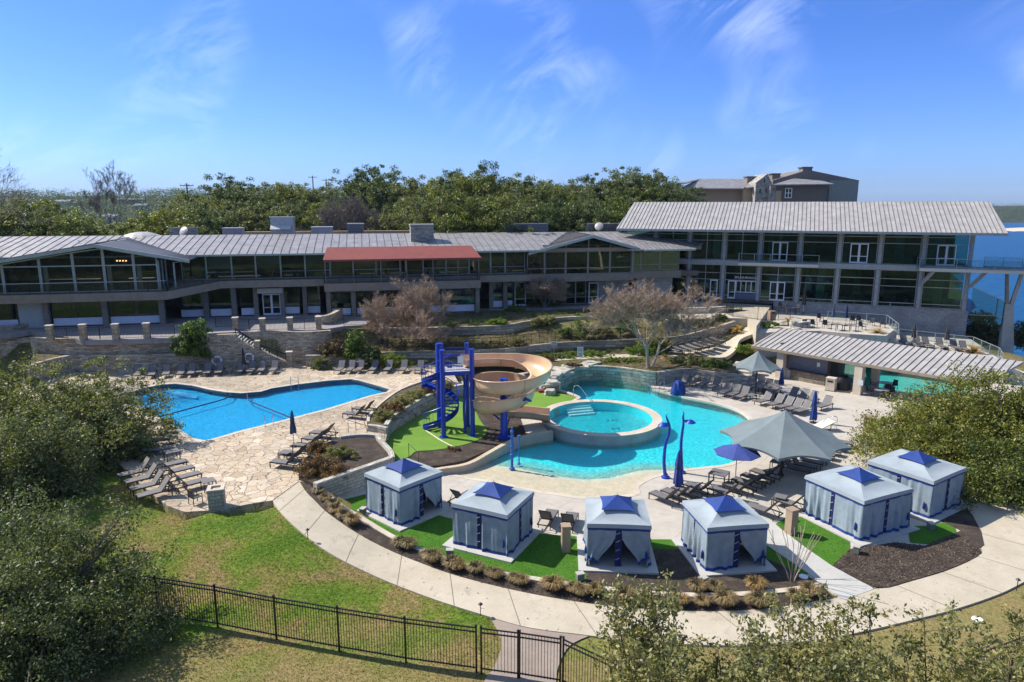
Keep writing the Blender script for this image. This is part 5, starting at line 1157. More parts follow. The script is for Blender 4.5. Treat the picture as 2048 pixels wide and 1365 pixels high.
# ---- bar pavilion by the splash pool
FBR = Frame((24.7, 68.6), (38.29, 53.27)); BA = FBR.ang
BR = thing('pool_bar', 'open pool bar pavilion under a long slanting pale metal roof', 'pavilion', tuple(FBR.P(3, -2, 0)), 0)
R2 = MB(); RB2 = MB(); seam_roof(R2, RB2, FBR.P(0, .2, 3.0), FBR.P(20.4, .2, 3.0), FBR.P(.2, -5.4, 4.15), FBR.P(21.6, -5.4, 4.15), .56, th=.2); R2.build('roof', M_rooflt, BR, world=True); RB2.build('roof_seams', M_seam, BR, world=True)
m = MB(); fbox(m, FBR, 0, 20.4, .2, .32, 2.75, 3.0); m.build('fascia', M_fascia, BR, world=True)
def bhit(px, py, off=0): return FBR.hit(px, py, off)
for (px, w) in ((1560, -.4), (1718, -.1)): u, _ = bhit(px, 760, w); m = MB(); fbox(m, FBR, u-.35, u+.35, w-.35, w+.35, 0, 3.0); m.build('column', M_copingtan, BR, world=True)
u, _ = bhit(1750, 760, -3.5); m = MB(); fbox(m, FBR, u-.3, u+.3, -3.8, -3.2, 0, 3.6); m.build('column', M_copingtan, BR, world=True)
u0, _ = bhit(1562, 740, -1.0); u1, _ = bhit(1652, 760, -1.0)
m = MB(); fbox(m, FBR, u0, u1, -1.3, -1.1, 1.05, 3.0); m.build('shutter', mat('grey roller shutter', (.16, .17, .20), .6, var=.08), BR, world=True)
ux, _ = bhit(1583, 740, -1.0)
m = MB(); fbox(m, FBR, u0, ux, -1.15, -1.0, 0, 1.0); m.build('white_panel', M_white_p, BR, world=True)
m = MB(); fbox(m, FBR, ux, u1, -1.15, -.75, 0, 1.0); m.build('bar_front', M_patch, BR, world=True); m = MB(); fbox(m, FBR, ux-.15, u1+.1, -1.3, -.45, 1.0, 1.08); m.build('bar_top', M_metal_dk, BR, world=True)
m = MB(); fbox(m, FBR, u0-.3, u1+.2, -4.6, -4.4, 0, 3.9); fbox(m, FBR, u0-.4, u0-.2, -4.4, -1.2, 0, 3.4); fbox(m, FBR, u1, u1+.2, -4.4, -1.2, 0, 3.3); m.build('back_wall', mat('dark brown wall', (.06, .05, .045), .8), BR, world=True)
us, zs = bhit(1637, 730, -1.05); m = MB(); fbox(m, FBR, us-.14, us+.14, -1.08, -1.04, zs-.2, zs+.2); m.build('notice', M_white, BR, world=True)
us, zs = bhit(1721, 766, .28); m = MB(); fbox(m, FBR, us-.22, us+.22, .26, .29, zs-.25, zs+.25); m.build('notice', mat('pale notice board', (.5, .56, .56), .6), BR, world=True)
ug, _ = bhit(1690, 760, -2.5); m = MB(); fbox(m, FBR, ug-.6, ug+2.4, -3.5, -3.45, 0.1, 3.2); o = m.build('glass_screen', M_glass2, BR, world=True)
# ---- right hand terraces behind the bar
def zpoly(name, pz, mt, th=.5):
    P = [G(x, y, pz) for x, y in name[1]]; m = MB(); m.slab(P, pz-th, pz); return struct(name[0], m, mt)
PZU, PZL = 3.4, 1.7
up = [G(x, y, PZU) for x, y in ((1512, 668), (1560, 663), (1640, 662), (1700, 668), (1772, 672), (1795, 655))]
bt = [FR.P(8.2, .2, 0), FR.P(-.4, .2, 0), FR.P(-8, .2, 0)]
m = MB(); m.slab([Vector((p[0], p[1], 0)) for p in up+bt[:2]], .5, PZU); struct('patio', m, M_deck)
m = MB(); m.slab([Vector((p[0], p[1], 0)) for p in [G(1500, 660, 3.5), G(1512, 668, PZU), FR.P(-.4, .2, 0), FR.P(-.4, 1, 0), FR.P(-14, .2, 0), G(1330, 640, 4.3), G(1440, 637, 4.2), G(1495, 640, 4.1)]][::-1], 1.5, 4.25); struct('entrance_plaza', m, M_path)
m = MB(); m.slab([Vector((p[0], p[1], 0)) for p in [FR.P(21.6, .2, 0), FR.P(8.2, .2, 0), G(1795, 690, PZL), G(1760, 700, PZL), G(1850, 712, PZL), G(1960, 725, PZL), G(2010, 735, PZL), G(1990, 710, PZL)]][::-1], -.5, PZL); struct('patio', m, M_deck)
a, b = G(1768, 692, PZL), G(1800, 690, PZL)
m = MB()
for i in range(8): z = PZL+(PZU-PZL)*(i+1)/9; c = FR.P(8.0-.3*(8-i)*.0+.0, 0, 0); q = G(1783, 690, PZL)+Vector((-.25, .42, 0))*i; m.box((q.x, q.y, (PZL+z)/2), (1.9, .5, z-PZL), -.35)
struct('stone_steps', m, M_copingtan)
railing('glass_railing', [G(1655, 640, PZU)+Vector((0, 0, 0)), G(1772, 648, PZU), G(1796, 668, PZU)], 1.05, 'glass balustrade along the upper patio in front of the grey wall', mt=M_galv, glass=M_glassrail)
railing('glass_railing', [G(1797, 676, PZL), G(1945, 693, PZL), G(1996, 716, PZL), G(2004, 730, PZL)], 1.05, 'glass balustrade around the lower patio near the bridge pier', mt=M_galv, glass=M_glassrail)
# ------------------------------------------------------------------ furniture and equipment
def make_lounger(flat=False):
    t = thing('sun_lounger', '', 'sun lounger'); a = R(8) if flat else R(52); H = .36
    m = MB()
    for s in (-1, 1): m.bar((s*.33, -1.0, H), (s*.33, .95, H), .04, .06)
    for y in (-1.0, .2, .95): m.bar((-.33, y, H-.005), (.33, y, H-.005), .04, .05)
    m.build('frame', M_metal_dk, t)
    m = MB(); m.box((0, -.4, H+.035), (.6, 1.18, .02)); m.build('seat', M_sling, t)
    cy, cz = math.cos(a), math.sin(a); m = MB(); L = .82
    q = [Vector((x, .2+cy*l+o*-cz, H+.03+cz*l+o*cy)) for x, l, o in ((-.3, 0, 0), (.3, 0, 0), (.3, L, 0), (-.3, L, 0), (-.3, 0, .02), (.3, 0, .02), (.3, L, .02), (-.3, L, .02))]
    m.add(q, [(3, 2, 1, 0), (4, 5, 6, 7), (0, 1, 5, 4), (1, 2, 6, 5), (2, 3, 7, 6), (3, 0, 4, 7)]); b = m.build('backrest', M_sling, t)
    m = MB()
    for s in (-1, 1): m.bar((s*.32, .2, H+.03), (s*.32, .2+cy*(L+.02), H+.03+cz*(L+.02)), .035, .045)
    m.bar((-.33, .2+cy*(L+.02), H+.03+cz*(L+.02)), (.33, .2+cy*(L+.02), H+.03+cz*(L+.02)), .035, .04)
    if not flat: m.bar((-.28, .2+cy*.5, H+cz*.5), (-.28, .85, H), .025, .025); m.bar((.28, .2+cy*.5, H+cz*.5), (.28, .85, H), .025, .025)
    m.build('back_frame', M_metal_dk, b)
    for s in (-1, 1):
        for y in (-.95, .72): m = MB(); m.bar((s*.33, y, 0), (s*.33, y, H-.02), .04, .05); m.build('leg', M_metal_dk, t)
    return t
LG = snapshot(make_lounger()); LGF = snapshot(make_lounger(True)); uL, uF = [False], [False]
def lounger(px, py, z, rz, label, group, flat=False, jit=.04):
    h = G(px, py, z+.38); rr_ = rz+random.uniform(-jit, jit); o = Vector((-math.sin(rr_)*.2, math.cos(rr_)*.2, 0))
    return place(LGF if flat else LG, uF if flat else uL, (h.x-o.x, h.y-o.y, z), rr_, label, group)
def row(pts, z, rz, fmt, group, flat=False):
    n = len(pts)
    for i, p in enumerate(pts):
        zz = z if not hasattr(z, '__len__') else z[0]+(z[1]-z[0])*i/(n-1); rr_ = rz if not hasattr(rz, '__len__') else rz[0]+(rz[1]-rz[0])*i/(n-1)
        lounger(p[0], p[1], zz, rr_, fmt % ORD[i], group, flat)
row([(276,746),(305,745),(333,744),(363,743),(384,742),(416,741),(440,740),(481,738),(504,737.5),(524,737),(549,736)], DZ, (.4, .12), '%s grey sun lounger from the left in the row under the long stone wall', 'loungers under the stone wall')
row([(682,736),(703,735.5),(721,735),(749,735),(778,735),(808,735),(841,736)], DZ, -.05, '%s grey sun lounger from the left in the row before the rounded hedge', 'loungers before the hedge')
row([(578,925),(596,910),(621,891),(637,878),(653,866)], DZ, -1.87, '%s grey sun lounger counting from the nearest beside the copper bush bed', 'loungers beside the mulch bed')
row([(716,828),(734,818)], DZ, -1.87, '%s grey sun lounger of the pair by the four stone steps', 'loungers by the steps')
Eh = [(330,930),(345,942),(358,955),(372,968)]
row(Eh, DZ, 2.32, '%s grey lounger from the pool in the tight row under the oak branches', 'loungers under the oak')
for i, p in enumerate(Eh):
    h = G(p[0], p[1], DZ+.38)+Vector((-.73, -.68, 0))*1.5; place(LG, uL, (h.x-.1, h.y, DZ), 2.32-PI, '%s dark lounger of the row backing onto the one under the oak branches' % ORD[i], 'loungers under the oak')
row([(300,882),(312,899)], DZ, 2.1, '%s flat lounger near the pool corner, half hidden by the oak', 'flat loungers by the oak', True)
row([(1368,764),(1390,762),(1411,765),(1431,770)], 0, -.75, '%s shaded lounger from the left along the rough stone wall', 'loungers along the rubble wall')
row([(1454,781),(1471,785),(1488,789)], 0, -.75, '%s of the three grey loungers left of the small canopy pole', 'loungers near the small canopy')
row([(1500,768),(1520,771),(1535,774),(1551,777)], 0, -.75, '%s grey lounger of the row behind the small canopy pole', 'loungers behind the small canopy')
row([(1532,799),(1556,805),(1575,810),(1593,814),(1610,818)], 0, -1.0, '%s grey lounger from the left in the row above the big grey canopy', 'loungers above the big canopy')
row([(1585,791),(1605,795),(1623,799),(1651,809)], 0, -1.0, '%s grey lounger from the left in the rear row facing the bar', 'loungers in the rear row')
row([(1337,996),(1361,990),(1383,984),(1406,978)], 0, -2.42, '%s lounger from the left beside the closed umbrella near the beach entry', 'loungers near the beach entry')
lounger(1456, 986, 0, -2.42, 'single grey lounger below the open blue umbrella', 'loungers near the beach entry')
row([(1485,977),(1503,967),(1521,958),(1539,949)], 0, -2.42, '%s dark lounger from the open blue umbrella towards the big canopy pole', 'loungers left of the big canopy pole')
row([(1582+12.6*i, 934-7.6*i) for i in range(8)], 0, .93, '%s lounger of the long line under the big grey canopy, counted from its pole', 'loungers under the big canopy')
lounger(1535, 1021, 0, -2.42, 'dark lounger behind the right white topped cabana, left of the tall beige box', 'loungers behind the cabanas'); lounger(1588, 1008, 0, -2.42, 'dark lounger partly behind the tall beige box', 'loungers behind the cabanas')
lounger(1094, 1038, 0, 2.85, 'left lounger of the pair seen from behind between the second and third cabanas', 'loungers between cabanas'); lounger(1137, 1044, 0, 2.85, 'right lounger of the pair seen from behind between the second and third cabanas', 'loungers between cabanas')
lounger(920, 997, 0, 2.55, 'single lounger between the first and second cabanas', 'loungers between cabanas')
row([(1345,699),(1358,697.5),(1371,696),(1384,693),(1397,690),(1409,687),(1420,683),(1431,679)], (1.5, 2.35), .5, '%s flat lounger from the left in the row by the curving walkway', 'flat loungers by the walkway', True)
row([(1808,684),(1834,685),(1852,687),(1880,690),(1908,693),(1927,696)], PZL, -.15, '%s lounger from the left in front of the grey block wall', 'loungers before the block wall')
# armchairs
def make_chair():
    t = thing('armchair', '', 'chair'); m = MB(); m.box((0, 0, .42), (.5, .5, .03)); m.build('seat', M_sling_dk, t)
    m = MB(); m.box((0, .27, .68), (.5, .03, .5), M=Matrix.Rotation(-.15, 3, 'X')); m.build('backrest', M_sling_dk, t)
    for s in (-1, 1):
        m = MB(); m.bar((s*.27, -.22, .62), (s*.27, .25, .64), .05, .03); m.build('armrest', M_metal_dk, t)
        for y in (-.24, .26): m = MB(); m.bar((s*.27, y, 0), (s*.27, y, .64), .035, .035); m.build('leg', M_metal_dk, t)
    return t
CHs = snapshot(make_chair()); uC = [False]
def chair(px, py, z, rz, label, group='armchairs'): p = G(px, py, z); return place(CHs, uC, (p.x, p.y, z), rz, label, group)
chair(648, 740, DZ, 0, 'dark armchair in front of the dry bush planter on the left deck'); chair(392, 1008, DZ, 2.5, 'dark armchair with blue pad on its seat beside the stone pillar')
chair(1526, 798, 0, -.6, 'dark armchair just right of the small canopy pole'); chair(1553, 808, 0, -.6, 'dark armchair with navy towel on the deck near the loungers')
for i, (x, y, r_) in enumerate([(1609,656,-.2),(1627,656,.2),(1651,657,0),(1640,643,.3),(1706,648,0),(1719,648,.1),(1724,660,.4),(1765,656,1.2),(1742,652,-1)]): chair(x, y, PZU, r_, '%s grey armchair from the left on the upper patio before the grey wall' % ORD[i], 'armchairs on the upper patio')
for i, (x, y, r_) in enumerate([(1575,622,1.4),(1592,624,-1.2),(1562,620,.3)]): chair(x, y, 4.25, r_, ['blue grey chair left of the cafe table by the gate', 'blue grey chair right of the cafe table by the gate', 'blue grey chair nearest the glass doors by the gate'][i], 'chairs by the gate')
# side tables
def make_table():
    t = thing('side_table', '', 'table'); m = MB(); m.box((0, 0, .44), (.55, .55, .03)); m.build('top', M_sling, t)
    for x in (-1, 1):
        for y in (-1, 1): m = MB(); m.bar((x*.25, y*.25, 0), (x*.25, y*.25, .43), .035, .035); m.build('leg', M_metal_dk, t)
    return t
TBs = snapshot(make_table()); uT = [False]
def table(px, py, z, rz, label, sc=1): p = G(px, py, z); return place(TBs, uT, (p.x, p.y, z), rz, label, 'small side tables', sc)
for x, y, z, r_, l, s in ((256,761,DZ,.3,'small side table left of the whole row under the stone wall',1), (399,752,DZ,.3,'small side table between fifth and sixth loungers under the stone wall',1), (459,748,DZ,.2,'small side table between seventh and eighth loungers under the stone wall',1), (825,746,DZ,0,'small side table at the right end of the row before the hedge',1), (572,921,DZ,-.3,'grey side table among the loungers beside the copper bush bed',1.3), (345,922,DZ,.7,'grey side table under the oak near the pool corner',1.5), (418,980,DZ,.7,'grey side table beside the stone pillar',1.3), (1343,764,0,.3,'small table behind the steel pool handrails',1.2), (1503,801,0,.6,'side table just left of the small canopy pole',1.2), (1437,971,0,-.6,'low table beside the open blue umbrella',1.9), (1552,940,0,-.6,'side table at the foot of the big canopy pole',1.3), (1560,1010,0,-.6,'side table between the two loungers behind the cabanas',1.2), (1673,661,PZU,.2,'white topped table on the upper patio left of the sago palm',1.6), (1700,662,PZU,.2,'pale table on the upper patio nearest the sago palm',1.6)): table(x, y, z, r_, l, s)
# round dining tables under the bar roof
def round_table(px, py, label, n=3):
    p = G(px, py, 0); t = thing('round_table', label, 'table', (p.x, p.y, 0), 0, 'round tables by the bar'); m = MB(); m.cyl((0, 0), .62, .7, .74, 24); m.build('tabletop', M_galv, t); m = MB(); m.cyl((0, 0), .05, .03, .7, 8); m.cyl((0, 0), .28, 0, .03, 16); m.build('pedestal', M_metal_dk, t)
    return p
for k, (x, y, l) in enumerate(((1762, 795, 'nearer round table by the bar pillar'), (1769, 781, 'farther round table in the shade of the bar roof'))):
    p = round_table(x, y, l)
    for j, a in enumerate((0.3, 2.4, 4.4)): place(CHs, uC, (p.x+.95*math.cos(a), p.y+.95*math.sin(a), 0), a-PI/2, '%s armchair around the %s round table by the bar' % (ORD[j], ('nearer', 'farther')[k]), 'armchairs at the round tables')
p = G(1582, 628, 4.25); t = thing('cafe_table', 'blue cafe table with benches outside the glass doors', 'table', (p.x, p.y, 4.25)); m = MB(); m.box((0, 0, .74), (1.4, .8, .05)); m.build('top', mat('deep blue laminate', (.03, .05, .16), .5), t); m = MB(); m.box((-.5, 0, .36), (.06, .6, .72)); m.box((.5, 0, .36), (.06, .6, .72)); m.build('trestle', M_metal_dk, t)
# ---- closed umbrellas
def closed_umbrella(px, py, z, h, label, mt, fr=.42, r=.2, base=True):
    p = G(px, py, z); t = thing('closed_umbrella', label, 'umbrella', (p.x, p.y, z), random.uniform(0, 3)); m = MB(); m.cyl((0, 0), .025, 0, h, 8); m.build('pole', M_galv, t)
    m = MB(); z0 = h*fr
    def fn(a, r_, zz): return (r_*(1+.22*math.sin(a*6)+.08*math.sin(a*11+zz*3)), .05*math.sin(a*3) if zz < z0+.05 else 0)
    m.lathe([(.05, z0+.04), (r, z0), (r*.95, z0+.3), (r*.7, z0+(h-z0)*.45), (r*.6, z0+(h-z0)*.5), (r*.7, z0+(h-z0)*.6), (r*.4, h-.15), (.03, h+.05)], 24, fn=fn); m.build('canopy', mt, t, smooth=True)
    m = MB(); m.lathe([(r*.68, z0+(h-z0)*.47), (r*.7, z0+(h-z0)*.5), (r*.68, z0+(h-z0)*.53)], 16); m.build('strap', M_black, t)
    if base: m = MB(); m.lathe([(.28, 0), (.28, .06), (.05, .1), (.03, .3)], 16); m.build('base', M_metal_dk, t)
    return t
M_navygrey = mat('faded navy canvas', (.05, .075, .13), .85, var=.2, vscale=3)
closed_umbrella(588, 893, DZ, 2.5, 'closed slate blue umbrella standing alone on the flagstone deck', M_navygrey, .38)
closed_umbrella(489, 746, DZ, 2.5, 'closed dark umbrella among the loungers under the stone wall', M_black, .35, .16)
closed_umbrella(1561, 787, 0, 2.4, 'closed royal blue umbrella in front of the white bar panel', M_blue_fab, .35)
closed_umbrella(1626, 846, 0, 2.6, 'closed royal blue umbrella right of the rows above the big canopy', M_blue_fab, .1, .24)
closed_umbrella(1355, 984, 0, 2.6, 'closed violet blue umbrella beside the beach entry loungers', M_ubrella_blue, .18, .26)
closed_umbrella(1665, 650, PZU, 2.4, 'closed dark umbrella at the left on the upper patio', M_navygrey, .4, .17); closed_umbrella(1691, 652, PZU, 2.4, 'closed navy umbrella at the right on the upper patio', M_navy_fab, .4, .16)
M_charc = mat('charcoal canvas', (.04, .04, .045), .85, var=.2)
closed_umbrella(1825, 693, PZL, 2.5, 'closed charcoal umbrella left of the lower patio loungers', M_charc, .4, .22); closed_umbrella(1891, 698, PZL, 2.5, 'closed charcoal umbrella amid the lower patio loungers', M_charc, .4, .22)
closed_umbrella(1606, 628, 4.25, 3.6, 'tall closed black umbrella by the cafe table at the gate', M_black, .3, .22)
closed_umbrella(1337, 682, 2.5, 2.3, 'closed dark umbrella left on the slope behind the bare tree', M_navygrey, .35, .15); closed_umbrella(1374, 677, 2.8, 2.3, 'closed purple grey umbrella right on the slope behind the bare tree', M_ubrella_blue, .35, .15)
# covered pool lift
p = G(1356, 789, 0); t = thing('covered_pool_lift', 'pool lift under a crumpled royal blue cover beside the pool', 'pool lift', (p.x, p.y, 0)); m = MB()
def fn(a, r_, zz): return (r_*(1+.18*math.sin(a*5+zz*4)+.1*math.sin(a*9-zz*7)), 0)
m.lathe([(.62, .02), (.6, .35), (.5, .8), (.42, 1.1), (.25, 1.3), (.02, 1.38)], 28, fn=fn); m.build('cover', M_blue_fab, t, smooth=True)
# ---- open umbrella
p = G(1470, 968, 0); t = thing('open_umbrella', 'open violet blue umbrella beside the low table', 'umbrella', (p.x, p.y, 0), .3); m = MB(); m.cyl((0, 0), .03, 0, 2.6, 8); m.build('pole', M_galv, t)
m = MB(); n = 8; V = [(0, 0, 2.62)]; 
for k in range(n): a = 2*PI*k/n; V.append((1.42*math.cos(a), 1.42*math.sin(a), 2.05))
m.add(V, [(0, 1+k, 1+(k+1) % n) for k in range(n)]); m.add([(x*1.0, y*1.0, z-.03) for x, y, z in V], [(0, 1+(k+1) % n, 1+k) for k in range(n)])
m.build('canopy', M_ubrella_blue, t); m = MB(); 
for k in range(n): a = 2*PI*k/n; m.bar((0, 0, 2.5), (1.4*math.cos(a), 1.4*math.sin(a), 2.03), .02, .02)
m.build('ribs', M_galv, t); m = MB(); m.lathe([(.3, 0), (.3, .07), (.06, .12), (.04, .3)], 16); m.build('base', M_metal_dk, t)
# ---- big canopies
def canopy(px, py, r, zr, za, label, rot, n=8, pr=.11):
    p = G(px, py, 0); t = thing('shade_canopy', label, 'canopy', (p.x, p.y, 0), rot); m = MB(); rows = []; K = 8; J = 10
    for k in range(n):
        a0 = 2*PI*k/n; a1 = 2*PI*(k+1)/n; g = []
        for j in range(J+1):
            s = j/J; rw = []
            for i in range(K+1):
                f = i/K; c0 = Vector((math.cos(a0), math.sin(a0), 0)); c1 = Vector((math.cos(a1), math.sin(a1), 0)); d = c0.lerp(c1, f)*r*s
                sag = 4*f*(1-f); edge = sag*s**6; d *= 1-.09*edge
                z = za-(za-zr)*(s**.93)-.10*math.sin(PI*s)-.0*sag+.16*edge-.05*s*sag; rw.append((d.x, d.y, z))
            g.append(rw)
        m.grid(g)
        # turned down hem
        hem = [[q for q in g[-1]], [(q[0]*.985, q[1]*.985, q[2]-.2*(1-.35*4*(i/K)*(1-i/K))) for i, q in enumerate(g[-1])]]; m.grid(hem)
    m.build('canopy', M_shade, t, smooth=True); m = MB(); m.cyl((0, 0), pr, 0, za-.25, 14); m.build('pole', M_metal_dk, t)
    m = MB()
    for k in range(n): a = 2*PI*k/n; m.bar((0, 0, za-.4), (r*.96*math.cos(a), r*.96*math.sin(a), zr-.05), .05, .05); m.bar((0, 0, zr-.2), (r*.5*math.cos(a), r*.5*math.sin(a), (za+zr)/2-.35), .04, .04)
    m.build('ribs', M_metal_dk, t); m = MB(); m.lathe([(pr*2, 0), (pr*2, .05), (pr*1.1, .12)], 16); m.build('base', M_metal_dk, t)
canopy(1561, 950, 3.95, 2.45, 4.35, 'large grey green eight sided shade canopy over the line of loungers', .35)
canopy(1510, 793, 2.15, 2.75, 4.25, 'smaller grey green shade canopy in front of the bar', .25, pr=.08)
# ---- cabanas
def cabana(cx, cy, rot, s, label, open_side=None, h=2.25, seed=0, door=()):
    t = thing('cabana', label, 'cabana', (cx, cy, 0), rot, 'curtained cabanas'); a = s/2; rg = random.Random(seed)
    m = MB(); m.box((0, 0, .05), (s+.75, s+.75, .1)); m.build('base_slab', M_spur, t)
    for x in (-1, 1):
        for y in (-1, 1): m = MB(); m.bar((x*(a-.12), y*(a-.12), .1), (x*(a-.12), y*(a-.12), h), .06, .06); m.build('post', M_galv, t)
    # roof: concave pyramid with a turned down edge
    m = MB(); N = 10; ct = 1.0; top = h+.46
    def z_at(k): return h+.05+(top-h-.05)*(1-k)**1.0-.06*math.sin(PI*k)
    for q in range(4):
        A = Matrix.Rotation(q*PI/2, 3, 'Z'); g = []
        for j in range(N+1):
            k = ct/2/a+(1-ct/2/a)*j/N; kk = j/N; g.append([A@Vector((a*k*(2*i/8-1), -a*k, z_at(kk)-.05*math.sin(PI*i/8)*math.sin(PI*kk)+(.02*math.sin(i*PI/8))*kk)) for i in range(9)])
        m.grid(g); e = g[-1]; m.grid([e, [Vector((v.x*1.012, v.y*1.012, v.z-.2)) for v in e]])
    m.build('roof', M_fabgrey, t, smooth=True)
    m = MB()
    for q in range(4):
        A = Matrix.Rotation(q*PI/2, 3, 'Z'); pts = [A@Vector((a*.985*(2*i/10-1), -a*.985, 0)) for i in range(11)]; m.grid([[v+Vector((0, 0, h-.13)) for v in pts], [v+Vector((0, 0, h-.27-.015*math.sin(i*2.2))) for i, v in enumerate(pts)]])
    m.build('blue_trim', M_blue_fab, t)
    m = MB(); c = ct*.80; zt = top+.44; b = [Vector((-c, -c, top-.0)), Vector((c, -c, top)), Vector((c, c, top)), Vector((-c, c, top))]
    rr0 = [b]
    for q in range(4):
        A = Matrix.Rotation(q*PI/2, 3, 'Z'); g = []
        for j in range(7):
            k = j/6; g.append([A@Vector((c*k*(2*i/6-1)*(1-.08*math.sin(PI*i/6)*0), -c*k*(1-.10*math.sin(PI*i/6)*k), zt-(zt-top+.02)*k**.85)) for i in range(7)])
        m.grid(g)
    m.build('roof_cap', M_blue_fab, t); m = MB(); m.tube([(0, 0, top-.1), (0, 0, zt+.1)], [.02, .01], 6); m.build('finial', M_galv, t)
    # curtains with folds, two per side, a navy strap gap between
    for q in range(4):
        A = Matrix.Rotation(q*PI/2, 3, 'Z')
        for side in (-1, 1):
            w0, w1 = (-a+.03, -.13) if side < 0 else (.13, a-.03); n = 46; ph = rg.uniform(0, 6); g = []; fr1 = rg.uniform(7, 11); am = rg.uniform(.05, .10); lift = (rg.uniform(.25, .6) if (q, side) in door else 0)
            for j in range(9):
                z = h-.2-(h-.32)*j/8; k = j/8; rw = []
                for i in range(n+1):
                    x = w0+(w1-w0)*i/n; f = (am*math.sin(x*fr1+ph+k*.8+1.5*math.sin(x*2.3+ph))+.35*am*math.sin(x*fr1*2.3+ph*2-k*2.3))*(.25+.9*k)*(.55+.45*math.sin(x*3.1+ph*3)); e_ = lift*k*k*max(0, math.sin(PI*((i/n) if side > 0 else 1-i/n)*.5+.3)); cr_ = w0 if side < 0 else w1; xx = x*(1-.03*k*math.sin(PI*i/n)) if not lift else cr_+(x-cr_)*(1-.62*math.sin(PI/2*k)**3)
                    rw.append(A@Vector((xx, -(a-.05)+f-.04*k*math.sin(PI*i/n), z+e_*.9)))
                g.append(rw)
            cm = MB(); cm.grid(g); co_ = cm.build('curtain', M_curtain, t, smooth=True); tm = MB(); lo_ = g[-1]; up2 = [p_.lerp(q_, .55) for p_, q_ in zip(g[-1], g[-2])]
            off = A@Vector((0, -.012, 0)); tm.grid([[v+off for v in up2], [v+off-Vector((0, 0, .04)) for v in lo_]]); tm.build('blue_hem', M_blue_fab, co_)
        m = MB(); m.add([A@Vector((-.16, -(a-.09), .12)), A@Vector((.16, -(a-.09), .12)), A@Vector((.16, -(a-.09), h-.2)), A@Vector((-.16, -(a-.09), h-.2))], [(0, 1, 2, 3)]); m.build('strap_panel', M_navy_fab, t)
        m = MB()
        for zz in (.5, .95, 1.4, 1.8): m.bar(A@Vector((-.14, -(a+.01), zz)), A@Vector((.06, -(a+.01), zz+.10)), .015, .03)
        m.build('tie', mat('pale tie tape', (.35, .36, .42), .8), t)
        m = MB()
        m.lathe([(.02, .55), (.07, .62), (.06, .85), (.02, 1.0)], 8, c=tuple((A@Vector((a-.35 if q % 2 else a-.2, -(a+.03), 0)))[:2])); m.build('tassel', M_blue_fab, t)
    return t
cabana(-6.1, 36.25, R(48), 3.1, 'leftmost cabana with blue cap, beside the pale retaining wall', seed=1, door=[(0, 1)])
cabana(-.95, 32.9, R(-26), 3.15, 'second cabana from the left with dark green turf on both sides', seed=2)
cabana(5.15, 31.3, R(-4), 3.0, 'square-on cabana with its lower curtains lifted, third from the left', seed=3, door=[(0, 1), (0, -1)])
cabana(10.4, 31.2, R(8), 3.05, 'fourth cabana from the left, curtain swept open near the bare sapling', seed=4, door=[(0, 1)])
cabana(18.8, 34.9, R(25), 3.75, 'large cabana right of the pale diagonal path', seed=5)
cabana(23.5, 37.5, R(33), 3.7, 'rightmost cabana half hidden by the big oak', seed=6)
# ---- beige pedestals, bins, ground boxes
def beige(px, py, w, h, rz, label, name='service_pedestal', mt=None, cat='pedestal', slot=False):
    p = G(px, py, 0); t = thing(name, label, cat, (p.x, p.y, 0), rz); m = MB(); m.box((0, 0, h/2+.02), (w, w, h)); m.build('body', mt or M_beige, t); m = MB(); m.box((0, 0, h+.05), (w+.06, w+.06, .06)); m.build('lid', mt or M_beige, t)
    if slot: m = MB(); m.box((0, -w/2-.01, h*.82), (w*.6, .03, .16)); m.build('slot', M_black, t); m = MB(); m.box((0, 0, .03), (w+.04, w+.04, .06)); m.build('plinth', M_metal_dk, t)
    else: m = MB(); m.box((0, -w/2-.008, h*.45), (w*.8, .015, h*.7)); m.build('door', mt or M_beige, t)
beige(1131, 1103, .42, 1.35, .1, 'tall beige box on the turf between the second and third cabanas'); beige(1581, 1068, .45, 1.35, .4, 'tall beige box on the turf left of the large right cabana')
beige(1661, 781, .8, 1.15, -.7, 'tan litter bin in front of the bar counter', 'litter_bin', M_copingtan, 'bin', True); beige(1738, 862, .85, 1.1, -.5, 'tan litter bin against the right hand oak', 'litter_bin', M_tanbox, 'bin', True)
p = G(1543, 640, 4.0)
t = thing('litter_bin', 'tan litter bin at the entrance gate', 'bin', (p.x, p.y, 3.95), .1); m = MB(); m.box((0, 0, .55), (.7, .7, 1.1)); m.build('body', M_tanbox, t); m = MB(); m.box((0, -.36, .9), (.4, .03, .15)); m.build('slot', M_black, t)
for i, (x, y, l) in enumerate(((900, 1112, 'small dark green valve box at the left corner of the second cabana'), (1160, 1160, 'small grey box at the left corner of the square-on cabana'), (1406, 1169, 'small grey box at the near corner of the fourth cabana'), (1713, 1105, 'small grey box at the near corner of the large right cabana'), (726, 1028, 'small green box by the leftmost cabana'), (1861, 1058, 'small grey box at the near corner of the rightmost cabana'))):
    p = G(x, y, .05); t = thing('valve_box', l, 'utility box', (p.x, p.y, .05), .3*i); m = MB(); m.box((0, 0, .16), (.34, .26, .32)); m.build('body', mat('weathered green grey box', (.16, .18, .16), .8, var=.2), t); m = MB(); m.box((0, 0, .34), (.38, .3, .04)); m.build('lid', M_conc, t)
p = G(435, 1014, DZ); t = thing('stone_pier', 'short square limestone pier at the corner of the flagstone deck', 'pillar', (p.x, p.y, DZ-.2), .3); m = MB(); m.box((0, 0, .62), (.8, .8, 1.24)); m.build('shaft', M_stone_light, t); m = MB()
for a_, b_, c_, d__ in ((0, .34, .88, .2), (0, -.34, .88, .2), (.34, 0, .2, .48), (-.34, 0, .2, .48)): m.box((a_, b_, 1.29), (c_, d__, .1))
m.build('cap', M_copingtan, t)
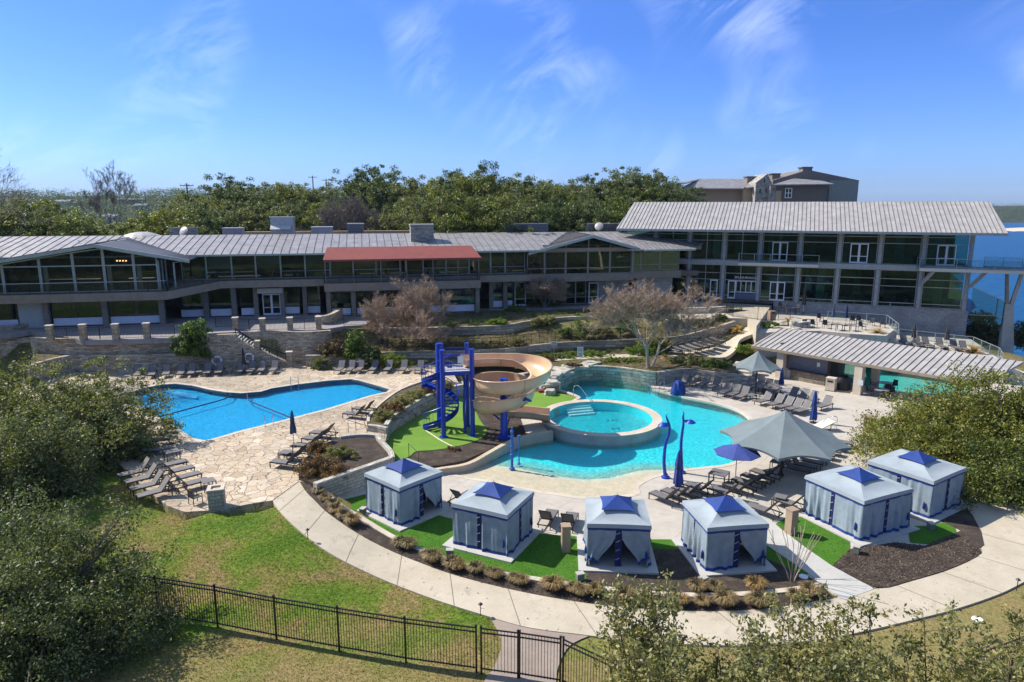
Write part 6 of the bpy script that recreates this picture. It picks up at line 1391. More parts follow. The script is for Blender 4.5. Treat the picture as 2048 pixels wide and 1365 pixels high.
p = G(1690, 785, 0); t = thing('covered_grill', 'black covered grill between the bar and the pillar', 'grill', (p.x+.3, p.y+1.2, 0), -.7); m = MB()
m.lathe([(.7, 0), (.68, .5), (.6, .95), (.45, 1.25), (.1, 1.35), (.01, 1.36)], 18, fn=lambda a, r_, zz: (r_*(1+.06*math.sin(a*7+zz*5)), 0)); m.build('cover', M_black, t, smooth=True)
# ---- signs
for x, y, z, l, two in ((1108, 714, 1.35, 'pale square sign on a post by the walkway hedge', 0), (1160, 727, 1.3, 'pair of pale notices on one post by the rock ledge', 1)):
    p = G(x, y, z); t = thing('sign', l, 'sign', (p.x, p.y, z)); m = MB(); m.cyl((0, 0), .03, 0, 1.6, 6); m.build('post', M_galv, t)
    for k in range(1+two): m = MB(); m.box((0, -.05, 1.45-.5*k), (.62, .03, .46)); b = m.build('board', mat('pale notice board', (.5, .56, .56), .6), t); m = MB(); [m.box((0, -.07, 1.58-.5*k-.07*j), (.46 if j % 2 else .38, .006, .02)) for j in range(5)]; m.build('print', M_metal_dk, b)
# ---- steel rails
def srail(name, pts, z, label, r=.025):
    P = [Vector(p) for p in pts]; t = thing('handrail', label, 'handrail', tuple(P[0])); m = MB(); m.tube(curve(P, 6), r, 8); m.build('tube', M_steel, t, world=True, smooth=True); return t
def hoop(px, py, z, d, label, h=.85, L=.7, lo=-.5):
    p = G(px, py, z); d = Vector(d).normalized(); srail('r', [p, p+Vector((0, 0, h*.8)), p+d*.15+Vector((0, 0, h)), p+d*L*.7+Vector((0, 0, h*.9)), p+d*L+Vector((0, 0, lo))], z, label)
hoop(531, 858, DZ, (-.4, 1, 0), 'left steel grab rail of the near pool ladder'); hoop(547, 853, DZ, (-.4, 1, 0), 'right steel grab rail of the near pool ladder')
hoop(582, 771, DZ, (.3, -1, 0), 'left steel grab rail at the far edge of the left pool'); hoop(597, 768, DZ, (.3, -1, 0), 'right steel grab rail at the far edge of the left pool')
hoop(1310, 776, 0, (-.6, -.8, 0), 'left curved steel handrail by the shaded loungers', L=1.2); hoop(1328, 779, 0, (-.6, -.8, 0), 'right curved steel handrail by the shaded loungers', L=1.2)
a, b = G(1147, 796, .5), G(1184, 808, .6); srail('r', [a, a+Vector((0, 0, .95)), a+Vector((.4, -.1, 1.1)), a.lerp(b, .6)+Vector((0, 0, .75)), b+Vector((0, 0, .1))], 0, 'long steel handrail over the steps into the round pool')
a, b = G(1672, 862, 0), G(1640, 858, 0); srail('r', [a, a+Vector((0, 0, 1.0)), a+Vector((-.3, 0, 1.15)), b+Vector((.4, 0, .8)), b+Vector((0, 0, .3))], 0, 'steel handrail beside the folded white ramp')
m = MB(); p = G(1652, 862, 0); m.bar(p+Vector((-.9, .1, .1)), p+Vector((.5, .3, .75)), 1.0, .08); m.bar(p+Vector((.5, .3, .05)), p+Vector((.5, .3, .7)), .06, .06); o = m.build('folded_ramp', mat('cream plastic', (.6, .57, .48), .6), loc=p); tag(o, 'folded cream ramp leaning beside the big grey canopy', 'ramp')
def stairrail(pa, pb, h, label, up=0):
    t = thing('handrail', label, 'handrail', tuple(pa)); m = MB(); A = Vector(pa); B = Vector(pb); m.tube([A, A+Vector((0, 0, h)), B+Vector((0, 0, h)), B], .022, 6); m.build('tube', M_metal_dk, t, world=True)
stairrail(G(697, 866, DZ), G(770, 888, .38), .95, 'dark handrail down the four stone steps, left side'); stairrail(G(689, 836, DZ)+Vector((.6, 0, 0)), G(712, 862, DZ), .95, 'dark handrail beside the pair of loungers at the steps')
stairrail(G(818, 914, .38), G(838, 934, .1), .95, 'slim dark handrail at the edge of the green play surface')
# ---- splash posts and shower poles
def spline_pole(px, pts, label, mt, r=.11):
    pass
for (px, prof, l) in (((1331, 956), [(1331,956),(1328,925),(1331,890),(1338,868),(1339,852),(1334,838)], 'left wavy blue shower pole at the pool edge'), ((1363, 946), [(1363,946),(1363,925),(1362,890),(1365,862),(1367,846),(1366,833)], 'right wavy blue shower pole at the pool edge')):
    b = G(px[0], px[1], 0); pts = [PY(x, y, b.y) for x, y in prof]; pts[0].z = 0; t = thing('shower_pole', l, 'water feature', tuple(b)); top = pts[-1]
    m = MB(); c_ = curve(pts, 6); m.tube(c_, [.12-.06*i/len(c_) for i in range(len(c_))], 12); m.build('pole', M_blue, t, world=True, smooth=True)
    m = MB(); m.lathe([(.28, 0), (.26, .1), (.14, .16), (.12, .3)], 16, c=(b.x, b.y)); m.build('base', M_blue, t, world=True)
    s = -1 if px[0] < 1350 else 1; hp = pts[-2]+Vector((s*.42, -.1, .05)); m = MB(); m.lathe([(.02, hp.z+.2), (.15, hp.z+.16), (.34, hp.z), (.3, hp.z-.03), (.02, hp.z)], 16, c=(hp.x, hp.y)); m.bar(pts[-2]+Vector((0, 0, .12)), hp+Vector((0, 0, .15)), .09, .09); m.build('spray_head', M_blue, t, world=True)
    m = MB(); m.tube([top, top+Vector((s*.05, 0, .18)), top+Vector((-s*.02, 0, .34))], [.06, .04, .01], 8); m.build('curled_tip', M_blue, t, world=True)
b = G(1024, 938, 0); t = thing('water_post', 'stepped light blue spray post on the beach entry', 'water feature', tuple(b)); m = MB()
m.lathe([(.2, 0), (.18, .06), (.09, .1), (.09, .9), (.15, .92), (.15, 1.02), (.09, 1.05), (.09, 1.5), (.14, 1.5), (.14, 1.6), (.08, 1.6), (.08, 2.5), (.12, 2.5), (.12, 2.62), (.06, 2.65), (.05, 2.85), (.0, 2.86)], 16); m.build('post', M_blue_lt, t); m = MB()
for k in range(7): a = k*2.3; m.bar((.05*math.cos(a), .05*math.sin(a), 1.7+.12*k), (.24*math.cos(a), .24*math.sin(a), 1.76+.12*k), .05, .05)
m.build('nozzle', M_blue_lt, t)
b = G(1038, 929, 0); t = thing('water_post', 'thin light blue spray post behind the stepped one', 'water feature', tuple(b)); m = MB(); m.lathe([(.14, 0), (.12, .05), (.045, .08), (.045, 1.9), (.12, 1.9), (.12, 2.02), (0, 2.03)], 12); m.build('post', M_blue_lt, t); m = MB(); m.bar((-.12, 0, 1.96), (.12, 0, 1.96), .05, .05); m.build('nozzle', M_blue_lt, t)
# ---- slide tower
ST = thing('slide_tower', 'blue steel tower with spiral stair carrying the water slide', 'slide tower', (-4.2, 49, .38))
def sp_(n, m, mt, **k): return m.build(n, mt, ST, world=True, **k)
Pc = {'a': Vector((-5.0, 47.7, .38)), 'b': Vector((-2.9, 48.1, .38)), 'c': Vector((-3.4, 50.3, .38)), 'd': Vector((-5.45, 50.1, .38))}
FZ = 5.3
for k, r_, h_ in (('a', .18, 6.85), ('b', .18, 6.85), ('c', .16, 6.85)):
    m = MB(); p = Pc[k]; m.cyl(p, r_, .38, h_, 14); m.cyl(p, r_*1.15, h_, h_+.06, 14); m.cyl(p, r_*1.8, .38, .44, 14); sp_('post', m, M_blue)
ctr = Pc['d']; m = MB(); m.cyl(ctr, .30, .38, 6.85, 18); m.cyl(ctr, .26, 6.85, 6.92, 18); sp_('central_post', m, M_blue, smooth=True)
m = MB(); q = [Pc['a'], Pc['b'], Pc['c'], Pc['d']]; m.slab([Vector((p.x, p.y, 0)) for p in q], FZ-.1, FZ); sp_('platform', m, mat('pale grey platform', (.4, .4, .42), .7))
m = MB()
for a_, b_ in ((0, 1), (1, 2), (2, 3), (3, 0)): A, B = q[a_].copy(), q[b_].copy(); A.z = B.z = FZ-.15; m.bar(A, B, .12, .26)
A, B = Pc['b'].copy(), Pc['c'].copy(); A.z, B.z = 3.6, FZ-.3; m.bar(A, B, .07, .07); A, B = Pc['c'].copy(), Pc['b'].copy(); A.z, B.z = 3.6, FZ-.3; m.bar(A, B, .07, .07)
sp_('beam', m, M_blue)
for a_, b_ in (('a', 'b'), ('c', 'd')): A, B = Pc[a_].copy(), Pc[b_].copy(); A.z = B.z = FZ; railing('r', [A, B], 1.25, parent=ST, mt=M_blue, pick=.11, rail=.05)
# spiral stair: 1.5 turns down from the platform
NS = 26; r0, r1 = .26, 1.4; steps = MB(); a0 = R(-45); turn = R(-500)
hand = []; ht = []
for i in range(NS):
    a = a0+turn*i/NS; z = FZ-(FZ-.5)*i/(NS-1); da = abs(turn)/NS*.62; V = []
    for zz in (z-.05, z):
        for rr_, aa in ((r0, a-da*.6), (r1, a-da*.6), (r1, a+da*.6), (r0, a+da*.6)): V.append((ctr.x+rr_*math.cos(aa), ctr.y+rr_*math.sin(aa), zz))
    sm = steps; sm.add(V, [(3, 2, 1, 0), (4, 5, 6, 7), (0, 1, 5, 4), (1, 2, 6, 5), (2, 3, 7, 6), (3, 0, 4, 7)])
    hand.append(Vector((ctr.x+r1*math.cos(a), ctr.y+r1*math.sin(a), z+1.0))); ht.append(Vector((ctr.x+r1*math.cos(a), ctr.y+r1*math.sin(a), z)))
sp_('spiral_steps', steps, M_blue)
hs = [p for p in curve(hand, 3)]; ls = curve(ht, 3)
m = MB(); m.tube(hs, .035, 6); m.tube([p+Vector((0, 0, -.08)) for p in ls], .03, 6); sp_('spiral_handrail', m, M_blue, smooth=True)
m = MB(); [m.bar(a, b, .022, .022) for a, b in zip(ls[::2], hs[::2])]; sp_('spiral_balusters', m, M_blue)
m = MB(); m.grid([[p+Vector((0, 0, -.34)) for p in ls], [p+Vector((0, 0, .16)) for p in ls]]); m.grid([[p+Vector((0, 0, .16)) for p in ls], [p+Vector((0, 0, -.34)) for p in ls]]); sp_('stringer', m, M_blue)
# twisted supply pipe
b = G(930, 866, .38); m = MB(); m.tube(curve([b, b+Vector((0, 0, .6)), b+Vector((-.05, 0, 2)), b+Vector((0, .1, 4.0)), b+Vector((-.4, .2, 4.6)), b+Vector((-1.3, .5, 4.9))], 6), .1, 10)
for z in (.1, 1.0, 1.3, 2.7): m.cyl(b, .15, .38+z, .38+z+.1, 12)
sp_('water_pipe', m, M_blue)
m = MB(); p = Pc['a'].lerp(Pc['b'], .62)+Vector((0, 0, FZ-.38+.95)); m.box((p.x, p.y-.06, p.z-.1), (.42, .03, .5), .19); sp_('rules_board', m, M_white)
# ---- slide
SL = thing('water_slide', 'tan open spiral water slide curling round a blue column into the round pool', 'water slide', (0, 48.4, .36))
SC = Vector((0.05, 48.45, 0)); SR = 2.1; path = []
path += [Vector((-3.6, 49.3, FZ+.02)), Vector((-2.9, 49.6, FZ)), Vector((-1.9, 50.15, FZ-.08)), Vector((-1.0, 50.5, FZ-.15))]
zt_ = [(0, 5.08), (.25, 4.55), (.5, 4.05), (.75, 3.65), (1.0, 3.35), (1.25, 3.0), (1.5, 2.55), (1.75, 1.95), (2.0, 1.3)]
for i in range(0, 81):
    t_ = i/40; th = PI/2-2*PI*t_; z = float(np.interp(t_, [a for a, b in zt_], [b for a, b in zt_])); k_ = smooth((t_-.8)/.35); R2_ = SR*(1-k_)+1.6*k_; cx_ = SC.x*(1-k_)-.62*k_; cy_ = SC.y*(1-k_)+48.6*k_
    path.append(Vector((cx_+R2_*math.cos(th), cy_+R2_*math.sin(th), z)))
path += [Vector((.5, 50.45, 1.02)), Vector((1.5, 50.75, .85)), Vector((2.4, 50.85, .70)), Vector((2.95, 50.85, .66))]
PT = resample(curve(path, 4), 210)
sec_in = []; W_ = .68
def section(i):
    p = PT[i]; d = (PT[min(i+1, len(PT)-1)]-PT[max(0, i-1)]); d.z = 0; d.normalize(); side = Vector((d.y, -d.x, 0))       # right of travel = inside of the bend
    lp_n = (len(PT)-1); k = i/lp_n; bank = .0 if k < .1 or k > .93 else .5*smooth((k-.1)/.12)*smooth((.93-k)/.1)
    S_ = []
    for j in range(13):
        a = PI*j/12; x = math.cos(a)*W_; z = -math.sin(a)*.48+.44; 
        S_.append(p+side*x+Vector((0, 0, z+(-x)*bank*.55)))
    hi = .30+.30*bank; lo = .20-.08*bank
    S_ = [S_[0]+side*.03+Vector((0, 0, lo))]+S_+[S_[-1]-side*.03+Vector((0, 0, hi))]
    S_ = [S_[0]+side*.12]+S_+[S_[-1]-side*.12]
    return S_
secs = [section(i) for i in range(len(PT))]
m = MB(); m.grid(secs); fo = m.build('flume', M_slide, SL, world=True, smooth=True); md = fo.modifiers.new('thickness', 'SOLIDIFY'); md.thickness = .045; md.offset = 0
for i in (20, 44, 68, 92, 116, 140, 164, 188):
    s = secs[i]; m = MB()
    for a, b in zip(s[1:-1], s[2:-1]): m.bar(a-Vector((0, 0, .05)), b-Vector((0, 0, .05)), .05, .05)
    m.build('flange', mat('darker tan flange', (.36, .24, .14), .6), SL, world=True)
cb = G(1008, 876, .36); m = MB(); m.cyl(cb, .27, .36, 4.85, 20); m.cyl(cb, .5, .36, .5, 20); m.build('column', M_blue, SL, world=True, smooth=True)
for ang, zz in ((R(20), 4.1), (R(-60), 3.6), (R(-150), 2.9), (R(160), 2.2), (R(95), 1.2)):
    e = Vector((SC.x+SR*math.cos(ang), SC.y+SR*math.sin(ang), zz-.05)); m = MB(); m.bar(Vector((cb.x, cb.y, zz-.7)), e, .1, .1); d = Vector((math.cos(ang), math.sin(ang), 0)); m.bar(e-d*.45, e+d*.45, .14, .14); m.build('bracket', M_blue, SL, world=True)
p = G(1092, 784, .4); m = MB(); m.box((0, 0, .1), (1.0, .5, .2), .1); o = m.build('red_mat', mat('dark red rubber', (.22, .02, .03), .6), loc=None); o.location = (p.x-.2, p.y, .38); tag(o, 'dark red mat lying on the upper green surface', 'mat')
# lane ropes of the left pool
for k, (pts, l) in enumerate((([(457,784),(462,789),(450,798),(400,812),(330,831),(318,836)], 'left dark floating rope across the left pool'), ([(494,786),(497,800),(512,808),(540,819),(582,836)], 'right dark floating rope across the left pool'))):
    P = [G(x, y, DZ-.08) for x, y in pts]; m = MB(); m.tube(curve(P, 6), .05, 6); o = m.build('lane_rope', M_navy_fab, loc=P[0]); tag(o, l, 'rope')
# ---- fences
fence_tops = [(60,1113),(195,1136),(309,1153),(428,1171),(547,1193),(674,1214),(809,1235),(952,1253)]
FH = 1.85
def fence(pts, label, name='metal_fence', gate=False):
    t = thing(name, label, 'gate' if gate else 'fence', tuple(pts[0]))
    for p in pts: m = MB(); m.bar(p-Vector((0, 0, .1)), p+Vector((0, 0, FH+.04)), .07, .07); m.box(p+Vector((0, 0, FH+.06)), (.09, .09, .04)); m.build('post', M_black, t, world=True)
    for a, b in zip(pts, pts[1:]):
        m = MB()
        for z in (FH-.03, FH-.2, .17): m.bar(a+Vector((0, 0, z)), b+Vector((0, 0, z)), .04, .045)
        n = max(2, int((b-a).length/.115))
        for i in range(1, n): q = a.lerp(b, i/n); m.bar(q+Vector((0, 0, .1)), q+Vector((0, 0, FH-.03)), .019, .019)
        m.build('panel', M_black, t, world=True)
    return t
fp = []
for x, y in fence_tops:
    p = G(x, y, FH); 
    for _ in range(8): z = lawn_z(p.x, p.y); p = G(x, y, FH+z)
    fp.append(Vector((p.x, p.y, lawn_z(p.x, p.y)-.03)))
fence(fp, 'long black metal picket fence across the lawn in the foreground')
gp = [G(962, 1256, FH), G(1036, 1265, FH), G(1118, 1277, FH)]
fence([Vector((p.x, p.y, 0)) for p in gp[:2]], 'left leaf of the black gate over the brown path', 'metal_gate', True); fence([Vector((p.x+.06, p.y, 0)) for p in gp[1:]], 'right leaf of the black gate over the brown path', 'metal_gate', True)
g2 = [G(1127, 1278, FH), G(1235, 1328, FH), G(1340, 1378, FH)]; fence([Vector((p.x, p.y, 0)) for p in g2], 'black fence section right of the gate dropping behind the thin shrubs')
g3 = [G(1960, 1306, FH), G(2060, 1268, FH), G(2170, 1225, FH)]; fence([Vector((p.x, p.y, 0)) for p in g3], 'short stretch of black fence at the bottom right corner')
fl1 = resample([p+Vector((0, .25, -.0)) for p in T1[2:66]], 22); railing('metal_fence', fl1, 1.3, 'black metal fence following the terrace wall behind the slide', pick=.14, postn=1.0)
bpy.data.objects[-1] if False else None
ge = [G(1437, 622, 4.25), G(1452, 628, 4.25), G(1466, 634, 4.25), G(1515, 640, 4.25), G(1556, 642, 4.25), G(1580, 640, 4.25)]
railing('metal_fence', ge, 1.5, 'black entrance fence in front of the cafe tables', pick=.14, postn=2.2)
# plaza planters near gate
m = MB(); m.wall(curve([G(1300, 632, 3.9), G(1378, 633, 3.9), G(1432, 631, 3.9), G(1452, 628, 4.0)], 4), 3.2, 4.95, .45); tag(m.build('stone_wall', M_copingtan), 'buff stone wall curving towards the entrance gate behind the bare tree', 'wall')
# path lights
for i, (x, y, l) in enumerate(((616, 1080, 'slim path light at the left edge of the curved path'), (961, 1232, 'slim path light near the gate path'), (2033, 1182, 'slim path light at the right edge of the path'))):
    p = Gt(x, y); t = thing('path_light', l, 'path light', tuple(p)); m = MB(); m.cyl((0, 0), .018, 0, .55, 6); m.build('stake', M_metal_dk, t); m = MB(); m.lathe([(.02, .62), (.1, .55), (.1, .53), (.02, .53)], 10); m.build('hood', M_metal_dk, t)
for x, y, l in ((1607, 1153, 'pale round drain cover in the dark mulch by the bare sapling'), (1955, 1238, 'pale flat stone on the dry grass at the right')):
    p = G(x, y, .04); m = MB(); m.lathe([(.0, .06), (.2, .05), (.22, 0)], 14, c=(p.x, p.y)); o = m.build('cover', M_white, loc=p); o.name = 'drain_cover'; tag(o, l, 'cover')
# utility poles
for x, y0, Y, h, l in ((373, 367, 125, 12, 'wooden utility pole with one crossarm left of the oaks'), (625, 352, 190, 9, 'left far utility pole top above the trees'), (652, 358, 195, 8, 'right far utility pole top above the trees')):
    p = PY(x, y0, Y); t = thing('utility_pole', l, 'utility pole', (p.x, p.y, p.z-h)); m = MB(); m.tube([(0, 0, 0), (0, 0, h)], [.2, .12], 8); m.build('pole', M_bark, t); m = MB(); m.bar((-1.2, 0, h-.4), (1.2, 0, h-.4), .12, .12); m.build('crossarm', M_bark, t); m = MB()
    for k in (-1.1, -.4, .4, 1.1): m.cyl((k, 0), .05, h-.34, h-.12, 6)
    m.build('insulator', M_white, t)
# parked cars glimpsed under the trees
def car(px, py, z, rz, label, col):
    Y = 128; p = PY(px, py, Y); t = thing('parked_car', label, 'car', (p.x, Y, p.z-1.0), rz, 'cars parked under the trees'); mt = mat('car paint %s' % label[:9], col, .3, coat=.6)
    m = MB(); bd = [(-2.3, .35), (-2.3, .8), (-1.5, .95), (-.9, 1.45), (.9, 1.5), (1.6, 1.0), (2.3, .9), (2.35, .35)]
    ls = [Vector((a, b, 0)) for a, b in bd]; tri = tessellate_polygon([ls]); k = len(bd); V = [(a, -.9 if b < 1.2 else -.75, b) for a, b in bd]+[(a, .9 if b < 1.2 else .75, b) for a, b in bd]
    m.add(V, [tuple(t_) for t_ in tri]+[tuple(k+i for i in reversed(t_)) for t_ in tri]+[(i, k+i, k+(i+1) % k, (i+1) % k) for i in range(k)]); m.build('body', mt, t)
    m = MB()
    for s in (-1, 1): m.add([(-1.35, s*.86, 1.0), (1.3, s*.86, 1.0), (.85, s*.79, 1.42), (-.85, s*.79, 1.4)], [(0, 1, 2, 3)])
    m.build('window', M_black, t)
    for x in (-1.45, 1.45):
        for s in (-1, 1): m = MB(); m.tube([(x, s*.78, .34), (x, s*.95, .34)], .34, 14); m.build('wheel', M_black, t)
car(775, 434, 0, .1, 'black pickup sized car under the oaks behind the roof', (.02, .02, .025)); car(735, 432, 0, .05, 'white car left of the black one under the oaks', (.6, .6, .62)); car(598, 440, 0, .1, 'blue car seen beside the tall white exhaust', (.03, .1, .3)); car(818, 436, 0, 0, 'silver car right of the black one under the oaks', (.4, .42, .45))
# distant houses on the hills
rh = random.Random(11)
for i, (x, y, Y, w, mt, l) in enumerate(((130, 412, 420, 22, M_rooflt, 'long pale roofed house far left on the wooded slope'), (245, 408, 600, 14, M_tanst, 'small tan house on the far slope left of the dark roofed one'), (275, 409, 560, 22, M_stucco2, 'long dark roofed house on the far slope'), (225, 445, 300, 16, M_rooflt, 'pale house low among the trees at left'), (310, 460, 260, 14, M_tanst, 'tan roofed house just above the roof line at left'), (285, 422, 430, 16, M_conc, 'grey house midway up the far slope'))):
    best = None
    for Yk in range(380, 1250, 10):
        q_ = PY(x, y, Yk)
        if terr(q_.x, Yk) >= q_.z: best = q_; break
    p = best or PY(x, y, Y); t = thing('house', l, 'house', (p.x, p.y, terr(p.x, p.y)+1), rh.uniform(-.3, .3), 'houses on the far slope'); w = w*.8; m = MB(); m.box((0, 0, 1.5), (w, 9, 5)); wl = m.build('wall', mt, t); m = MB(); a = w/2+.6
    m.add([(-a, -5, 4), (a, -5, 4), (a, 5, 4), (-a, 5, 4), (-a, 0, 6), (a, 0, 6)], [(0, 1, 5, 4), (2, 3, 4, 5), (0, 4, 3), (1, 2, 5)]); m.build('roof', M_roofdk if mt is not M_stucco2 else M_roofdk, t)
    m = MB(); [m.box((k, -4.52, 2.4), (1.4, .1, 1.3)) for k in np.linspace(-w*.35, w*.35, 4)]; m.build('windows', M_metal_dk, t)
# ------------------------------------------------------------------ vegetation
def leaves_mesh(name, centers, radii, per, size, seed, flat=.75, shell=.55, aspect=.5, up=.35, droop=0.):
    """clumps of small leaf faces: centers (n,3), radii (n,)"""
    rng = np.random.default_rng(seed); Cn = np.array(centers, dtype=float); Rn = np.array(radii, dtype=float); n = len(Cn)*per
    idx = np.repeat(np.arange(len(Cn)), per); v = rng.normal(size=(n, 3)); v /= np.linalg.norm(v, axis=1, keepdims=True)+1e-9
    rad = Rn[idx]*(shell+(1-shell)*rng.random(n)**.6)*rng.uniform(.75, 1.15, n); P = Cn[idx]+v*rad[:, None]*np.array([1, 1, flat])
    nrm = v*.6+rng.normal(size=(n, 3))*.75+np.array([0, 0, up]); nrm /= np.linalg.norm(nrm, axis=1, keepdims=True)
    t = rng.normal(size=(n, 3)); t -= nrm*(t*nrm).sum(1, keepdims=True); t /= np.linalg.norm(t, axis=1, keepdims=True)+1e-9; b = np.cross(nrm, t)
    s = size*rng.uniform(.55, 1.35, n)[:, None]; a = P-t*s; c = P+t*s; d1 = P+b*s*aspect; d2 = P-b*s*aspect; d1[:, 2] -= droop*size
    V = np.stack([a, d2, c, d1], 1).reshape(-1, 3); return quads(name, V)
def quads(name, V):
    k = len(V)//4; me = bpy.data.meshes.new(name); me.vertices.add(len(V)); me.vertices.foreach_set('co', V.astype(np.float32).ravel())
    me.loops.add(4*k); me.loops.foreach_set('vertex_index', np.arange(4*k, dtype=np.int32)); me.polygons.add(k)
    me.polygons.foreach_set('loop_start', np.arange(0, 4*k, 4, dtype=np.int32)); me.polygons.foreach_set('loop_total', np.full(k, 4, dtype=np.int32)); me.update(); return me
def crown_clumps(n, size, seed, lobes=7, low=.0, core=.25):
    """clump centres scattered over several overlapping lobes inside an ellipsoid of the given half axes"""
    rng = np.random.default_rng(seed); L = rng.normal(size=(lobes, 3)); L /= np.linalg.norm(L, axis=1, keepdims=True); L *= rng.uniform(.35, .62, (lobes, 1)); L[:, 2] = np.abs(L[:, 2])*.9-low; rl = rng.uniform(.38, .6, lobes)
    i = rng.integers(0, lobes, n); v = rng.normal(size=(n, 3)); v /= np.linalg.norm(v, axis=1, keepdims=True); r = rl[i]*(core+(1-core)*rng.random(n)**.45); P = L[i]+v*r[:, None]
    lo_, hi_ = np.percentile(P, 1, axis=0), np.percentile(P, 99, axis=0); P = (P-(lo_+hi_)/2)/((hi_-lo_)/2)
    return P*np.array(size)
def limbs(mb, top, seed, n, base_r, spread, h0, h1, m=5):
    rg = random.Random(seed); cen = []
    for i in range(n):
        a = 2*PI*i/n+rg.uniform(-.4, .4); e = Vector((math.cos(a)*spread*rg.uniform(.5, 1), math.sin(a)*spread*rg.uniform(.5, 1), h1*rg.uniform(.75, 1.1)))
        s = Vector((0, 0, h0)); pts = [s.lerp(e, t)+Vector((rg.uniform(-.12, .12), rg.uniform(-.12, .12), .25*math.sin(t*PI)*rg.random()))*spread*.4 for t in (0, .3, .6, 1)]; pts[0] = s
        mb.tube(curve(pts, 3), [base_r*(1-.8*k/9) for k in range(10)], m)
        for j in range(3):
            q = pts[2].lerp(pts[3], rg.random()); f = q+Vector((rg.uniform(-1, 1), rg.uniform(-1, 1), rg.uniform(.2, 1)))*spread*.35; mb.tube([q, f], [base_r*.3, base_r*.08], 4)
def tree_obj(name, label, cat, loc, crown_me, lm, trunk_mb, group=None, rz=0, sc=1, tm=None):
    t = thing(name, label, cat, loc, rz, group); c = bpy.data.objects.new('crown', crown_me); C.objects.link(c); c.parent = t
    if not crown_me.materials: crown_me.materials.append(lm)
    trunk_mb.build('trunk', tm or M_bark, t, uv=False); t.scale = sc if hasattr(sc, '__len__') else (sc,)*3; return t
# --- oaks beyond the buildings
def oak_proto(seed, lm, n=380, per=80, size=.115, half=(4.6, 4.6, 3.6), base=4.5, lobes=9):
    c = crown_clumps(n, half, seed, lobes=lobes, low=.12); c[:, 2] += base+half[2]*.8; r = np.random.default_rng(seed).uniform(.3, .75, n)
    me = leaves_mesh('crown', c, r, per, size, seed, shell=.3); tb = MB(); tb.tube([(0, 0, -1.5), (.1, 0, 1.2), (0, .1, base*.6)], [.38, .3, .24], 8); limbs(tb, base, seed, 6, .2, half[0]*.6, base*.55, base+half[2]*.5); return me, tb
PR = []
for sd, lm, hf, bs, lb in ((1, L_oak, (4.8, 4.6, 3.9), 3.6, 9), (2, L_dark, (3.8, 3.8, 4.6), 3.2, 8), (3, L_oak2, (4.6, 4.2, 3.4), 3.4, 10), (4, L_oak, (3.6, 3.6, 4.4), 3.0, 7)):
    me, tb = oak_proto(sd, lm, half=hf, base=bs, lobes=lb); t = tree_obj('oak_tree', '', 'tree', (0, -500, 0), me, lm, tb); PR.append((snapshot(t), [False]))
def zg(x, y): return terr(x, y)
bgt = [ # px of the crown centre, px top, distance, prototype, scale
 (345,408,118,2,.80),(395,385,125,0,.86),(440,376,128,2,.85),(478,352,132,1,.90),(520,368,126,0,.85),(560,366,130,2,.9),(600,372,138,3,.85),(650,368,140,0,.9),(706,334,128,1,1.05),(745,336,130,3,1.0),(790,358,124,0,.95),(828,372,130,2,.85),
 (870,352,118,0,1.0),(915,350,112,2,1.05),(942,330,116,1,1.05),(985,352,112,2,1.0),(1030,352,116,0,1.0),(1072,372,118,2,.9),(1110,376,128,3,.9),(1150,362,124,0,.95),(1190,352,128,1,.9),(1232,338,132,3,1.0),(1262,342,130,0,.95),(1300,348,128,2,.95),(1330,362,124,0,.85),(1360,366,140,1,.8),
 (20,402,100,0,.8),(70,400,104,2,.8),(110,416,98,0,.7),(150,430,96,2,.65),(-30,410,96,1,.9),(370,402,108,3,.7),(425,412,104,0,.65),(640,405,112,2,.75),(880,385,103,0,.85),(950,392,100,2,.85),(1020,392,101,0,.8),(1085,404,103,1,.75),(1140,398,104,0,.8),(1195,396,106,3,.8),(1245,392,108,2,.8),(1290,396,112,0,.8),(800,400,107,3,.75),(570,402,110,3,.75),(330,420,100,2,.6),(500,405,108,0,.75)]
rb = random.Random(21); sides = ['far left', 'left', 'centre left', 'centre', 'centre right', 'right']
kinds = ['broad green oak', 'tall dark juniper', 'yellow green oak', 'narrow green oak']
for i, (x, yt, Y, k, s) in enumerate(bgt):
    p = PY(x, yt, Y); zb = max(zg(p.x, Y), 3.5); snap, used = PR[k]; hf = {0: 3.6+3.9*1.8, 1: 3.2+4.6*1.8, 2: 3.4+3.4*1.8, 3: 3.+4.4*1.8}[k]; h = p.z-zb; s = max(.5, h/(hf+.2))
    wx = min(s*rb.uniform(.95, 1.25), 1.5)
    near = 'rear' if Y > 114 else 'front'
    place(snap, used, (p.x, Y, zb-.3), rb.uniform(0, 6), '%s of the %s line behind' % (kinds[k], near), 'oaks beyond the buildings', (wx, wx, s))
# give them labels that can be pointed to
tr = sorted([o for o in C.objects if o.get('group') == 'oaks beyond the buildings'], key=lambda o: o.location.x/o.location.y)
cnt = {}
for o in tr:
    k = o['label'].split(' behind')[0]; cnt[k] = cnt.get(k, 0)+1; o['label'] = '%s behind the buildings, %s such from the left' % (k, ORD[cnt[k]-1])
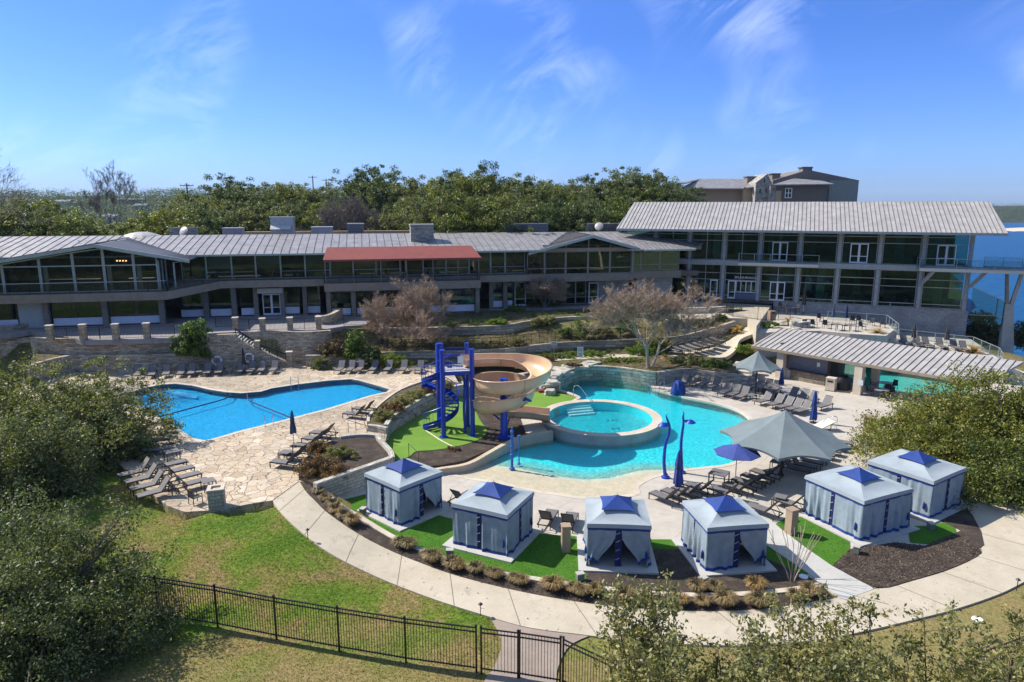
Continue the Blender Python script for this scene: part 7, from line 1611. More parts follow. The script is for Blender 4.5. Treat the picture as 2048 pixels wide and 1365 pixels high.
# bare trees
MINR = .013
TIPS = []
def fine_twigs(seed, per, L, w, upb=.5):
    rng = np.random.default_rng(seed); T = np.array([t[0] for t in TIPS]); D = np.array([t[1] for t in TIPS]); n = len(T)*per; i = np.repeat(np.arange(len(T)), per)
    d = D[i]+rng.normal(size=(n, 3))*.75+np.array([0, 0, upb*.5]); d /= np.linalg.norm(d, axis=1, keepdims=True); ln = L*rng.uniform(.4, 1.2, n)[:, None]; s = np.cross(d, rng.normal(size=(n, 3))); s /= np.linalg.norm(s, axis=1, keepdims=True)+1e-9; s *= w
    b = T[i]-d*ln*.4+rng.normal(size=(n, 3))*.06; e = b+d*ln; return quads('fine_twigs', np.stack([b-s, b+s, e+s*.4, e-s*.4], 1).reshape(-1, 3))
def branchy(seed, n0, depth, L0, spread, up, r0, seg=3, k=3, cutz=None, shrink=.72, jitter=.35, vase=0.):
    rg = random.Random(seed); trunk = MB(); tw = MB(); TIPS.clear()
    def grow(p, d, L, r, lv):
        q = p; pts = [p]; rad = [r]
        for i in range(seg):
            d = (d+Vector((rg.gauss(0, jitter), rg.gauss(0, jitter), rg.gauss(up, jitter)))*.28).normalized(); q = q+d*L/seg; pts.append(q); rad.append(max(MINR, r*(1-.38*(i+1)/seg)))
        (trunk if lv < 2 else tw).tube(pts, rad, 6 if lv < 2 else 3, cap=False)
        if lv >= depth-1: TIPS.append((tuple(pts[-1]), tuple(d)))
        if lv < depth:
            for j in range(k+(1 if rg.random() < .4 else 0)):
                a = rg.uniform(0, 2*PI); s = spread*rg.uniform(.6, 1.25); x = d.orthogonal().normalized(); y = d.cross(x); nd_ = (d+(x*math.cos(a)+y*math.sin(a))*s).normalized()
                st_ = pts[-1] if j < 2 else pts[-2]; grow(st_, nd_, L*shrink*rg.uniform(.8, 1.2), rad[-1]*.72, lv+1)
    for i in range(n0):
        a = 2*PI*i/n0+rg.uniform(-.3, .3); d = Vector((math.cos(a)*vase, math.sin(a)*vase, 1)).normalized(); grow(Vector((math.cos(a)*.12*(n0 > 1), math.sin(a)*.12*(n0 > 1), 0)), d, L0*rg.uniform(.85, 1.15), r0, 0)
    return trunk, tw
def bare(name, label, cat, loc, args, tm, wm, rz=0, sc=1, group=None, fine=(12, .5, .011)):
    tk, tw = branchy(**args); t = thing(name, label, cat, loc, rz, group); tk.build('trunk', tm, t, uv=False); tw.build('twigs', wm, t, uv=False)
    if fine:
        me = fine_twigs(args['seed'], fine[0], fine[1], fine[2]); me.materials.append(wm); o = bpy.data.objects.new('fine_twigs', me); C.objects.link(o); o.parent = t
    t.scale = sc if hasattr(sc, '__len__') else (sc,)*3; return t
myr = dict(n0=4, depth=5, L0=1.9, spread=.62, up=.22, r0=.10, vase=.62, shrink=.76, k=3, seg=3)
p = G(830, 712, 1.1); bare('bare_tree', 'wide leafless crape myrtle with pinkish twigs before the red awning', 'tree', (p.x, p.y, 1.1), dict(myr, seed=5), M_twig_grey, M_twig, sc=(1.2, 1.05, 1.15))
p = G(1300, 738, 1.3); bare('bare_tree', 'big leafless crape myrtle standing behind the splash pool', 'tree', (p.x, p.y+.3, 1.3), dict(myr, seed=9, n0=3, vase=.28, L0=2.5, r0=.14), M_trunk_pale, M_twig, sc=(1.28, 1.1, .98))
p = G(1090, 612, 4.2); bare('bare_tree', 'smaller leafless tree in front of the right gable windows', 'tree', (p.x, p.y-1.2, 4.1), dict(myr, seed=14, L0=1.15, vase=.4), M_twig_grey, M_twig, sc=(1.15, 1.1, .95))
p = PY(222, 468, 108); bare('bare_tree', 'tall leafless tree standing above the left roof', 'tree', (p.x, 108, 6.5), dict(seed=3, n0=2, depth=6, L0=4.2, spread=.42, up=.5, r0=.22, vase=.18, shrink=.72, k=2), M_bark, M_twig_grey, sc=1.0, fine=(4, .8, .02))
p = PY(-150, 480, 62); bare('bare_tree', 'large leafless tree reaching in from the left edge against the sky', 'tree', (p.x-2, 64, 3), dict(seed=8, n0=1, depth=6, L0=7.0, spread=.6, up=.25, r0=.3, vase=0, shrink=.68, k=3), M_bark, M_twig_grey, sc=(.95, .95, .86), fine=(2, .6, .010))
for i, (x, y, Y, s) in enumerate(((700, 420, 109, 1.35), (575, 420, 114, 1.15), (470, 450, 100, .7), (1345, 395, 135, 1.0), (640, 430, 106, .9))):
    p = PY(x, y, Y); bare('bare_tree', ['wide grey leafless tree in the middle behind the roof', 'brownish leafless tree left of the white exhaust', 'low russet leafless bush behind the pink rooftop box', 'leafless tree in front of the tan hotel', 'small grey leafless tree beside the wide one'][i], 'tree', (p.x, Y, 6), dict(myr, seed=30+i, L0=2.6, r0=.16), M_twig_grey, M_twig_grey if i != 2 else mat('russet twigs', (.22, .09, .06), .9, island=.3), sc=s)
p = G(1583, 1160, .03); bare('bare_sapling', 'pale leafless sapling fanning out in the dark mulch by the diagonal path', 'sapling', (p.x, p.y, 0), dict(seed=4, n0=8, depth=1, L0=1.5, spread=.18, up=.3, r0=.025, vase=.42, shrink=.75, k=2), M_trunk_pale, M_trunk_pale, fine=None)
# --- foreground trees
def big_tree(name, label, loc, half, n, per, size, seed, lm, base, lobes, trunk_r=.4, rr=(.3, .7), tilt=None, shell=.25, aspect=.45, extra=None):
    c = crown_clumps(n, half, seed, lobes=lobes, low=.25, core=.2); c[:, 2] += base
    r = np.random.default_rng(seed+1).uniform(rr[0], rr[1], n); me = leaves_mesh('crown', c, r, per, size, seed, shell=shell, aspect=aspect); me.materials.append(lm)
    tb = MB(); tb.tube([(0, 0, -.8), (.15, .05, base*.3), (0, 0, base*.55)], [trunk_r*1.2, trunk_r, trunk_r*.8], 10); limbs(tb, base, seed, 9, trunk_r*.5, half[0]*.62, base*.45, base+half[2]*.35)
    rg = random.Random(seed); 
    for i in range(0, n, 5): q = Vector(c[i]); s = q*.45+Vector((0, 0, base*.45)); tb.tube([s, s.lerp(q, .5)+Vector((rg.uniform(-.3, .3), rg.uniform(-.3, .3), .2)), q*1.04], [.06, .035, .01], 4, cap=False)
    return tree_obj(name, label, 'tree', loc, me, lm, tb)
def at_px(px, py, Y): return PY(px, py, Y)
# left oak: crown spans px 0-330, 700-1010
p = PY(95, 880, 43); big_tree('oak_tree', 'large spreading live oak at the left covering the pool corner', (p.x, 43, .3), (6.7, 6.0, 5.2), 1600, 90, .10, 41, L_oak, p.z-.9, 14, .45, rr=(.35, .85))
p = PY(200, 900, 42); big_tree('oak_tree', 'smaller live oak overhanging the loungers at the pool corner', (p.x, 41.5, .6), (2.7, 2.6, 2.9), 380, 90, .095, 44, L_oak, p.z-1.0, 7, .22, rr=(.35, .75))
p = PY(70, 1230, 24); big_tree('oak_tree', 'nearest live oak filling the bottom left corner', (p.x, 24, 0), (4.5, 4.6, 3.8), 1500, 100, .07, 42, L_oak, p.z-.5, 13, .35, rr=(.4, .85))
p = PY(20, 960, 36); big_tree('oak_tree', 'darker live oak at the left edge between the two big ones', (p.x, 36, .3), (3.9, 3.8, 3.6), 800, 90, .09, 46, L_oak, p.z-.5, 9, .35, rr=(.5, .9))
# right oak: px 1730-2048, 740-1060
p = PY(1935, 880, 44); big_tree('oak_tree', 'large rounded yellow green oak on the right beside the cabanas', (p.x+.5, 44, 0), (7.0, 5.0, 4.9), 2000, 90, .095, 51, L_oak2, p.z-.7, 13, .4, rr=(.5, 1.0))
p = PY(2085, 940, 41); big_tree('oak_tree', 'second yellow green oak at the right edge behind the path', (p.x+.5, 41, 0), (4.8, 4.4, 5.0), 1100, 90, .095, 52, L_oak2, p.z-.7, 9, .35, rr=(.5, .95))
p = PY(1985, 965, 38.5); big_tree('oak_tree', 'low yellow green oak at the right frame edge beside the curved path', (p.x+.6, 38.5, 0), (3.7, 2.6, 3.1), 750, 90, .085, 53, L_oak2, p.z-.9, 8, .25, rr=(.35, .8))
# thin shrubby trees across the bottom right, seen from above
def sparse(name, label, loc, h, w, seed, n=70, lm=None, per=12, size=.058, top=2.5):
    rg = random.Random(seed); tw = MB(); cs = []
    for i in range(n):
        a = rg.uniform(0, 2*PI); rr_ = w*math.sqrt(rg.random()); hh = h-top*rg.random()**1.3-.9*(rr_/w)**2; e = Vector((rr_*math.cos(a), rr_*math.sin(a), hh)); s = Vector((e.x*.2, e.y*.2, max(.5, h-top-1.8)))
        pts = [s, s.lerp(e, .35)+Vector((rg.uniform(-.2, .2), rg.uniform(-.2, .2), .1)), s.lerp(e, .7)+Vector((rg.uniform(-.2, .2), rg.uniform(-.2, .2), 0)), e]; c_ = curve(pts, 3); tw.tube(c_, [.035*(1-.85*k/len(c_)) for k in range(len(c_))], 4, cap=False)
        for q in c_[3:]:
            cs.append(q+Vector((rg.uniform(-.15, .15), rg.uniform(-.15, .15), rg.uniform(-.1, .1))))
            for _ in range(2):
                f = q+Vector((rg.uniform(-.5, .5), rg.uniform(-.5, .5), rg.uniform(.05, .55))); tw.tube([q, f], [.012, .004], 3, cap=False); cs.append(f); cs.append(q.lerp(f, .6))
    tw.tube([(0, 0, -.1), (.1, 0, h*.4), (0, 0, h-top-1.6), (0, 0, h-top*.4)], [.09, .07, .05, .02], 7)
    me = leaves_mesh('crown', [tuple(c) for c in cs], [.17]*len(cs), per, size, seed, shell=.1, aspect=.5, flat=1.2); me.materials.append(lm or L_olive)
    t = thing(name, label, 'tree', loc); c = bpy.data.objects.new('crown', me); C.objects.link(c); c.parent = t; tw.build('stems', M_bark, t, uv=False)
for i, (x, yt, Y, w, l) in enumerate(((1290,1155,15.5,1.0,'tallest thin olive sapling top in front of the path left of centre'),(1440,1235,14.5,1.4,'loose olive sapling crown between the two tallest ones'),(1585,1225,15,1.3,'olive sapling crown just left of the diagonal path end'),(1715,1185,15.5,1.4,'tall olive sapling crown below the diagonal path end'),(1890,1235,15,1.4,'olive sapling crown over the dry grass at the right'),(2040,1225,15,1.4,'olive sapling crown at the right frame edge'),(1300,1285,13,1.3,'low olive crown under the tallest thin sapling'),(1420,1290,13,1.6,'low olive crown at the bottom, second from the gate'),(1570,1285,13,1.6,'low olive crown at the bottom, third from the gate'),(1720,1290,13,1.6,'low olive crown at the bottom, fourth from the gate'),(1870,1295,13,1.6,'low olive crown at the bottom, fifth from the gate'),(2010,1300,13,1.6,'low olive crown in the bottom right corner'))):
    p = PY(x, yt, Y); sparse('thin_tree', l, (p.x, Y, 0), p.z, w, 60+i, n=14 if w < 1.5 else 13, top=2.6)
# --- bushes
def bush(px, py, z, half, label, lm, seed, name='shrub', n=70, per=60, size=.05, shell=.35, cat='shrub', group=None, rz=0, rr=None, stems=True):
    p = G(px, py, z); rng = np.random.default_rng(seed); v = rng.normal(size=(n, 3)); v /= np.linalg.norm(v, axis=1, keepdims=True); v[:, 2] = np.abs(v[:, 2]); c = v*np.array(half)*rng.uniform(.35, .92, (n, 1)); mn = min(half); r = rng.uniform(.16, .3, n)*mn if rr is None else rng.uniform(rr[0], rr[1], n)
    me = leaves_mesh('foliage', c, r, per, size, seed, shell=shell); me.materials.append(lm); t = thing(name, label, cat, (p.x, p.y, z), rz, group); o = bpy.data.objects.new('foliage', me); C.objects.link(o); o.parent = t
    if stems:
        m = MB(); rg = random.Random(seed)
        for i in range(9): a = rg.uniform(0, 6.3); m.tube([(0, 0, -.1), (half[0]*.55*math.cos(a), half[1]*.55*math.sin(a), half[2]*rg.uniform(.5, .85))], [.03, .01], 4, cap=False)
        m.build('stems', M_bark, t, uv=False)
    return t
bush(390, 712, 2.3, (2.6, 1.7, 4.3), 'tall bright green shrub standing against the limestone walls', L_bush, 70, n=170, per=80, size=.10)
bush(712, 714, 1.9, (1.3, 1.2, 3.2), 'bright green loose shrub right of the curved stone wall', L_bush, 71, n=110, per=60, size=.10)
bush(742, 718, 1.9, (1.1, 1.0, 1.7), 'darker green shrub leaning right of the bright green one', L_dark, 72, n=70, size=.09)
bush(668, 712, 1.9, (2.0, 1.0, 1.9), 'bronze brown dry shrub under the curved stone wall', L_brown, 73, n=110, size=.08)
bush(640, 738, DZ, (1.4, .8, 1.5), 'dry olive brown shrub against the low planter wall', L_olive, 74, n=80, size=.07)
bush(772, 731, 1.0, (3.4, 1.1, 1.35), 'low rounded green hedge behind the right row of loungers', L_lime, 75, 'hedge', n=150, per=70, size=.06, cat='hedge')
for i, (x, y, w) in enumerate(((768,842,.9),(785,828,.95),(806,814,1.0),(830,800,1.0),(856,789,1.0),(884,781,.95))): bush(x, y-2, 1.2, (w*1.2, w, 1.0), '%s olive shrub from the near end of the raised shrub bed' % ORD[i], [L_olive, L_brown, L_olive][i % 3], 80+i, n=60, per=90, size=.05, group='shrubs in the raised bed')
bush(645, 948, 1.1, (1.9, 1.2, 1.2), 'large copper brown bush at the tip of the dark mulch bed', L_brown, 90, n=120, per=110, size=.045); bush(680, 915, 1.1, (1.5, 1.0, .85), 'dry copper bush behind the large one in the mulch bed', L_olive, 91, n=70, per=100, size=.045); bush(640, 905, 1.05, (1.0, .9, .8), 'small russet bush by the nearest loungers', L_brown, 92, n=60, per=90, size=.045)
bush(905, 900, .36, (.7, .5, .35), 'small reddish groundcover tuft beside the green play surface', L_brown, 93, n=25, size=.04)
# planting behind the splash pool
for i, (x, y, z, h, l, lm) in enumerate(((1283,708,1.4,(2.2,1.2,1.25),'rounded clipped green bush left of the bare tree trunk',L_lime),(1320,707,1.4,(1.2,.9,1.1),'darker rounded bush right of the bare tree trunk',L_bush),(1180,712,1.35,(3.6,.8,.6),'low spreading green shrub along the walkway',L_lime),(1110,716,1.3,(2.6,.8,.55),'low green groundcover shrub behind the square sign',L_lime),(1240,724,1.35,(3.4,1.0,.55),'low bright green mound in the bed behind the pool wall',L_lime),(1380,727,1.35,(3.2,1.3,.9),'wide olive green mound right of the bare tree',L_olive),(1430,732,1.3,(2.2,1.2,.8),'low dark green mound near the stone steps',L_bush),(1165,672,2.9,(1.7,1.4,2.6),'dense dark green shrub above the terrace wall',L_bush),(1075,650,3.6,(1.0,.8,.9),'small grey green bush left of the dark shrub on the terrace',L_olive),(1100,648,3.6,(.9,.8,.9),'small grey green bush beside its twin on the terrace',L_olive),(1075,612,4.2,(5.2,.9,1.0),'long low green hedge under the gable windows',L_bush),(995,648,3.8,(1.6,.8,.8),'yellow green ornamental grass mound above the terrace wall',L_lime),(1310,690,2.2,(2.4,1.0,1.0),'dark olive shrub on the slope behind the bare tree',L_olive),(1400,655,3.4,(2.0,1.0,1.1),'dark shrub by the curved wall at the walkway bend',L_dark),(1225,640,4.0,(2.6,1.2,1.4),'dark green bush at the foot of the stone wall',L_dark),(1150,735,1.3,(1.2,.7,.5),'brown tuft beside the rock ledge',L_brown))): bush(x, y, z, h, l, lm, 100+i, n=90, per=70, size=.06)
for i, (x, y, z, h, l, lm) in enumerate(((905,660,3.2,(1.3,1.0,1.0),'round olive shrub left of the terrace groundcover',L_olive),(950,655,3.4,(1.1,.9,.9),'dark green shrub on the terrace near the awning corner',L_dark),(1035,688,2.4,(.9,.8,.7),'small grey shrub by the black fence behind the slide',L_olive),(1205,668,3.0,(1.4,1.0,1.2),'olive shrub right of the dense dark green one',L_olive),(1250,664,3.2,(1.2,1.0,1.0),'green shrub behind the crown of the big bare tree',L_bush),(1130,668,3.0,(1.0,.9,.9),'mid green shrub left of the dense dark one',L_bush),(850,640,3.9,(2.2,.8,.8),'low olive hedge under the wide bare tree',L_olive),(1345,650,3.6,(1.6,1.0,1.0),'olive shrub on the slope above the flat loungers',L_olive),(1440,640,4.0,(1.2,.8,.8),'dark shrub where the walkway meets the plaza',L_dark),(1030,622,4.2,(1.6,.8,.9),'green shrub at the left end of the long low hedge',L_bush),(1095,722,1.35,(1.5,.7,.6),'brown tuft left of the twin notice post',L_brown),(560,716,3.0,(.1,.1,.1),'',L_brown))[:-1]): bush(x, y, z, h, l, lm, 200+i, n=70, per=70, size=.06)
bush(880, 690, 2.3, (6.0, 1.2, .6), 'pale dry groundcover along the terrace wall behind the tower', L_olive, 130, n=120, per=50, size=.07); bush(1010, 690, 2.4, (3.5, 1.0, .5), 'tan rocky groundcover left of the terrace shrubs', L_dry, 131, n=80, per=40, size=.07)
for i, (x, y) in enumerate(((1540,652),(1533,661),(1524,671),(1516,681),(1506,692))): bush(x, y, 3.6-.45*i, (1.5, .6, .6), '%s clipped hedge block from the top of the walkway' % ORD[i], L_lime, 140+i, 'hedge', n=60, per=80, size=.045, cat='hedge', group='clipped hedges along the walkway', stems=False)
bush(1488, 703, 1.9, (1.1, .9, .9), 'rounded green bush at the left end of the bar roof', L_lime, 146, n=60, size=.05)
bush(1960, 690, 0, (4.0, 2.5, 4.6), 'dark evergreen bush below the footbridge pier', L_dark, 150, n=200, per=60, size=.14); bush(2060, 690, 0, (4.0, 3.0, 3.5), 'dark evergreen bush right of the footbridge pier', L_dark, 151, n=160, per=60, size=.14)
for i, (x, y) in enumerate(((230, 700), (268, 700), (300, 702), (330, 700))): bush(x, y, 2.6, (1.0, .5, .8), '%s small shrub from the left between the two limestone walls' % ORD[i], [L_bush, L_brown, L_olive, L_brown][i], 160+i, n=36, size=.07, group='shrubs between limestone walls')
# loose ground cover on the terraces: nobody could count it
def cover(name, A, B, n, lm, size, seed, per, label, rr=(.12, .32)):
    rg = random.Random(seed); cs = []; rs = []
    for i in range(n):
        k = rg.randrange(len(A)-1); u = rg.random(); q = A[k].lerp(A[k+1], u).lerp(B[k].lerp(B[k+1], u), rg.uniform(.06, .94)); r = rg.uniform(*rr); cs.append((q.x, q.y, q.z+r*.35)); rs.append(r)
    me = leaves_mesh('cover', cs, rs, per, size, seed, flat=.7, shell=.5); me.materials.append(lm); o = bpy.data.objects.new(name, me); C.objects.link(o); tag(o, label, None, None, 'stuff')
cover('terrace_ground_cover', T1, L2, 520, L_olive, .05, 1, 40, 'olive and dry ground cover between the two long terrace walls')
cover('terrace_dry_cover', T1, L2, 420, L_dry, .05, 2, 36, 'tan dry tufts between the two long terrace walls')
cover('upper_bed_cover', T2, e_b, 420, L_bush, .06, 3, 40, 'dark green ground cover in the bed below the long building', (.2, .45))
cover('walkway_bed_cover', L0[14:], L1[14:], 260, L_bush, .05, 4, 50, 'green ground cover between walkway and terrace wall')
cover('pool_bed_cover', bf, bb, 240, L_olive, .045, 5, 40, 'brown and green ground cover behind the splash pool wall')
# dry grass clumps along the path
def grass_clump(seed, n=520, h=.42, w=.34):
    rng = np.random.default_rng(seed); a = rng.uniform(0, 2*PI, n); r = w*.45*np.sqrt(rng.random(n)); b = np.stack([r*np.cos(a), r*np.sin(a), np.zeros(n)], 1); th = a+rng.normal(0, .5, n); ln = rng.uniform(.4, 1.1, n); k1 = b+np.stack([np.cos(th)*w*.5*ln, np.sin(th)*w*.5*ln, h*ln], 1); k2 = k1+np.stack([np.cos(th)*w*.55*ln, np.sin(th)*w*.55*ln, -h*.35*ln*rng.random(n)], 1)
    pr_ = np.stack([-np.sin(th), np.cos(th), np.zeros(n)], 1)*.011; V = np.stack([b-pr_, b+pr_, k1+pr_, k1-pr_], 1).reshape(-1, 3); V2 = np.stack([k1-pr_, k1+pr_, k2+pr_*.3, k2-pr_*.3], 1).reshape(-1, 3); return quads('blades', np.concatenate([V, V2]))
gcl = []
for sd in (1, 2, 3):
    me = grass_clump(sd); me.materials.append(L_dry); gcl.append(me)
cl_px = [(638,985),(652,1000),(668,1013),(672,1024),(690,1036),(706,1048),(803,1094),(818,1098),(856,1118),(868,1124),(905,1135),(915,1139),(952,1144),(985,1152),(993,1156),(1030,1163),(1042,1168),(1097,1175),(1108,1180),(1148,1184),(1163,1190),(1190,1188),(1250,1200),(1290,1205),(1345,1207),(1360,1209),(1405,1210),(1450,1211),(1460,1207),(1505,1209),(1520,1213),(1395,1182),(1430,1182),(1512,1180),(1620,1190),(1590,1200)]
for i, (x, y) in enumerate(cl_px):
    p = Gt(x, y, .05); t = thing('grass_clump', '', 'grass clump', (p.x, p.y, lawn_z(p.x, p.y)*.9+.03), i*1.3, 'dry grass clumps along the curved path'); o = bpy.data.objects.new('blades', gcl[i % 3]); C.objects.link(o); o.parent = t; s = random.uniform(.95, 1.3); t.scale = (s, s, s*random.uniform(.8, 1)); t['label'] = 'tan dry grass clump beside the curved path, %s from its left end' % (ORD[i] if i < 20 else ['twenty-first','twenty-second','twenty-third','twenty-fourth','twenty-fifth','twenty-sixth','twenty-seventh','twenty-eighth','twenty-ninth','thirtieth','thirty-first','thirty-second','thirty-third','thirty-fourth','thirty-fifth','thirty-sixth'][i-20])
# sago palms and spiky plants
def sago(px, py, z, s, label, lm=None, seed=0):
    p = G(px, py, z); rg = random.Random(seed); V = []
    for i in range(34):
        a = rg.uniform(0, 2*PI); e = rg.uniform(.1, 1.2); L = s*rg.uniform(.8, 1.1); P0 = Vector((0, 0, .15)); pts = []
        for k in range(7): t_ = k/6; pts.append(P0+Vector((math.cos(a)*math.cos(e)*L*t_, math.sin(a)*math.cos(e)*L*t_, math.sin(e)*L*t_-.45*L*t_*t_)))
        for u, v in zip(pts, pts[1:]):
            d = (v-u); sd_ = Vector((-math.sin(a), math.cos(a), 0))
            for q in range(3):
                c = u.lerp(v, q/3)
                for sg in (-1, 1): t2 = c+sd_*sg*.16*s+d*.5; V += [c, c+d*.16, t2, t2-d*.1]
    me = quads('fronds', np.array([tuple(v) for v in V])); me.materials.append(lm or L_sago); t = thing('sago_palm', label, 'palm', (p.x, p.y, z)); o = bpy.data.objects.new('fronds', me); C.objects.link(o); o.parent = t; m = MB(); m.lathe([(.16, -.1), (.18, .1), (.1, .25), (0, .27)], 10); m.build('stump', M_bark, t)
for x, y, z, s, l in ((1501,703,1.7,1.2,'orange sago palm at the left end of the bar roof'), (1476,662,3.2,1.0,'pale orange sago palm at the bend of the walkway'), (1578,648,3.6,1.1,'orange sago palm beside the pale boulders at the gate'), (1754,668,3.3,1.3,'golden sago palm between the upper patio and the steps'), (1948,706,1.7,1.5,'golden sago palm at the right end of the lower patio'), (1330,718,1.4,.8,'small tan spiky plant beside the bare tree trunk')): sago(x, y, z, s, l, seed=int(x))
for i, (x, y, z, s_, l) in enumerate(((1598,652,3.5,1.3,'large white boulder pile left of the upper patio'), (1785,684,2.4,.8,'pale boulder beside the patio steps'), (1590,662,3.2,.8,'smaller pale boulder under the white one'))): p = G(x, y, z); rock((p.x, p.y, z), (s_, .8*s_, .8*s_), 3+i, M_rock, label=l)
# stone steps near the rubble wall
m = MB()
for i in range(5): p = G(1476+4*i, 760-6*i, .15*i); m.box((p.x, p.y, .1+.22*i), (2.2, .9, .22), -.5)
struct('stone_steps', m, M_copingtan)
# --- far woods: one mass of clumps over the far ground
def far_wood(name, n, xr, yr, seed, lm, s0=2.2, cond=None):
    rng = np.random.default_rng(seed); cs = []; rs = []
    while len(cs) < n:
        y = rng.uniform(*yr)**1.0; x = y*rng.uniform(*xr)
        if cond and not cond(x, y): continue
        z = terr(x, y)
        if z < -20: continue
        s = s0*rng.uniform(.7, 1.5)*(1+y/900.); cs.append((x, y, z+s*.6)); rs.append(s)
    me = leaves_mesh('foliage', cs, rs, 60, .30*s0/2.2*1.5, seed, flat=.8, shell=.7, aspect=.8); me.materials.append(lm); o = bpy.data.objects.new(name, me); C.objects.link(o); tag(o, kind='stuff', label=None); return o
o = far_wood('far_woodland', 2600, (-.82, -.30), (135, 520), 5, L_oak, 2.2); o['label'] = 'mixed green woodland spreading over the valley at left'
o = far_wood('hill_woodland', 3000, (-.9, .62), (520, 1150), 6, L_dark, 3.4); o['label'] = 'dark woodland covering the far hills on the skyline'
o = far_wood('shore_woodland', 1600, (.42, .95), (1440, 1750), 7, L_dark, 3.5, lambda x, y: terr(x, y) > -18); o['label'] = 'scrubby trees on the far shore of the lake'
# lawn blades close to the camera
lawn_poly = [(-26, 14), (-26, 37), (-14, 38.4), (-9, 33), (-5, 29), (-1, 26.8), (-.5, 24), (-1, 14)]
def on_lawn(x, y):
    p = (x, y); 
    return inside(x, y, lawn_poly) and not inside(x, y, DECKL)
LW = [Vector((a, b, 0)) for a, b in [(p.x, p.y) for p in NL]]
def lawn_ok(x, y):
    return on_lawn(x, y) and not (inside(x, y, PATHP))
PATHP = [(p.x, p.y) for p in NL]+[(p.x, p.y) for p in reversed(FLn)]
PATHB = [(p.x, p.y) for p in br1]+[(p.x, p.y) for p in reversed(br2)]
blades('lawn_grass', 90000, (lambda x, y: lawn_ok(x, y) and not inside(x, y, PATHB), (-26, 0, 14, 38)), lambda x, y: lawn_z(x, y)-.05, .055, 5, L_grass, w=.013, label='short patchy winter grass on the lawn in front of the path')
# lake
m = MB(); m.poly([(50, 62, 0), (3500, 62, 0), (3500, 2600, 0), (120, 2600, 0), (60, 300, 0)], z=-20)
wl, nt, b = newmat('lake water'); b.inputs['Base Color'].default_value = (.012, .10, .32, 1); b.inputs['Roughness'].default_value = .6; b.inputs['Specular IOR Level'].default_value = .08
tc = nd(nt, 'ShaderNodeTexCoord'); mp = nd(nt, 'ShaderNodeMapping'); mp.inputs['Scale'].default_value = (.05, .16, 1); lk(nt, tc.outputs['Object'], mp.inputs[0]); n = nd(nt, 'ShaderNodeTexNoise', Scale=4., Detail=6.); lk(nt, mp.outputs[0], n.inputs['Vector']); bp = nd(nt, 'ShaderNodeBump', Strength=.5, Distance=.6); lk(nt, n.outputs[0], bp.inputs['Height']); lk(nt, bp.outputs[0], b.inputs['Normal'])
lk(nt, mixc(nt, ramp(nt, n.outputs[0], [(.3, 0), (.7, 1)]), (.006, .05, .16), (.018, .115, .27)), b.inputs['Base Color'])
struct('lake', m, wl)
m = MB(); q = [G(1985, 459, -19.6), G(2010, 457, -19.6), G(2060, 455, -19.6), G(2120, 458, -19.6), G(2100, 463, -19.6), G(2030, 463, -19.6)]; m.slab([Vector((p.x, p.y, 0)) for p in q], -21, -19.5); struct('sandbar', m, mat('pale sand', (.6, .5, .38), .9))

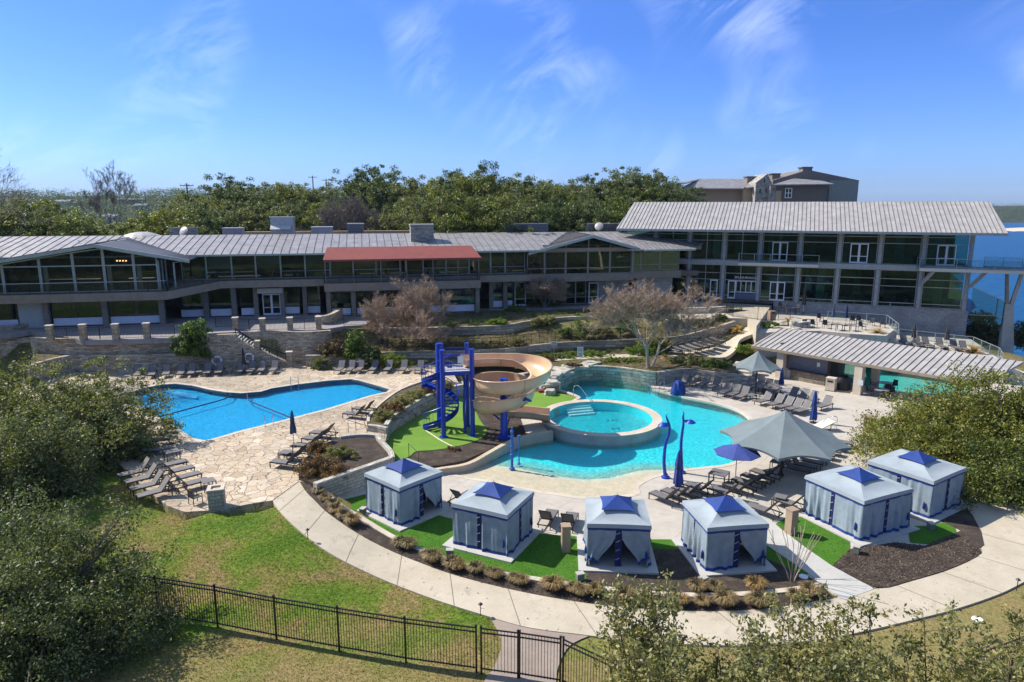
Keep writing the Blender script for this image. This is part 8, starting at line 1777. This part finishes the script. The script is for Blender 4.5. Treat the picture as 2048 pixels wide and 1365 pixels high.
# bark chips and turf pile
M_chip = mat('loose bark chips', (.12, .08, .055), .95, island=.7)
RING = [(p.x, p.y) for p in ED]+[(p.x, p.y) for p in reversed(half)]
blades('bark_chips', 9000, (lambda x, y: inside(x, y, RING), (-14, 17, 24, 39)), lambda x, y: lawn_z(x, y)*.8+.06, .035, 8, M_chip, w=.035, lean=1.6, label='scattered bark chips in the curved mulch strip beside the path')
MB1 = [G(*q, 0)[:2] for q in [(1664,1132),(1700,1098),(1790,1085),(1850,1092),(1925,1060),(1955,1085),(1963,1105),(1945,1119),(1891,1141),(1820,1162),(1774,1175),(1745,1174)]]
blades('bark_chips', 6000, (lambda x, y: inside(x, y, MB1), (14, 27, 26, 33)), lambda x, y: .04, .035, 9, M_chip, w=.035, lean=1.6, label='scattered bark chips in the dark bed below the large right cabana')
TF1 = [G(*q, 0)[:2] for q in [(690,1002),(745,987),(800,1012),(897,1038),(990,1057),(1057,1068),(1172,1077),(1168,1170),(1075,1156),(986,1141),(915,1124),(855,1102),(791,1074),(738,1042)]]
TF2 = [G(*q, 0)[:2] for q in [(1550,1052),(1572,1038),(1610,1035),(1698,1082),(1696,1100),(1664,1128)]]
L_turf = leaf_mat('turf pile', (.03, .09, .01), (.06, .16, .02), (.11, .24, .04))
blades('turf_pile', 16000, (lambda x, y: inside(x, y, TF1), (-11, 4, 27, 40)), lambda x, y: .02, .04, 10, L_turf, w=.02, label='short pile of the dark green artificial turf between the left cabanas')
blades('turf_pile', 5000, (lambda x, y: inside(x, y, TF2), (10, 20, 28, 36)), lambda x, y: .02, .04, 11, L_turf, w=.02, label='short pile of the green turf right of the diagonal path')
M_litter = mat('fallen oak leaves', (.22, .13, .06), .9, island=.6)
rl = np.random.default_rng(3)
blades('leaf_litter', 2600, (lambda x, y: rl.random() < .25+.75*(x < -14) and (lawn_ok(x, y) or inside(x, y, PATHP)), (-26, 22, 16, 40)), lambda x, y: lawn_z(x, y)+.035, .03, 12, M_litter, w=.04, lean=2.0, label='fallen oak leaves scattered over the lawn and the curved path')
blades('leaf_litter', 1500, (lambda x, y: inside(x, y, DECKL) and not inside(x, y, POOL), (-36, -12, 34, 62)), lambda x, y: DZ+.02, .03, 13, M_litter, w=.04, lean=2.0, label='fallen oak leaves scattered over the flagstone deck')
HAZE = True
if HAZE:
    m = MB(); m.box((100, 750, 45), (8400, 7700, 150)); hz, nt, b = newmat('thin air'); out = nt.nodes['Material Output']; nt.nodes.remove(b)
    pv = nd(nt, 'ShaderNodeVolumePrincipled'); pv.inputs['Color'].default_value = (.62, .78, 1, 1); pv.inputs['Density'].default_value = .00007; lk(nt, pv.outputs[0], out.inputs['Volume'])
    o = m.build('haze', hz); tag(o, None, None, None, 'stuff')
